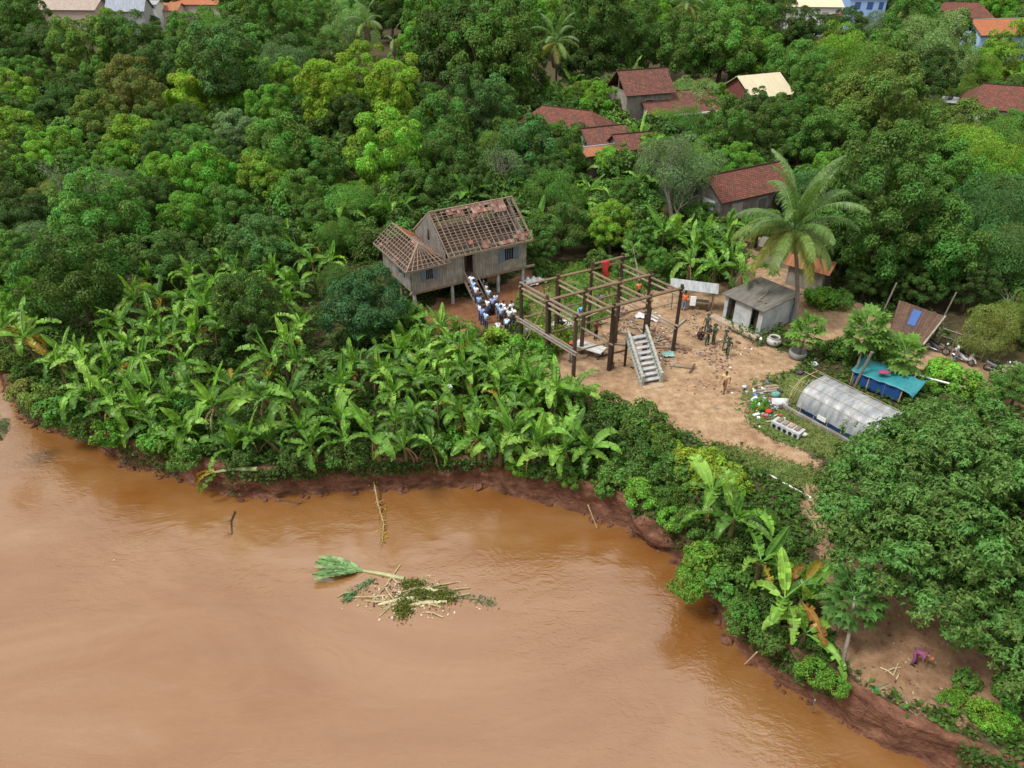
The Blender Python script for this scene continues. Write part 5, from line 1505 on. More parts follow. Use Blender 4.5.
forest = [
    # left, top rows
    (20, 22, 20, B, 'deep'), (45, 42, 16, F_, 'grey'), (12, 56, 21, O, 'deep'), (52, 58, 21, B, 'dark'), (86, 52, 24, T, 'olive'), (112, 38, 15, B, 'lime'), (128, 52, 23, B, 'dark'), (158, 40, 15, O, 'deep'),
    (166, 70, 26, B, 'dark'), (225, 70, 30, O, 'blue'), (192, 38, 18, B, 'mid'), (224, 30, 18, F_, 'mid'), (247, 26, 20, B, 'deep'), (254, 52, 20, O, 'mid'), (240, 12, 18, B, 'dark'),
    (100, 80, 18, O, 'mid'), (26, 80, 16, B, 'mid'), (45, 88, 13, B, 'brown'), (16, 98, 18, B, 'lime'), (8, 116, 18, O, 'deep'), (76, 100, 24, O, 'dark'), (58, 118, 18, B, 'dark'), (130, 100, 23, B, 'brown'),
    (102, 120, 22, B, 'olive'), (152, 104, 18, O, 'olive'), (190, 98, 23, B, 'yellow'), (214, 94, 18, B, 'lime'), (242, 98, 19, B, 'green'), (216, 110, 14, B, 'yellow'), (186, 124, 19, O, 'deep'), (205, 128, 11, B, 'brown'),
    (236, 136, 21, B, 'grey'), (150, 130, 18, B, 'deep'), (16, 134, 20, B, 'lime'), (34, 152, 18, O, 'dark'), (56, 150, 21, B, 'bright'), (38, 166, 18, B, 'bright'), (68, 166, 15, B, 'mid'), (10, 178, 20, O, 'deep'),
    (132, 146, 23, B, 'lime'), (116, 162, 18, B, 'green'), (166, 150, 22, O, 'deep'), (200, 154, 22, O, 'mid'), (160, 178, 19, B, 'bright'), (206, 178, 26, B, 'green'), (140, 192, 14, B, 'blue'), (254, 164, 15, B, 'bright'), (236, 170, 18, O, 'dark'),
    # middle top
    (266, 14, 20, B, 'lime'), (272, 34, 22, O, 'deep'), (318, 18, 17, O, 'mid'), (300, 44, 18, B, 'mid'), (290, 64, 22, F_, 'grey'), (332, 60, 20, O, 'deep'), (280, 84, 18, B, 'lime'), (328, 98, 25, B, 'yellow'), (362, 84, 22, B, 'lime'),
    (396, 98, 25, B, (.09, .17, .02)), (266, 108, 20, B, 'green'), (285, 152, 30, B, 'mid'), (316, 168, 22, O, 'deep'), (350, 124, 20, O, 'dark'), (386, 156, 31, B, 'bright'), (402, 140, 18, B, 'lime'), (440, 136, 28, B, 'mid'), (452, 162, 26, B, 'deep'),
    (470, 114, 25, B, 'blue'), (492, 112, 22, B, 'blue'), (420, 54, 23, O, 'green'), (458, 52, 40, O, 'dark'), (492, 62, 40, O, 'deep'), (506, 34, 34, B, 'deep'), (430, 18, 24, B, 'mid'), (390, 12, 20, O, 'dark'), (350, 30, 20, F_, 'pale'),
    (500, 152, 22, F_, 'olive'), (262, 178, 22, B, 'lime'), (300, 195, 20, B, 'mid'), (420, 190, 20, B, 'deep'), (470, 182, 20, O, 'dark'),
    # centre top
    (520, 78, 22, O, 'dark'), (590, 32, 30, B, 'deep'), (622, 46, 26, O, 'deep'), (646, 36, 26, B, 'dark'), (690, 44, 30, O, 'deep'), (722, 48, 28, B, 'mid'), (580, 66, 20, O, 'dark'), (650, 12, 18, B, 'bright'), (702, 10, 20, F_, 'mid'),
    (738, 26, 26, B, 'mid'), (756, 56, 22, B, 'green'), (545, 22, 22, B, 'bright'), (600, 106, 18, B, 'bright'), (580, 96, 13, B, 'lime'), (530, 152, 28, B, 'blue'), (560, 154, 24, B, 'deep'), (546, 172, 20, O, 'dark'),
    (706, 156, 15, O, 'lime'), (726, 136, 21, T, 'mid'), (757, 116, 22, O, 'dark'), (692, 100, 20, F_, 'pale'), (656, 126, 15, F_, 'lime'), (680, 126, 18, F_, 'mid'), (770, 136, 22, B, 'deep'), (610, 160, 12, B, 'bright'), (735, 100, 14, B, 'blue'),
    # right top
    (782, 30, 20, B, 'deep'), (810, 34, 20, O, 'dark'), (842, 38, 20, B, 'dark'), (888, 36, 20, F_, 'grey'), (905, 30, 20, O, 'mid'), (928, 36, 15, B, 'deep'), (956, 40, 15, O, 'dark'), (1000, 6, 16, B, 'green'), (916, 6, 18, B, 'mid'), (790, 68, 24, B, 'mid'),
    (836, 62, 26, F_, 'lime'), (812, 84, 20, O, 'mid'), (880, 58, 26, B, 'mid'), (930, 54, 30, F_, 'pale'), (902, 62, 20, O, 'dark'), (872, 88, 34, F_, 'olive'), (850, 114, 30, B, 'olive'), (892, 112, 30, B, 'olive'), (930, 84, 20, O, 'dark'),
    (962, 66, 20, F_, 'mid'), (990, 58, 12, O, 'deep'), (1012, 56, 22, B, 'lime'), (978, 74, 16, F_, 'lime'), (958, 92, 15, F_, 'olive'), (962, 134, 26, B, 'olive'), (1002, 144, 25, F_, 'mid'), (976, 156, 28, F_, 'lime'), (902, 164, 32, B, 'deep'),
    (942, 174, 28, B, 'mid'), (868, 172, 28, O, 'deep'), (1014, 128, 16, B, 'mid'), (800, 118, 24, O, 'deep'), (830, 140, 26, B, 'deep'), (800, 150, 16, B, 'mid'), (1018, 176, 24, F_, 'bright'),
    (880, 216, 44, T, 'deep'), (936, 246, 46, B, (.036, .095, .02)), (984, 216, 36, F_, 'blue'), (1012, 254, 38, F_, 'blue'), (990, 332, 26, F_, 'brown'), (1014, 318, 22, F_, 'olive'), (900, 268, 24, O, 'dark'), (846, 246, 26, O, 'dark'), (868, 278, 20, B, 'dark'),
    (972, 284, 24, O, 'dark'), (925, 284, 22, O, 'dark'), (893, 288, 14, O, 'dark'), (1020, 386, 20, B, 'mid'), (850, 200, 24, O, 'dark'),
    # left middle, in front of the wood
    (30, 218, 26, O, 'dark'), (46, 206, 18, F_, 'brown'), (100, 216, 36, O, 'mid'), (76, 276, 46, B, (.034, .088, .018)), (132, 208, 20, B, 'deep'), (190, 216, 22, B, 'green'), (232, 208, 22, B, 'mid'), (10, 258, 26, O, 'mid'), (40, 248, 24, F_, 'grey'),
    (24, 304, 22, B, 'green'), (246, 312, 34, O, (.036, .09, .02)), (336, 236, 20, F_, 'mid'), (362, 304, 38, B, (.033, .085, .032)), (316, 222, 16, B, 'deep'), (120, 180, 12, F_, 'grey'), (60, 196, 16, B, 'mid'), (160, 202, 18, O, 'dark'),
    (340, 285, 20, F_, 'deep'), (405, 322, 18, B, 'deep'),
    # beside the frame
    (612, 226, 20, O, 'lime'), (590, 236, 12, B, 'deep'), (556, 196, 22, F_, 'mid'), (660, 262, 14, B, 'mid'), (640, 240, 18, O, 'mid'), (545, 250, 14, B, 'deep'), (626, 196, 16, B, 'deep'), (760, 225, 16, B, 'mid'),
    (684, 186, 24, F_, 'grey'), (700, 214, 12, B, 'deep'), (745, 140, 16, B, 'deep'),
    (58, 30, 9, B, 'mid'), (92, 29, 9, O, 'deep'), (122, 30, 9, B, 'olive'), (150, 24, 8, O, 'deep'), (178, 22, 8, B, 'mid'), (206, 18, 8, B, 'green'), (26, 14, 11, B, 'deep'),
    (576, 142, 14, B, 'blue'), (650, 152, 12, B, 'mid'), (716, 106, 12, B, 'green'), (540, 132, 13, B, 'deep'), (620, 156, 11, B, 'green'), (612, 104, 9, O, 'bright'), (704, 200, 12, B, 'mid'), (930, 112, 14, F_, 'olive'),
]
SPECIAL = {(612, 226): 'lime green round tree behind the timber frame', (76, 276): 'large leafy tree above the left banana plants', (362, 304): 'large blue-green tree in front of the stilt house',
           (246, 312): 'rounded dark tree in the middle of the banana grove', (936, 246): 'big glossy tree hanging over the plank lean-to', (880, 216): 'tall dark tree right of the coconut palm', (386, 156): 'bright green tree left of the stilt house, above the small clearing'}
for x, y, r_, k, c in forest:
    if y < 115 and k in (B, O) and rt.random() < .35: k = T
    tree_px(x, y, r_ * (1.26 if y < 230 else 1.08), k, c, SPECIAL.get((x, y)), squash=1.12)

# fill the wood where the listed crowns leave the floor bare
txy = np.array(TREE_XY)
LISTED = [(x, y, r_, t_[1]) for (x, y, r_, k, c), t_ in zip(forest, TREE_XY)]
HOUSES = [(o.location.x, o.location.y) for o in bpy.data.objects if o.type == 'EMPTY' and o.get('category') in ('house', 'shed', 'hut', 'outhouse')]
CLEAR = [YARD, LANE, LAWN, LAWN2, LAWN3, LAWN4, UNDER, gp((868, 318), (880, 282), (960, 296), (1000, 340), (960, 350))]
cand = []
yy = 58.0
while yy < 300:
    sp = 5.6 + max(0, yy - 70) * .045
    hw = yy * .78 + 8
    for xx in np.arange(-hw, hw, sp):
        cand.append((xx + rt.uniform(-.35, .35) * sp, yy + rt.uniform(-.35, .35) * sp, sp))
    yy += sp
placed = list(map(tuple, txy))
nf = 0
for x, y, sp in cand:
    if any(math.hypot(x - a_, y - b__) < (6.2 if y > 66 else 5) for a_, b__ in HOUSES): continue
    pt = np.array([[x, y]])
    if any(inpoly(pt, c)[0] or dist_line(pt, c, True)[0] < 1.5 for c in CLEAR): continue
    if -14 < x < 4 and y < 66: continue
    if any(math.hypot(x - a_, y - b__) < (.95 * r_ + .25 * sp if r_ > 1 else 0) for a_, b__, r_ in placed): continue
    r_ = sp * rt.uniform(.5, .8)
    tp = Vector((x, y, r_ * 1.85)); dz_ = depth(tp); qx = 512 + FOC * x / dz_; qy = 384 - FOC * (y * ST + (tp.z - CAM_H) * CT) / dz_; qr = r_ * FOC / dz_
    if any(abs(qx - hx) < hw_ + qr and qy < hy + 9 and y < hY for hx, hy, hw_, hY in HPX): continue
    if any(y < tY and abs(qx - fx) < fr_ * .8 + qr * .5 and qy < fy - .1 * fr_ for fx, fy, fr_, tY in LISTED): continue
    k = rt.choices((B, O, S_, F_, T), (5, 4, 2, 2, 1 if y > 110 else 0))[0]
    c = rt.choices(('dark', 'deep', 'mid', 'green', 'olive', 'blue', 'bright', 'lime', 'grey'), (4, 6, 6, 4, 3, 3, 2, 1.5, 1.5))[0]
    side = 'deep in the wood' if x < 8 else 'among the far houses'
    kn = k.replace('_', ' ')
    plant(k, x, y, r_ / 4, GRN[c], '%s %s %s' % ({'dark': 'dark', 'deep': 'deep green', 'mid': 'mid green', 'green': 'fresh green', 'olive': 'olive', 'blue': 'blue-green', 'bright': 'bright green', 'lime': 'lime', 'grey': 'greyish'}[c], kn, side), '%s %ss %s' % (c, kn, side), 'tree', rt.uniform(.75, 1.0))
    placed.append((x, y, r_)); nf += 1

# low bushes close the gaps of the wood and hug the houses
bcand = []
yy = 47.0
while yy < 125:
    sp = 2.7 + max(0, yy - 60) * .03
    hw = yy * .76 + 4
    for xx in np.arange(-hw, hw, sp): bcand.append((xx + rt.uniform(-.4, .4) * sp, yy + rt.uniform(-.4, .4) * sp, sp))
    yy += sp
bc = np.array(bcand)
okb = inpoly(bc[:, :2], LAND) & (dist_line(bc[:, :2], EDGE[::4]) > 3)
for cl_ in CLEAR + [BEACH]:
    okb &= ~inpoly(bc[:, :2], cl_) & (dist_line(bc[:, :2], cl_, True) > .9)
pa = np.array(placed)
for (x, y, sp), g_ in zip(bcand, okb):
    if not g_: continue
    if any(math.hypot(x - a_, y - b__) < 5.2 for a_, b__ in HOUSES): continue
    if -13 < x < 3 and 47 < y < 63: continue
    if (np.hypot(pa[:, 0] - x, pa[:, 1] - y) < .6 * pa[:, 2]).any(): continue
    if y < 62 and x < 6: continue
    c = rt.choices(('dark', 'deep', 'mid'), (4, 3, 1))[0]
    kk = rt.choice(('shrub', 'leafy_bush'))
    plant(kk, x, y, sp * rt.uniform(.42, .62), GRN[c], '%s %s growing between the trees of the wood' % ({'dark': 'dark', 'deep': 'deep green', 'mid': 'mid green', 'green': 'fresh green', 'bright': 'bright green'}[c], kk.replace('_', ' ')), '%s %s between the trees' % (c, kk.replace('_', ' ')), 'shrub', rt.uniform(.9, 1.3))

# bare grey trees
def bare_tree(px, py, h, label, seed, col=M_GREYBARK, leafy=0):
    q = random.Random(seed)
    p = P(px, py)
    o = empty('bare_tree', p, 0, label, 'tree')
    m = MB()
    def br(a_, d_, l_, r_, lv):
        b1 = a_ + d_ * l_ * .5 + Vector((q.uniform(-.1, .1), q.uniform(-.1, .1), 0)) * l_
        b2 = a_ + d_ * l_
        m.tube([a_, b1, b2], [r_, r_ * .8, r_ * .55], 5 if lv < 2 else 4, False)
        if lv >= 5: return
        for _ in range(q.choice((2, 3, 3)) if lv else 4):
            nd = (d_ + Vector((q.uniform(-.8, .8), q.uniform(-.8, .8), q.uniform(-.1, .55)))).normalized()
            br(b2 if q.random() < .7 else b1, nd, l_ * q.uniform(.6, .8), max(.012, r_ * .55), lv + 1)
    br(Vector((0, 0, -.2)), Vector((q.uniform(-.1, .1), 0, 1)).normalized(), h * .3, h * .028, 0)
    m.build('branches', col, o)
    if leafy:
        me, _ = crown('thin_foliage', seed, h * .36, h * .26, h * .62, 40, leafy, .2, clump=(.2, .4), aspect=.3)
        link('crown', me, o, color=GRN['grey'])
    return o
bare_tree(84, 222, 7.5, 'leafless grey tree rising above the left wood', 5, leafy=500)
bare_tree(112, 226, 7.0, 'half-bare grey tree with thin leaves beside the leafless one', 6, leafy=2200)
bare_tree(668, 232, 10.5, 'grey-green tree with pale bare boughs behind the timber frame', 8, leafy=14000)
bare_tree(499, 205, 7.0, 'thin olive tree with bare pale twigs behind the stilt house', 9, leafy=2600)
bare_tree(1018, 330, 5.5, 'dead silvery branches at the right end of the lane', 11)
bare_tree(1010, 395, 3.0, 'low dead grey branches beside the grey motorbike', 12)

# ---- the big tree on the right bank
_c = P(974, 518, 4.9)
BT = empty('big_mango_tree', (_c.x, _c.y, 0), 0, 'huge leafy tree on the right bank, hiding the end of the tunnel shelter', 'tree')
bt_lobes = []
for i in range(26):                       # mounds over one rounded crown
    zz = 1 - 1.45 * (i + .5) / 26
    th_ = i * 2.39996
    rr_ = math.sqrt(max(0, 1 - zz * zz))
    k_ = 1 + .1 * math.sin(i * 4.1)
    bt_lobes.append((Vector((4.5 * k_ * rr_ * math.cos(th_), 4.3 * k_ * rr_ * math.sin(th_), 4.9 + 3.1 * k_ * zz)), 1.75 + .45 * abs(math.sin(i * 2.7))))
for px, py, z, r_ in ((1004, 622, 3.2, 1.8), (1036, 664, 2.8, 1.8), (958, 590, 3.4, 1.4), (1046, 600, 4.0, 2.2), (972, 604, 3.2, 1.5)):
    bt_lobes.append((P(px, py, z) - Vector((_c.x, _c.y, 0)), r_))
big_v, big_f, big_r, big_c, off_, ctrs = [], [], [], [], 0, []
rs_ = np.random.RandomState(77)
o0 = BT.location
for c, rr_ in bt_lobes:
    ctrs.append(np.array(c))
    n_c = 40
    d_ = unit(rs_.normal(size=(n_c * 2, 3)))
    d_ = d_[d_[:, 2] > -.55][:n_c]
    cc = np.array(c) + d_ * (rr_ * rs_.uniform(.62, 1.0, len(d_)))[:, None] * np.array([1, 1, .8])
    cr = rs_.uniform(.32, .66, len(d_))
    per = rs_.multinomial(int(4300 * rr_ ** 1.7 / 2.2), cr ** 2 / (cr ** 2).sum())
    idx = np.repeat(np.arange(len(d_)), per)
    n = len(idx)
    # leaves grow in rosettes
    nros = max(4, n // 9)
    rid = rs_.randint(0, nros, n)
    cid = rs_.randint(0, len(d_), nros)
    rdir = unit(unit(rs_.normal(size=(nros, 3))) + .6 * d_[cid] + [0, 0, .35])
    rpos = cc[cid] + rdir * (cr[cid] * rs_.uniform(.7, 1.1, nros))[:, None]
    ax = unit(rdir + [0, 0, .5])
    ld = unit(unit(rs_.normal(size=(n, 3))) + .35 * ax[rid])
    L = rs_.uniform(.13, .24, n)
    pos = rpos[rid] + ld * (L * .5)[:, None]
    v, f = leaves(pos, ax[rid] * .9 + rs_.normal(size=(n, 3)) * .25, ld - [0, 0, .25], L, L * .36)
    big_v.append(v); big_f.append(f + off_); off_ += len(v)
    big_r.append(np.repeat(rs_.rand(n), 4)); big_c.append(np.repeat(rs_.rand(len(d_))[cid][rid], 4))
me = np_mesh('crown', np.concatenate(big_v), np.concatenate(big_f), M_LEAF, {'rnd': np.concatenate(big_r), 'clump': np.concatenate(big_c)})
link('crown', me, BT, color=(.082, .19, .048))
m = MB()
m.tube([(0, 0, -.3), (.1, .2, 1.2), (.2, .4, 2.6)], [.55, .42, .36], 10)
for c in ctrs:
    a_ = Vector((.2, .4, 2.4)); c = Vector(c)
    m.tube([a_, a_.lerp(c, .5) + Vector((0, 0, -.4)), c], [.2, .13, .04], 6, False)
m.build('trunk', M_BARK, BT, smooth=True)
# ---- banana plants
def banana_leaf(seed, L, W, e0, droop, tear, fold=rad(25), petiole=.35, kind='green'):
    """a leaf that leaves the origin towards +X at elevation e0 and bends down by droop over its length"""
    q = random.Random(seed)
    n = 18
    pts, tans = [Vector((0, 0, 0))], []
    tot = L + petiole
    for i in range(n):
        k = (i + .5) / n
        e = e0 - droop * k ** 1.35
        d_ = Vector((math.cos(e), 0, math.sin(e)))
        tans.append(d_)
        pts.append(pts[-1] + d_ * tot / n)
    tans.append(tans[-1])
    side_sw = q.uniform(-.12, .12)
    pts = [p + Vector((0, side_sw * (i / n) ** 2 * L, 0)) for i, p in enumerate(pts)]
    m = MB()
    m.mi = 1
    m.tube(pts[::2] + [pts[-1]], [max(.008, .032 * (1 - i / (n / 2 + 1))) for i in range(len(pts[::2]) + 1)], 5)
    m.mi = 0
    i0 = int(n * petiole / tot)
    rnd = [0.5] * len(m.v)
    for s in (-1, 1):
        i = i0
        while i < n:
            run = 1 if q.random() < tear else min(n - i, q.choice((2, 3, 4)))
            f_ = fold + q.uniform(-.12, .12) - (q.uniform(.2, .9) if q.random() < tear * .6 else 0)
            gap = .25 if run < 4 and q.random() < tear else 0.0
            shade = q.random()
            base = len(m.v)
            for j in range(run + 1):
                t_ = (i + j - i0) / (n - i0)
                w = W / 2 * (max(0.0, math.sin(math.pi * min(1, t_ * .94 + .05))) ** .5) * (1 - .25 * t_)
                w = max(w, .004)
                p, d_ = pts[i + j], tans[min(i + j, n - 1)]
                lat = Vector((0, s, 0))
                upv = d_.cross(Vector((0, -1, 0))).normalized()
                if upv.z < 0 and abs(upv.z) > .3: upv = upv
                shift = d_ * (tot / n) * (gap * (.5 - j / run) if run else 0)
                m.v.append(tuple(p + upv * .012))
                m.v.append(tuple(p + lat * w * .55 * math.cos(f_) + upv * (w * .55 * math.sin(f_) + .012) + shift * .5))
                m.v.append(tuple(p + lat * w * math.cos(f_ - .5) + upv * (w * math.sin(f_ - .5) * .6 + .02 * math.sin(3 * (i + j))) + shift))
                rnd += [shade] * 3
            for j in range(run):
                a_ = base + j * 3
                for c_ in (0, 1):
                    fc = (a_ + c_, a_ + 3 + c_, a_ + 4 + c_, a_ + 1 + c_)
                    m.f.append(fc if s < 0 else fc[::-1]); m.m.append(0)
            i += run
    me = m.mesh('banana_leaf', [M_BANANA if kind == 'green' else M_DRYLEAF, M_RIB], False)
    for nm_, vals in (('rnd', rnd), ('clump', [.5] * len(m.v))):
        at_ = me.attributes.new(nm_, 'FLOAT', 'POINT')
        at_.data.foreach_set('value', np.array(vals, np.float32))
    return me
LEAF = {'up': [banana_leaf(i, 1.75, .58, rad(80), rad(30), .05, rad(35)) for i in range(3)],
        'arch': [banana_leaf(10 + i, 2.1, .72, rad(58), rad(80 + 20 * i), .7) for i in range(4)],
        'spread': [banana_leaf(20 + i, 2.15, .72, rad(34), rad(75 + 20 * i), .8, rad(8)) for i in range(4)],
        'torn': [banana_leaf(30 + i, 2.0, .68, rad(45), rad(105), .9, rad(5)) for i in range(3)],
        'dead': [banana_leaf(40 + i, 1.5, .3, rad(-25), rad(55), .8, rad(-40), .25, 'dry') for i in range(3)],
        'spear': [banana_leaf(50, 1.3, .16, rad(86), rad(6), 0, rad(70))]}
def stem_mesh(seed):
    q = random.Random(seed)
    m = MB()
    m.tube([(0, 0, -.15), (0, 0, .1), (.03, .02, .5), (.02, 0, .8), (0, 0, 1.0)], [.15, .14, .115, .09, .06], 8)
    return m.mesh('banana_stem', M_BSTEM, True)
STEMS = [stem_mesh(i) for i in range(2)]
BG = [(.1, .255, .036), (.12, .285, .046), (.08, .215, .034), (.16, .325, .06), (.06, .165, .03)]
rb = random.Random(99)
def banana(px, py, h, size, n, label, group=None, lean=(0, 0), yellow=0, dead=2, z=0.0, world=None, base=False):
    """px, py: where the top of the stem shows, h metres above the ground (base: pixel of the foot instead)"""
    p = Vector(world) if world else (P(px, py, z) if base else P(px, py, h + z))
    o = empty('banana_plant', (p.x - (0 if base else lean[0]), p.y - (0 if base else lean[1]), z), 0, label, 'banana plant', group)
    st_ = link('stem', rb.choice(STEMS), o)
    ln = Vector((lean[0], lean[1], h))
    st_.rotation_euler = ln.to_track_quat('Z', 'Y').to_euler()
    st_.scale = (size * rb.uniform(.9, 1.25), size * rb.uniform(.9, 1.25), ln.length)
    a0 = rb.uniform(0, 6.28)
    for i in range(n):
        k = i / max(1, n - 1)
        fam = 'spear' if (i == 0 and rb.random() < .5) else ('up' if k < .22 else 'arch' if k < .6 else rb.choice(('spread', 'torn', 'spread')))
        c = rb.choice(BG)
        j = rb.uniform(.85, 1.15) * (1.12 if k < .25 else 1)
        c = tuple(v * j for v in c)
        if i >= n - yellow: c = rb.choice(((.34, .26, .03), (.28, .24, .035), (.26, .16, .04)))
        lf_ = link('leaf', rb.choice(LEAF[fam]), o, (lean[0], lean[1], h - .12 * k), (rb.uniform(-.45, .45), rb.uniform(-.25, .3), a0 + i * 2.4 + rb.uniform(-.6, .6)), (size * rb.uniform(.75, 1.25),) * 3, c)
    for i in range(dead):
        link('dead_leaf', rb.choice(LEAF['dead']), o, (lean[0] * .95, lean[1] * .95, h * .93), (0, rb.uniform(.1, .5), rb.uniform(0, 6.28)), (size * rb.uniform(.7, 1.0),) * 3, rb.choice(((.24, .16, .08), (.32, .23, .13), (.16, .1, .05))))
    return o
GL = ('banana plant with arching green leaves in the thick of the left grove', 'banana plants in the left grove')
GC = ('banana plant with arching green leaves in front of the stilt house', 'banana plants in the central grove')
GB = ('banana plant standing at the edge of the eroded river bank', 'banana plants along the bank edge')
left_b = [(62, 352), (84, 362), (108, 356), (128, 344), (104, 376), (140, 360), (162, 336), (150, 316), (178, 320), (196, 334), (186, 300), (160, 296), (206, 306), (212, 284), (190, 278), (236, 272), (222, 258), (252, 262),
          (246, 246), (270, 250), (286, 240), (298, 252), (274, 274), (262, 290), (286, 300), (300, 282), (150, 278), (134, 300), (175, 345), (128, 384), (90, 392), (150, 390), (182, 362), (215, 330), (284, 342), (296, 362),
          (270, 356), (312, 262), (330, 262), (304, 232), (240, 300), (120, 322), (300, 325), (230, 384), (168, 398)]
cent_b = [(352, 362), (378, 372), (398, 352), (372, 338), (420, 350), (392, 392), (416, 376), (440, 360), (462, 352), (452, 346), (428, 344), (404, 338), (482, 360), (446, 384), (470, 376), (492, 374), (474, 398), (504, 388), (522, 372),
          (538, 398), (516, 404), (556, 388), (560, 398), (498, 412), (438, 402), (414, 414), (530, 384), (494, 366), (462, 368), (340, 384), (424, 318), (408, 322), (440, 326), (456, 330), (470, 346), (512, 374), (575, 392), (462, 416), (395, 420)]
for x, y in left_b:
    banana(x, y, rb.uniform(1.5, 3.1), rb.uniform(.68, 1.05), rb.randint(7, 12), *GL, lean=(rb.uniform(-.4, .4), rb.uniform(-.4, .3)), yellow=rb.choice((0, 0, 0, 1)), dead=rb.choice((1, 2, 3)))
for x, y in cent_b:
    banana(x, y, rb.uniform(1.3, 2.7), rb.uniform(.6, .95), rb.randint(7, 12), *GC, lean=(rb.uniform(-.4, .4), rb.uniform(-.4, .3)), yellow=rb.choice((0, 0, 0, 1)), dead=rb.choice((1, 2, 3)))
for x, y, h, lx, ly in ((372, 436, 2.2, -.2, -.4), (262, 396, 2.6, -.6, -.3), (290, 398, 2.8, -.7, .1), (110, 402, 2.0, .1, -.2), (512, 432, 2.0, .2, -.3), (556, 436, 2.0, .3, -.3), (566, 450, 1.5, .2, -.2), (535, 444, 2.2, .1, -.3),
                        (592, 448, 1.6, .2, -.1), (140, 410, 1.6, .2, -.3), (185, 428, 1.3, .2, -.2), (248, 436, 1.4, 0, -.2), (478, 436, 1.9, -.1, -.2), (300, 430, 1.6, .2, -.2), (340, 418, 1.7, .1, -.2), (500, 446, 1.5, 0, -.2)):
    banana(x, y, h, rb.uniform(.9, 1.1), 8, *GB, lean=(lx, ly), dead=3)
GK = ('young banana sucker with few upright leaves among the taller banana plants', 'young banana suckers in the groves')
GM = ('half-grown banana plant squeezed between its taller neighbours', 'half-grown banana plants in the groves')
for i in range(56):
    x, y = rb.choice(left_b if i % 2 else cent_b)
    banana(x + rb.uniform(-18, 18), y + rb.uniform(-4, 16), rb.uniform(1.0, 2.2), rb.uniform(.5, .8), rb.randint(6, 10), *GM, lean=(rb.uniform(-.4, .4), rb.uniform(-.4, .3)), yellow=rb.choice((0, 0, 1)), dead=2)
for i in range(48):
    x, y = rb.choice(left_b if i % 2 else cent_b)
    banana(x + rb.uniform(-14, 14), y + rb.uniform(4, 20), rb.uniform(.5, 1.3), rb.uniform(.55, .85), rb.randint(4, 7), *GK, dead=0)
for x, y in ((150, 424), (178, 440), (232, 448), (268, 440), (310, 446), (345, 440), (404, 446), (430, 444), (122, 418)):
    banana(x, y, rb.uniform(.8, 1.5), rb.uniform(.75, .95), 8, *GB, lean=(rb.uniform(-.3, .3), -.2), dead=3)
banana(24, 338, 2.9, 1.25, 10, 'banana plant with a hanging orange leaf at the river bend', lean=(-.5, -.1), yellow=2, dead=4)
banana(2, 328, 2.6, 1.2, 9, 'banana plant with drooping yellow leaves overhanging the river bend', lean=(-.4, -.2), yellow=2, dead=3)
banana(212, 405, 2.9, 1.1, 9, 'banana plant leaning steeply left on the bank above a fallen one', lean=(-1.4, .1), dead=3)
banana(712, 492, 2.1, 1.12, 8, 'banana plant with long torn pale leaves beside the yellow-green shrubs', lean=(0, 0), dead=1)
banana(735, 518, 1.8, 1.05, 8, 'banana plant with stiff upright leaves above the bend of the bank', dead=1)
banana(762, 562, 1.6, 1.0, 6, 'banana plant with one big yellowing leaf over the bank', yellow=1, dead=1)
banana(785, 598, 1.9, .98, 7, 'banana plant with broad bright leaves at the right bank edge', yellow=1, dead=2)
banana(802, 600, 1.8, 1.0, 6, 'banana plant with a hanging torn yellow leaf next to the papaya', yellow=2, dead=3)
banana(806, 632, 1.0, .85, 5, 'small banana plant with rounded leaves on the bare bank slope', dead=1)
GR = ('banana plant in the clump between the timber frame and the outhouse', 'banana plants behind the yard')
for x, y in ((676, 238), (694, 246), (712, 252), (704, 232), (726, 244), (690, 262), (734, 258), (716, 268), (664, 232), (742, 272), (728, 228)):
    banana(x, y, rb.uniform(2.2, 3.2), rb.uniform(.95, 1.2), 9, *GR, lean=(rb.uniform(-.3, .3), rb.uniform(-.3, .3)), dead=2)
GS = ('banana plant growing in the trees behind the stilt house', 'banana plants behind the stilt house')
for x, y in ((574, 196), (580, 204), (346, 214), (392, 214), (404, 206), (590, 190), (608, 172), (640, 180), (538, 222), (470, 196)):
    banana(x, y, 2.4, 1.1, 8, *GS, dead=1)
GF = ('far banana plant among the tiled houses', 'banana plants among the far houses')
for x, y in ((548, 92), (560, 98), (572, 84), (985, 68), (1000, 74), (640, 140), (652, 148), (632, 76)):
    banana(x, y, 3.2, 1.5, 8, *GF, dead=0)

# fallen banana plant on the bank, its yellow leaves trailing in the water
o = empty('fallen_banana_plant', P(258, 471), 0, 'fallen banana plant with yellow leaves lying over the bank', 'banana plant')
d_ = P(206, 474, -.6) - P(258, 471)
MB().tube([(0, 0, .15), d_ * .5 + Vector((0, 0, .25)), d_ * .8 + Vector((0, 0, .1))], [.14, .12, .07], 7).build('stem', plain('green_stem', (.2, .24, .1), .6), o)
for i, (rz_, c) in enumerate(((150, (.12, .2, .04)), (185, (.4, .28, .03)), (215, (.3, .3, .04)), (170, (.42, .24, .03)), (235, (.09, .2, .03)))):
    link('leaf', LEAF['spread'][i % 4] if i % 2 else LEAF['torn'][i % 3], o, d_ * .78 + Vector((0, 0, .1)), (rb.uniform(-.5, .5), rad(35 - 12 * (i % 2)), rad(rz_)), (.75,) * 3, c)

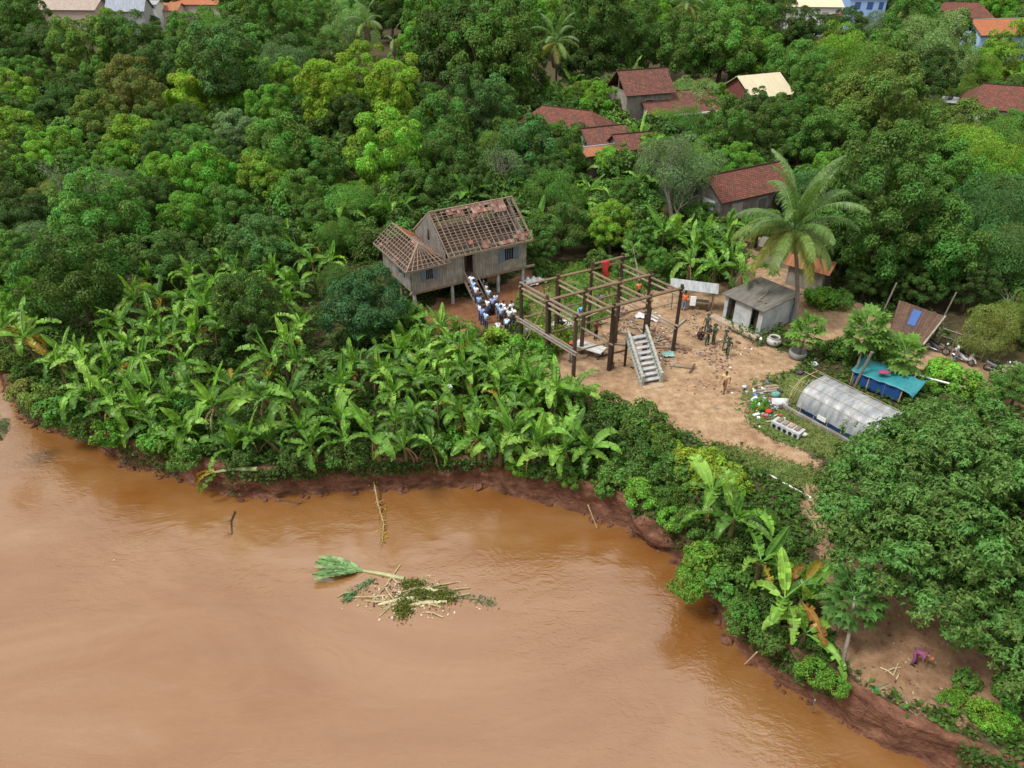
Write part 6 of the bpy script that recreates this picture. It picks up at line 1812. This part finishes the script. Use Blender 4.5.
# ---- coconut palms
def frond(seed, L, e0, droop, n=72, leaf=.9):
    q = random.Random(seed)
    seg = 16
    pts, tans = [Vector((0, 0, 0))], []
    for i in range(seg):
        e = e0 - droop * ((i + .5) / seg) ** 1.5
        d_ = Vector((math.cos(e), 0, math.sin(e)))
        tans.append(d_); pts.append(pts[-1] + d_ * L / seg)
    m = MB(); m.mi = 1
    m.tube(pts[::2], [.045 * (1 - .85 * i / 8) for i in range(9)], 5)
    m.mi = 0
    rnd = [.5] * len(m.v)
    for i in range(n):
        k = .12 + .88 * (i + .5) / n
        f_ = k * seg
        a_ = min(int(f_), seg - 1)
        p, d_ = pts[a_].lerp(pts[a_ + 1], f_ - a_), tans[a_]
        ll = leaf * (math.sin(math.pi * min(1, .18 + k * .8)) ** .6) * q.uniform(.85, 1.1)
        for s in (-1, 1):
            out = (Vector((0, s, 0)) * .8 + d_ * .55 + Vector((0, 0, .12))).normalized()
            t1 = p + out * ll * .45 + Vector((0, 0, -.05 * ll))
            t2 = p + out * ll * .8 + Vector((0, 0, -ll * q.uniform(.4, .75)))
            w = d_ * .03
            b = len(m.v)
            m.v += [tuple(p - w * .6), tuple(p + w * .6), tuple(t1 + w), tuple(t1 - w), tuple(t2)]
            sh = q.random()
            rnd += [sh] * 5
            m.f += [(b, b + 1, b + 2, b + 3), (b + 3, b + 2, b + 4)]; m.m += [0, 0]
    me = m.mesh('palm_frond', [M_BANANA, M_RIB])
    for nm_, vals in (('rnd', rnd), ('clump', [.5] * len(m.v))):
        at_ = me.attributes.new(nm_, 'FLOAT', 'POINT'); at_.data.foreach_set('value', np.array(vals, np.float32))
    return me
FRD = [frond(1, 5.2, rad(82), rad(62)), frond(2, 4.8, rad(62), rad(92)), frond(3, 4.2, rad(40), rad(85)), frond(4, 4.1, rad(20), rad(85)), frond(5, 3.9, rad(0), rad(75)), frond(6, 3.6, rad(-25), rad(50))]
def palm(base, top, h, label, n=24, size=1.0, cols=((.095, .19, .055), (.125, .21, .055), (.2, .23, .055)), skirt=0, thick=.16):
    b = P(*base)
    t_ = P(top[0], top[1], h)
    d_ = t_ - b
    o = empty('coconut_palm', b, 0, label, 'palm tree')
    m = MB()
    pts = [Vector((0, 0, -.2)) if i == 0 else Vector((d_.x * (i / 10) ** 1.4, d_.y * (i / 10) ** 1.4, h * i / 10)) for i in range(11)]
    rs2 = [thick * 1.6 if i == 0 else thick * (1.15 - .35 * i / 10) for i in range(11)]
    m.tube(pts, rs2, 10)
    m.build('trunk', M_GREYBARK, o, smooth=True)
    for i in range(n):
        k = i / (n - 1)
        f_ = FRD[min(5, int(k * 6))]
        c = cols[0] if k < .5 else (cols[1] if k < .8 else cols[2])
        j = rb.uniform(.85, 1.15)
        link('frond', f_, o, pts[-1] + Vector((0, 0, -.1 * k)), (rb.uniform(-.25, .25), 0, i * 2.4 + rb.uniform(-.2, .2)), (size * rb.uniform(.9, 1.08),) * 3, tuple(v * j for v in c))
    for i in range(skirt):
        a_ = i * 2.4
        link('dead_frond', FRD[5], o, pts[-1] + Vector((0, 0, -.4)), (0, rad(38), a_), (size * .9, size * .5, size * .9), (.17, .14, .11))
    if not skirt:
        for i in range(6):
            a_ = i * 1.05
            MB().ball((pts[-1].x + .25 * math.cos(a_), pts[-1].y + .25 * math.sin(a_), pts[-1].z - .3), (.13, .13, .16), 8, 6).build('coconut', M_PAINT, o, smooth=True, color=(.2, .17, .04))
    return o
palm((795, 326), (794, 229), 7.6, 'tall coconut palm with yellowing lower fronds beside the outhouse', 28, 1.15)
palm((556, 96), (556, 42), 11.5, 'old palm with a skirt of dead grey fronds far in the wood', 16, 1.0, skirt=14)
palm((371, 78), (366, 22), 11.0, 'thin ragged palm with sparse fronds, taller of two in the wood', 10, 1.0, skirt=6)
palm((396, 92), (393, 40), 9.0, 'topless palm trunk wrapped in creepers in the wood', 4, .7, skirt=8)
palm((905, 32), (908, 2), 10, 'far palm near the blue house', 14, 1.2)
palm((690, 30), (688, 4), 10, 'far palm at the top of the wood beyond the houses', 12, 1.2)

# ---- papaya trees
def papaya_leaf(seed):
    q = random.Random(seed)
    m = MB()
    m.mi = 1
    m.tube([(0, 0, 0), (.4, 0, .06), (.75, 0, .02)], [.018, .014, .01], 5)
    m.mi = 0
    rnd = [.5] * len(m.v)
    c = Vector((.75, 0, .02))
    for i in range(9):
        a_ = rad(-140 + 35 * i)
        L = .42 * (1 - .3 * abs(i - 4) / 4) * q.uniform(.9, 1.1)
        d_ = Vector((math.cos(a_), math.sin(a_), 0)); s_ = Vector((-d_.y, d_.x, 0))
        prof_ = ((.0, .05), (.3, .07), (.45, .05), (.62, .13), (.75, .06), (1.0, .0))
        b = len(m.v)
        sh = q.random()
        for k, w in prof_:
            z_ = Vector((0, 0, -.16 * k * k + .03 * k))
            m.v += [tuple(c + d_ * L * k - s_ * w * .75 + z_), tuple(c + d_ * L * k + s_ * w * .75 + z_)]
            rnd += [sh, sh]
        for k in range(len(prof_) - 1):
            m.f.append((b + 2 * k, b + 2 * k + 2, b + 2 * k + 3, b + 2 * k + 1)); m.m.append(0)
    me = m.mesh('papaya_leaf', [M_HERB, M_RIB])
    for nm_, vals in (('rnd', rnd), ('clump', [.5] * len(m.v))):
        at_ = me.attributes.new(nm_, 'FLOAT', 'POINT'); at_.data.foreach_set('value', np.array(vals, np.float32))
    return me
PAP = [papaya_leaf(i) for i in range(4)]
def papaya(base, top, h, n, size, col, label, group=None):
    b, t_ = P(*base), P(top[0], top[1], h)
    d_ = t_ - b
    o = empty('papaya_tree', b, 0, label, 'papaya tree', group)
    MB().tube([(0, 0, -.1), (d_.x * .4, d_.y * .4, h * .5), (d_.x, d_.y, h)], [.11, .08, .05], 8).build('trunk', M_GREYBARK, o, smooth=True)
    for i in range(n):
        k = i / (n - 1)
        j = rb.uniform(.8, 1.2)
        link('leaf', rb.choice(PAP), o, (d_.x, d_.y, h - .45 * k), (rb.uniform(-.25, .25), rad(-62 + 88 * k ** .8 + rb.uniform(-22, 22)), i * 2.4), (size * rb.uniform(.85, 1.15),) * 3, tuple(v * j for v in col))
    return o
papaya((841, 672), (855, 596), 3.1, 34, 1.25, (.055, .15, .035), 'papaya tree with dark star-shaped leaves on the bare beach')
papaya((797, 360), (808, 330), 2.2, 40, 1.25, (.085, .21, .04), 'small papaya tree growing from the concrete planter')
papaya((852, 386), (868, 328), 3.6, 48, 1.5, (.085, .2, .04), 'taller papaya tree beside the blue tarp shed')
papaya((905, 392), (906, 352), 2.4, 38, 1.3, (.09, .21, .04), 'papaya tree between the lean-to and the teal net')
papaya((470, 228), (468, 218), 2.0, 14, 1.0, (.06, .15, .03), 'young papaya tree behind the stilt house roof')
papaya((642, 300), (633, 248), 3.4, 18, .9, (.08, .19, .035), 'slim papaya tree rising behind the timber frame')
papaya((416, 446), (416, 414), 2.0, 22, .8, (.05, .14, .04), 'slim papaya tree on the bank above the bare red earth')

# ---- shrubs of the bank and the yard edge
SH = 'shrub'
shr = [(612, 412, 20, 'deep'), (640, 420, 24, 'mid'), (596, 430, 20, 'dark'), (628, 448, 22, 'dark'), (660, 442, 22, 'deep'), (590, 462, 16, 'deep'), (618, 472, 18, 'mid'), (650, 468, 22, 'deep'), (676, 470, 18, 'mid'), (640, 492, 18, 'green'),
       (668, 498, 18, 'deep'), (690, 520, 18, 'mid'), (672, 520, 14, 'green'), (700, 560, 20, 'green'), (690, 585, 18, 'green'), (722, 556, 22, 'deep'), (730, 590, 20, 'mid'), (745, 538, 18, 'dark'), (758, 534, 15, 'dark'), (776, 545, 18, 'deep'),
       (742, 618, 18, 'mid'), (760, 600, 20, 'dark'), (770, 640, 16, 'deep'), (795, 570, 16, 'mid'), (815, 670, 16, 'green'), (836, 684, 12, 'green'), (820, 645, 14, 'deep'), 
       (548, 338, 20, 'lime'), (540, 352, 16, 'green'), (498, 342, 17, 'lime'), (514, 347, 15, 'green'), (484, 346, 12, 'green'), (522, 308, 8, 'mid'), (526, 296, 8, 'lime'),
       (60, 412, 18, 'mid'), (85, 424, 16, 'deep'), (112, 432, 16, 'green'), (138, 446, 16, 'deep'), (160, 440, 18, 'green'), (160, 458, 14, 'lime'), (186, 456, 16, 'mid'), (205, 462, 14, 'deep'), (240, 455, 16, 'dark'), (268, 452, 18, 'deep'),
       (296, 458, 18, 'dark'), (322, 448, 20, 'deep'), (345, 452, 18, 'mid'), (372, 462, 16, 'deep'), (310, 400, 26, 'deep'), (325, 372, 24, 'dark'), (300, 428, 20, 'dark'), (230, 425, 18, 'deep'), (200, 420, 20, 'deep'), (180, 410, 20, 'mid'),
       (150, 420, 18, 'mid'), (120, 400, 18, 'deep'), (90, 405, 16, 'mid'), (40, 400, 16, 'olive'), (22, 390, 14, 'brown'), (440, 445, 14, 'mid'), (460, 440, 16, 'green'), (395, 440, 16, 'deep'), (540, 465, 14, 'dark'), (560, 470, 14, 'deep'), (520, 466, 12, 'green'),
       (572, 480, 10, 'green'), (605, 490, 10, 'mid'), (955, 700, 14, 'green'), (985, 712, 16, 'bright'), (1010, 690, 18, 'mid'), (1005, 725, 14, 'green'), (965, 680, 12, 'mid'), (880, 345, 16, 'green'), (856, 352, 18, 'deep'), (835, 350, 12, 'mid'), (838, 300, 14, 'mid'), (820, 298, 14, 'green'),
       (940, 372, 16, 'bright'), (960, 384, 16, 'green'), (985, 390, 18, 'mid'), (1010, 378, 16, 'pale'), (926, 384, 12, 'green'), (675, 270, 12, 'mid'), (700, 280, 10, 'green'), (655, 282, 10, 'deep'), (575, 290, 8, 'mid'), (598, 262, 12, 'deep'), (620, 268, 10, 'mid'), (760, 405, 8, 'green'),
       (545, 268, 12, 'deep'), (530, 250, 12, 'mid'), (392, 330, 20, 'deep'), (430, 350, 22, 'deep'), (470, 365, 20, 'deep'), (510, 370, 20, 'mid'), (450, 420, 16, 'dark'), (480, 420, 16, 'dark'), (350, 340, 18, 'deep'), (280, 320, 20, 'deep'), (210, 360, 20, 'dark'), (150, 340, 18, 'deep'),
       (230, 330, 18, 'dark'), (120, 350, 16, 'dark'), (190, 310, 16, 'deep'), (240, 285, 16, 'dark'), (290, 265, 16, 'deep'), (325, 250, 14, 'mid'), (360, 250, 16, 'deep'), (390, 250, 12, 'mid'), (30, 372, 16, 'deep'), (0, 362, 14, 'olive'), (350, 425, 18, 'deep'), (330, 410, 16, 'mid')]
for i_, (x, y, r_, c) in enumerate(shr):
    if x < 420 and y > 436 and i_ % 2: continue      # bananas and creepers, not shrubs, close most of the bank
    tree_px(x, y, r_, rb.choice((SH, SH, 'leafy_bush')), c, cat='shrub')
YG = 'yellow-green flowering shrub at the path edge above the bank'
for x, y, r_ in ((684, 464, 17), (706, 462, 17), (728, 474, 15), (742, 486, 12), (664, 450, 14), (696, 478, 14), (656, 434, 12)):
    tree_px(x, y, r_, 'leafy_bush', (.15, .24, .03), YG, 'yellow-green shrubs by the path', cat='shrub')
tree_px(673, 464, 4, SH, (.6, .42, .01), 'small golden yellow flowering bush below the path', cat='shrub')
tree_px(-4, 428, 14, F_, 'grey', 'grey-green branch tip hanging over the water from a tree beyond', cat='tree')

# ---- ground cover and grass (uncountable)
def cover(name, pts, size, height, mat, color, label, cat, seed, per=5):
    r_ = np.random.RandomState(seed)
    n = len(pts) * per
    base = np.repeat(pts, per, 0) + np.c_[r_.normal(0, .16, (n, 2)), np.zeros(n)]
    hh = np.array([mnoise.noise(Vector((p[0] * .6, p[1] * .6, seed))) for p in pts]) * .5 + .55
    base[:, 2] += r_.uniform(.02, 1, n) * np.repeat(np.clip(hh, .15, 1.2), per) * height
    nrm = r_.normal(size=(n, 3)) * .55 + [0, 0, 1]
    dr = r_.normal(size=(n, 3)) + [0, 0, -.1]
    L = size * r_.uniform(.6, 1.4, n)
    v, f = leaves(base, nrm, dr, L, L * .55)
    me = np_mesh(name, v, f, mat, {'rnd': np.repeat(r_.rand(n), 4), 'clump': np.repeat(np.repeat(np.clip(hh, 0, 1), per), 4)})
    return tag(link(name, me, color=color), label, cat, kind='stuff')
rg = np.random.RandomState(4)
pts = np.c_[rg.uniform(-46, 34, 60000), rg.uniform(14, 62, 60000)]
pts = pts[inpoly(pts, np.r_[EDGE, [(40, EDGE[-1][1]), (40, 62), (-60, 62), (-60, EDGE[0][1])]])]
bare = np.zeros(len(pts), bool)
for zn in (YARD, LANE, TRAIL, BEACH, UNDER, LAWN, LAWN2, LAWN3): bare |= inpoly(pts + rg.normal(0, .25, pts.shape), zn)
pts = pts[~bare]
de = dist_line(pts, EDGE[::3])
keepp = (rg.rand(len(pts)) < np.where(de < 7, 1.0, .45))
p3 = np.c_[pts[keepp], np.zeros(keepp.sum())]
cover('ground_cover', p3, .26, .8, M_HERB, (.045, .115, .022), 'leafy weeds and creepers covering the bank under the banana plants', 'weeds', 5)
# creepers hanging over the lip of the bank
ii = rg.randint(0, nb, 5200)
sv_ = np.array([mnoise.noise(Vector((i * .35 * .16, 4.4, 1))) for i in ii])
ii = ii[sv_ > -.05]
pos_x = BANK[ii, 0]
hang = rg.rand(len(ii)) ** 1.6 * np.where(pos_x < -16, 1.7, np.where(pos_x > 7, 1.1, .8))
keep_b = ~((pos_x > 14) & (pos_x < 17.6))
ii, hang = ii[keep_b], hang[keep_b]
hp = np.c_[BANK[ii] + BN[ii] * (.3 + _wob[ii] - .12 * hang)[:, None] - BN[ii] * .2, -hang]
cover('hanging_creepers', hp, .2, .2, M_HERB, (.045, .1, .025), 'creepers hanging over the lip of the red bank', 'creepers', 6, per=6)
def grass(name, polys, n, color, label, seed, h=.14):
    r_ = np.random.RandomState(seed)
    allp = []
    for pl in polys:
        lo, hi = pl.min(0), pl.max(0)
        q_ = r_.uniform(lo - .4, hi + .4, (n, 2))
        allp.append(q_[soft(q_, pl, .5) > r_.rand(n)])
    q_ = np.concatenate(allp)
    nn = np.array([mnoise.noise(Vector((a_ * .8, b__ * .8, seed))) for a_, b__ in q_])
    q_ = q_[nn + r_.uniform(-.3, .3, len(q_)) > -.22]
    n_ = len(q_)
    base = np.c_[q_, np.full(n_, h * .45)]
    dr = r_.normal(size=(n_, 3)) * [.7, .7, .2] + [0, 0, .8]
    nrm = r_.normal(size=(n_, 3)) * [1, 1, .3] + [0, -.4, .5]
    L = h * r_.uniform(.7, 1.6, n_)
    v, f = leaves(base, nrm, dr, L, L * .3)
    me = np_mesh(name, v, f, M_HERB, {'rnd': np.repeat(r_.rand(n_), 4), 'clump': np.repeat(np.clip(nn_ := (np.sin(q_[:, 0] * 1.3) * .5 + .5), 0, 1), 4)})
    return tag(link(name, me, color=color), label, 'grass', kind='stuff')
grass('lawn_grass', [LAWN, LAWN2], 11000, (.12, .17, .05), 'short grass around the plastic tunnel and path', 3)
grass('back_grass', [LAWN3, LAWN4], 16000, (.08, .17, .025), 'rough green grass behind the timber frame', 4, .28)

# ---------------------------------------------------------------- the river's flotsam
def wz(x, y): return P(x, y, WATER_Z)
o = empty('floating_banana_plant', wz(370, 573), rad(-10), 'uprooted banana plant floating with its green leaves spread on the river', 'banana plant')
MB().tube([(-.4, .05, .03), (.6, 0, .06), (1.9, -.1, .04)], [.07, .1, .13], 8).build('stem', plain('wet_stem', (.26, .27, .13), .5), o)
for i, (rz_, tilt) in enumerate(((168, 62), (175, 63), (181, 62), (188, 63), (197, 62), (158, 64), (206, 63))):
    link('leaf', LEAF['up'][i % 3], o, (-.3, .05, .02), (rb.uniform(-.3, .3), rad(tilt + rb.uniform(-3, 0)), rad(rz_)), (1.3, .8, 1.3), (.13, .27, .1) if i % 3 else (.22, .36, .17))
for i, (x, y, a_) in enumerate(((400, 601, 14), (428, 604, 8), (425, 590, -6))):
    l_ = 2.2 - .3 * i
    ob = MB().tube([(-l_ / 2, 0, .03), (0, .05, .05), (l_ / 2, 0, .02)], [.07, .1, .085], 8).build('drifting_log', plain('pale_stem', (.36, .34, .19), .6, var=.4) if i == 0 else bpy.data.materials['pale_stem'], None, wz(x, y), (0, 0, rad(a_)))
    tag(ob, ('long broken banana stem at the left of the debris raft', 'broken banana stem under the olive weed mat', 'short broken banana stem at the upper edge of the debris raft')[i], 'log')
FLS = 'pale floating stalk tangled in the raft of debris'
rf = random.Random(31)
for i in range(18):
    p = wz(rf.gauss(415, 24), rf.gauss(596, 9))
    a_, l_ = rad(rf.gauss(8, 22)), rf.uniform(.8, 2.6)
    dx, dy = math.cos(a_) * l_ / 2, math.sin(a_) * l_ / 2
    ob = MB().tube([(-dx, -dy, .02), (rf.uniform(-.1, .1), rf.uniform(-.1, .1), .06), (dx, dy, .03)], [.035, .05, .03], 6).build('floating_stalk', plain('stalk_a', (.29, .25, .14), .6, var=.5) if i == 0 else bpy.data.materials['stalk_a'], None, p)
    tag(ob, FLS, 'stalk', 'stalks floating in the raft')
for i, (x, y, rx, ry) in enumerate(((404, 607, .5, .8), (440, 596, .95, .55), (420, 594, .5, .35), (412, 585, .6, .3))):
    rs3 = np.random.RandomState(60 + i)
    n = 900
    c = wz(x, y)
    q_ = rs3.normal(size=(n, 3)) * [rx * .45, ry * .45, .06]
    v, f = leaves(q_ + [0, 0, .08], rs3.normal(size=(n, 3)) * .5 + [0, 0, 1], rs3.normal(size=(n, 3)), np.full(n, .13), np.full(n, .07))
    ob = link('floating_weed', np_mesh('floating_weed', v, f, M_HERB, {'rnd': np.repeat(rs3.rand(n), 4), 'clump': np.full(4 * n, .3)}), None, c, color=(.085, .12, .025))
    tag(ob, ('long dark green weed mat at the lower end of the debris raft', 'wide olive weed mat at the right of the debris raft', 'small weed tuft in the middle of the debris raft', 'thin weed strip beside the floating banana stem')[i], 'weed')
fo = MB()
fo.mi = 0
for i in range(520):
    p = wz(rf.gauss(410, 24), rf.gauss(597, 9))
    s = rf.uniform(.02, .07)
    fo.mi = rf.choice((0, 0, 1, 1, 2))
    fo.box((p.x, p.y, WATER_Z + .015), (s * 2, s, .03), rf.uniform(0, 3))
tag(fo.build('raft_litter', [plain('foam', (.46, .41, .34), .8), bpy.data.materials['stalk_a'], M_DARKWOOD]), 'pale scraps and foam caught in the floating raft', 'flotsam', kind='stuff')
def twig(pxs, r0, label, mat=M_DARKWOOD, z=None, cat='branch', leafc=None):
    ps_ = [wz(x, y) + Vector((0, 0, zz)) for x, y, zz in pxs]
    o_ = empty('drift_branch', ps_[0], 0, label, cat)
    m_ = MB(); m_.tube([p - ps_[0] for p in ps_], [r0 * (1 - .7 * i / len(ps_)) for i in range(len(ps_))], 6)
    q_ = random.Random(len(pxs) + int(pxs[0][0]))
    for i in range(1, len(ps_)):
        for _ in range(3):
            a_ = ps_[i] - ps_[0]
            m_.tube([a_, a_ + Vector((q_.uniform(-.5, .5), q_.uniform(-.5, .5), q_.uniform(.0, .2)))], [r0 * .3, r0 * .1], 4, False)
    m_.build('branch', mat, o_)
    if leafc:
        rs4 = np.random.RandomState(int(pxs[0][0])); n = 160
        t_ = rs4.rand(n)
        P0 = np.array([list(p - ps_[0]) for p in ps_])
        f_ = t_ * (len(ps_) - 1); k_ = np.minimum(f_.astype(int), len(ps_) - 2)
        q2 = P0[k_] + (P0[k_ + 1] - P0[k_]) * (f_ - k_)[:, None] + rs4.normal(size=(n, 3)) * [.14, .14, .03]
        v, f = leaves(q2, rs4.normal(size=(n, 3)) * .4 + [0, 0, 1], rs4.normal(size=(n, 3)), np.full(n, .16), np.full(n, .08))
        link('leaves', np_mesh('leaves', v, f, M_HERB, {'rnd': np.repeat(rs4.rand(n), 4), 'clump': np.full(4 * n, .5)}), o_, color=leafc)
    return o_
twig([(371, 470, 1.2), (378, 505, .2), (384, 525, .06), (382, 545, .04)], .05, 'dead stalk trailing from the bank into the water with yellow leaves at its tip', M_BAMBOO, leafc=(.3, .22, .03))
twig([(235, 512, .05), (231, 522, .08), (232, 534, .05)], .05, 'thin dark branch sticking out of the river off the left bank')
twig([(280, 500, .04), (300, 504, .06)], .06, 'short dark driftwood by the red bank')
twig([(440, 596, .05), (480, 600, .03), (495, 604, .02)], .03, 'leafy grey-green twig drifting at the right end of the raft', M_OLDWOOD, leafc=(.1, .14, .07))
twig([(345, 600, .05), (352, 594, .08), (372, 580, .1)], .03, 'leafy green sprig floating below the uprooted banana plant', M_OLDWOOD, leafc=(.06, .16, .07))
# sticks on the bank slopes
for pxa, pxb, lb in (((880, 712), (893, 728), 'grey pipe stuck in the red bank below the beach'), ((945, 738), (936, 760), 'pale bamboo stake leaning on the red bank'), ((815, 700), (812, 712), 'thin stick at the foot of the bank below the papaya'), ((757, 652), (745, 664), 'pale stick poking from the bank below the bananas'), ((588, 505), (597, 528), 'pale root hanging down the red bank')):
    a_, b__ = P(pxa[0], pxa[1], -.35), P(pxb[0], pxb[1], -1.9)
    ob = MB().tube([Vector((0, 0, 0)), b__ - a_], [.035, .03], 6).build('bank_stick', M_BAMBOO if 'pale' in lb else M_GREYBARK, None, a_)
    tag(ob, lb, 'stick')
# on the beach
o = empty('cut_stems', P(893, 676), 0, 'cut pale stems with one green leaf lying on the bare earth', 'stems')
for a_, b__ in (((885, 672), (900, 668)), ((893, 676), (898, 664)), ((880, 668), (893, 676)), ((896, 680), (899, 674))):
    p_, q_ = P(*a_) - P(893, 676), P(*b__) - P(893, 676)
    MB().tube([p_ + Vector((0, 0, .04)), (p_ + q_) / 2 + Vector((0, 0, .12)), q_ + Vector((0, 0, .05))], .03, 5).build('stem', M_BAMBOO, o)
link('leaf', PAP[0], o, P(888, 684) - P(893, 676) + Vector((0, 0, .06)), (0, rad(4), rad(200)), (.9,) * 3, (.06, .2, .1))
lit = MB()
for i in range(260):
    p = P(rf.uniform(830, 1000), rf.uniform(610, 715))
    if not inpoly(np.array([[p.x, p.y]]), BEACH)[0]: continue
    lit.mi = rf.choice((0, 1, 1, 2, 2))
    s = rf.uniform(.02, .07)
    lit.box((p.x, p.y, .015), (s * 2, s, .02), rf.uniform(0, 3))
tag(lit.build('beach_litter', [bpy.data.materials['stalk_a'], M_OLDWOOD, TM[3]]), 'dry leaves and twigs strewn on the bare earth above the river', 'leaf litter', kind='stuff')
# a slumped clod of red earth on the bank
m = MB(); m.ball((0, 0, 0), (1.5, .62, .8), 44, 28)
m.v = [tuple(Vector(v) * (1 + .32 * mnoise.fractal(Vector(v) * 1.5, .7, 2.2, 6))) for v in m.v]
ob = m.build('earth_clod', M_BANK, None, P(655, 531, -1.1), (0, 0, rad(-38)), True)
tag(ob, 'big slumped clod of red earth at the bend of the bank', 'earth clod')

# roots hanging from the lip and clods fallen to the waterline
rtm = MB(); cld = MB()
for i in range(170):
    k_ = rf.randrange(60, nb - 40)
    lip = Vector((*(BANK[k_] + BN[k_] * (.12 + _wob[k_])), -rf.uniform(.02, .5)))
    out = Vector((*(-BN[k_]), 0))
    l_ = rf.uniform(.3, 1.3)
    rtm.tube([lip, lip + out * rf.uniform(.1, .3) + Vector((rf.uniform(-.15, .15), 0, -l_ * .5)), lip + out * rf.uniform(.05, .35) + Vector((rf.uniform(-.25, .25), 0, -l_))], [.016, .012, .005], 4, False)
for i in range(260):
    k_ = rf.randrange(60, nb - 40)
    s_ = rf.uniform(.05, .2) * (1.8 if rf.random() < .1 else 1)
    p = BANK[k_] + BN[k_] * (_wob[k_] - rf.uniform(-.05, .3))
    b0 = len(cld.v)
    cld.ball((p[0], p[1], WATER_Z + s_ * .15), (s_ * rf.uniform(.8, 1.5), s_, s_ * .7), 7, 5)
    for j in range(b0, len(cld.v)):
        v = Vector(cld.v[j]); cld.v[j] = tuple(v + Vector((mnoise.noise(v * 6), mnoise.noise(v * 6 + Vector((9, 0, 0))), mnoise.noise(v * 6 + Vector((0, 9, 0))))) * s_ * .5)
tag(rtm.build('hanging_roots', M_BARK), 'thin roots hanging down the red bank', 'roots', kind='stuff')
tag(cld.build('fallen_clods', M_BANK), 'small clods of red earth fallen along the waterline', 'clods', kind='stuff')
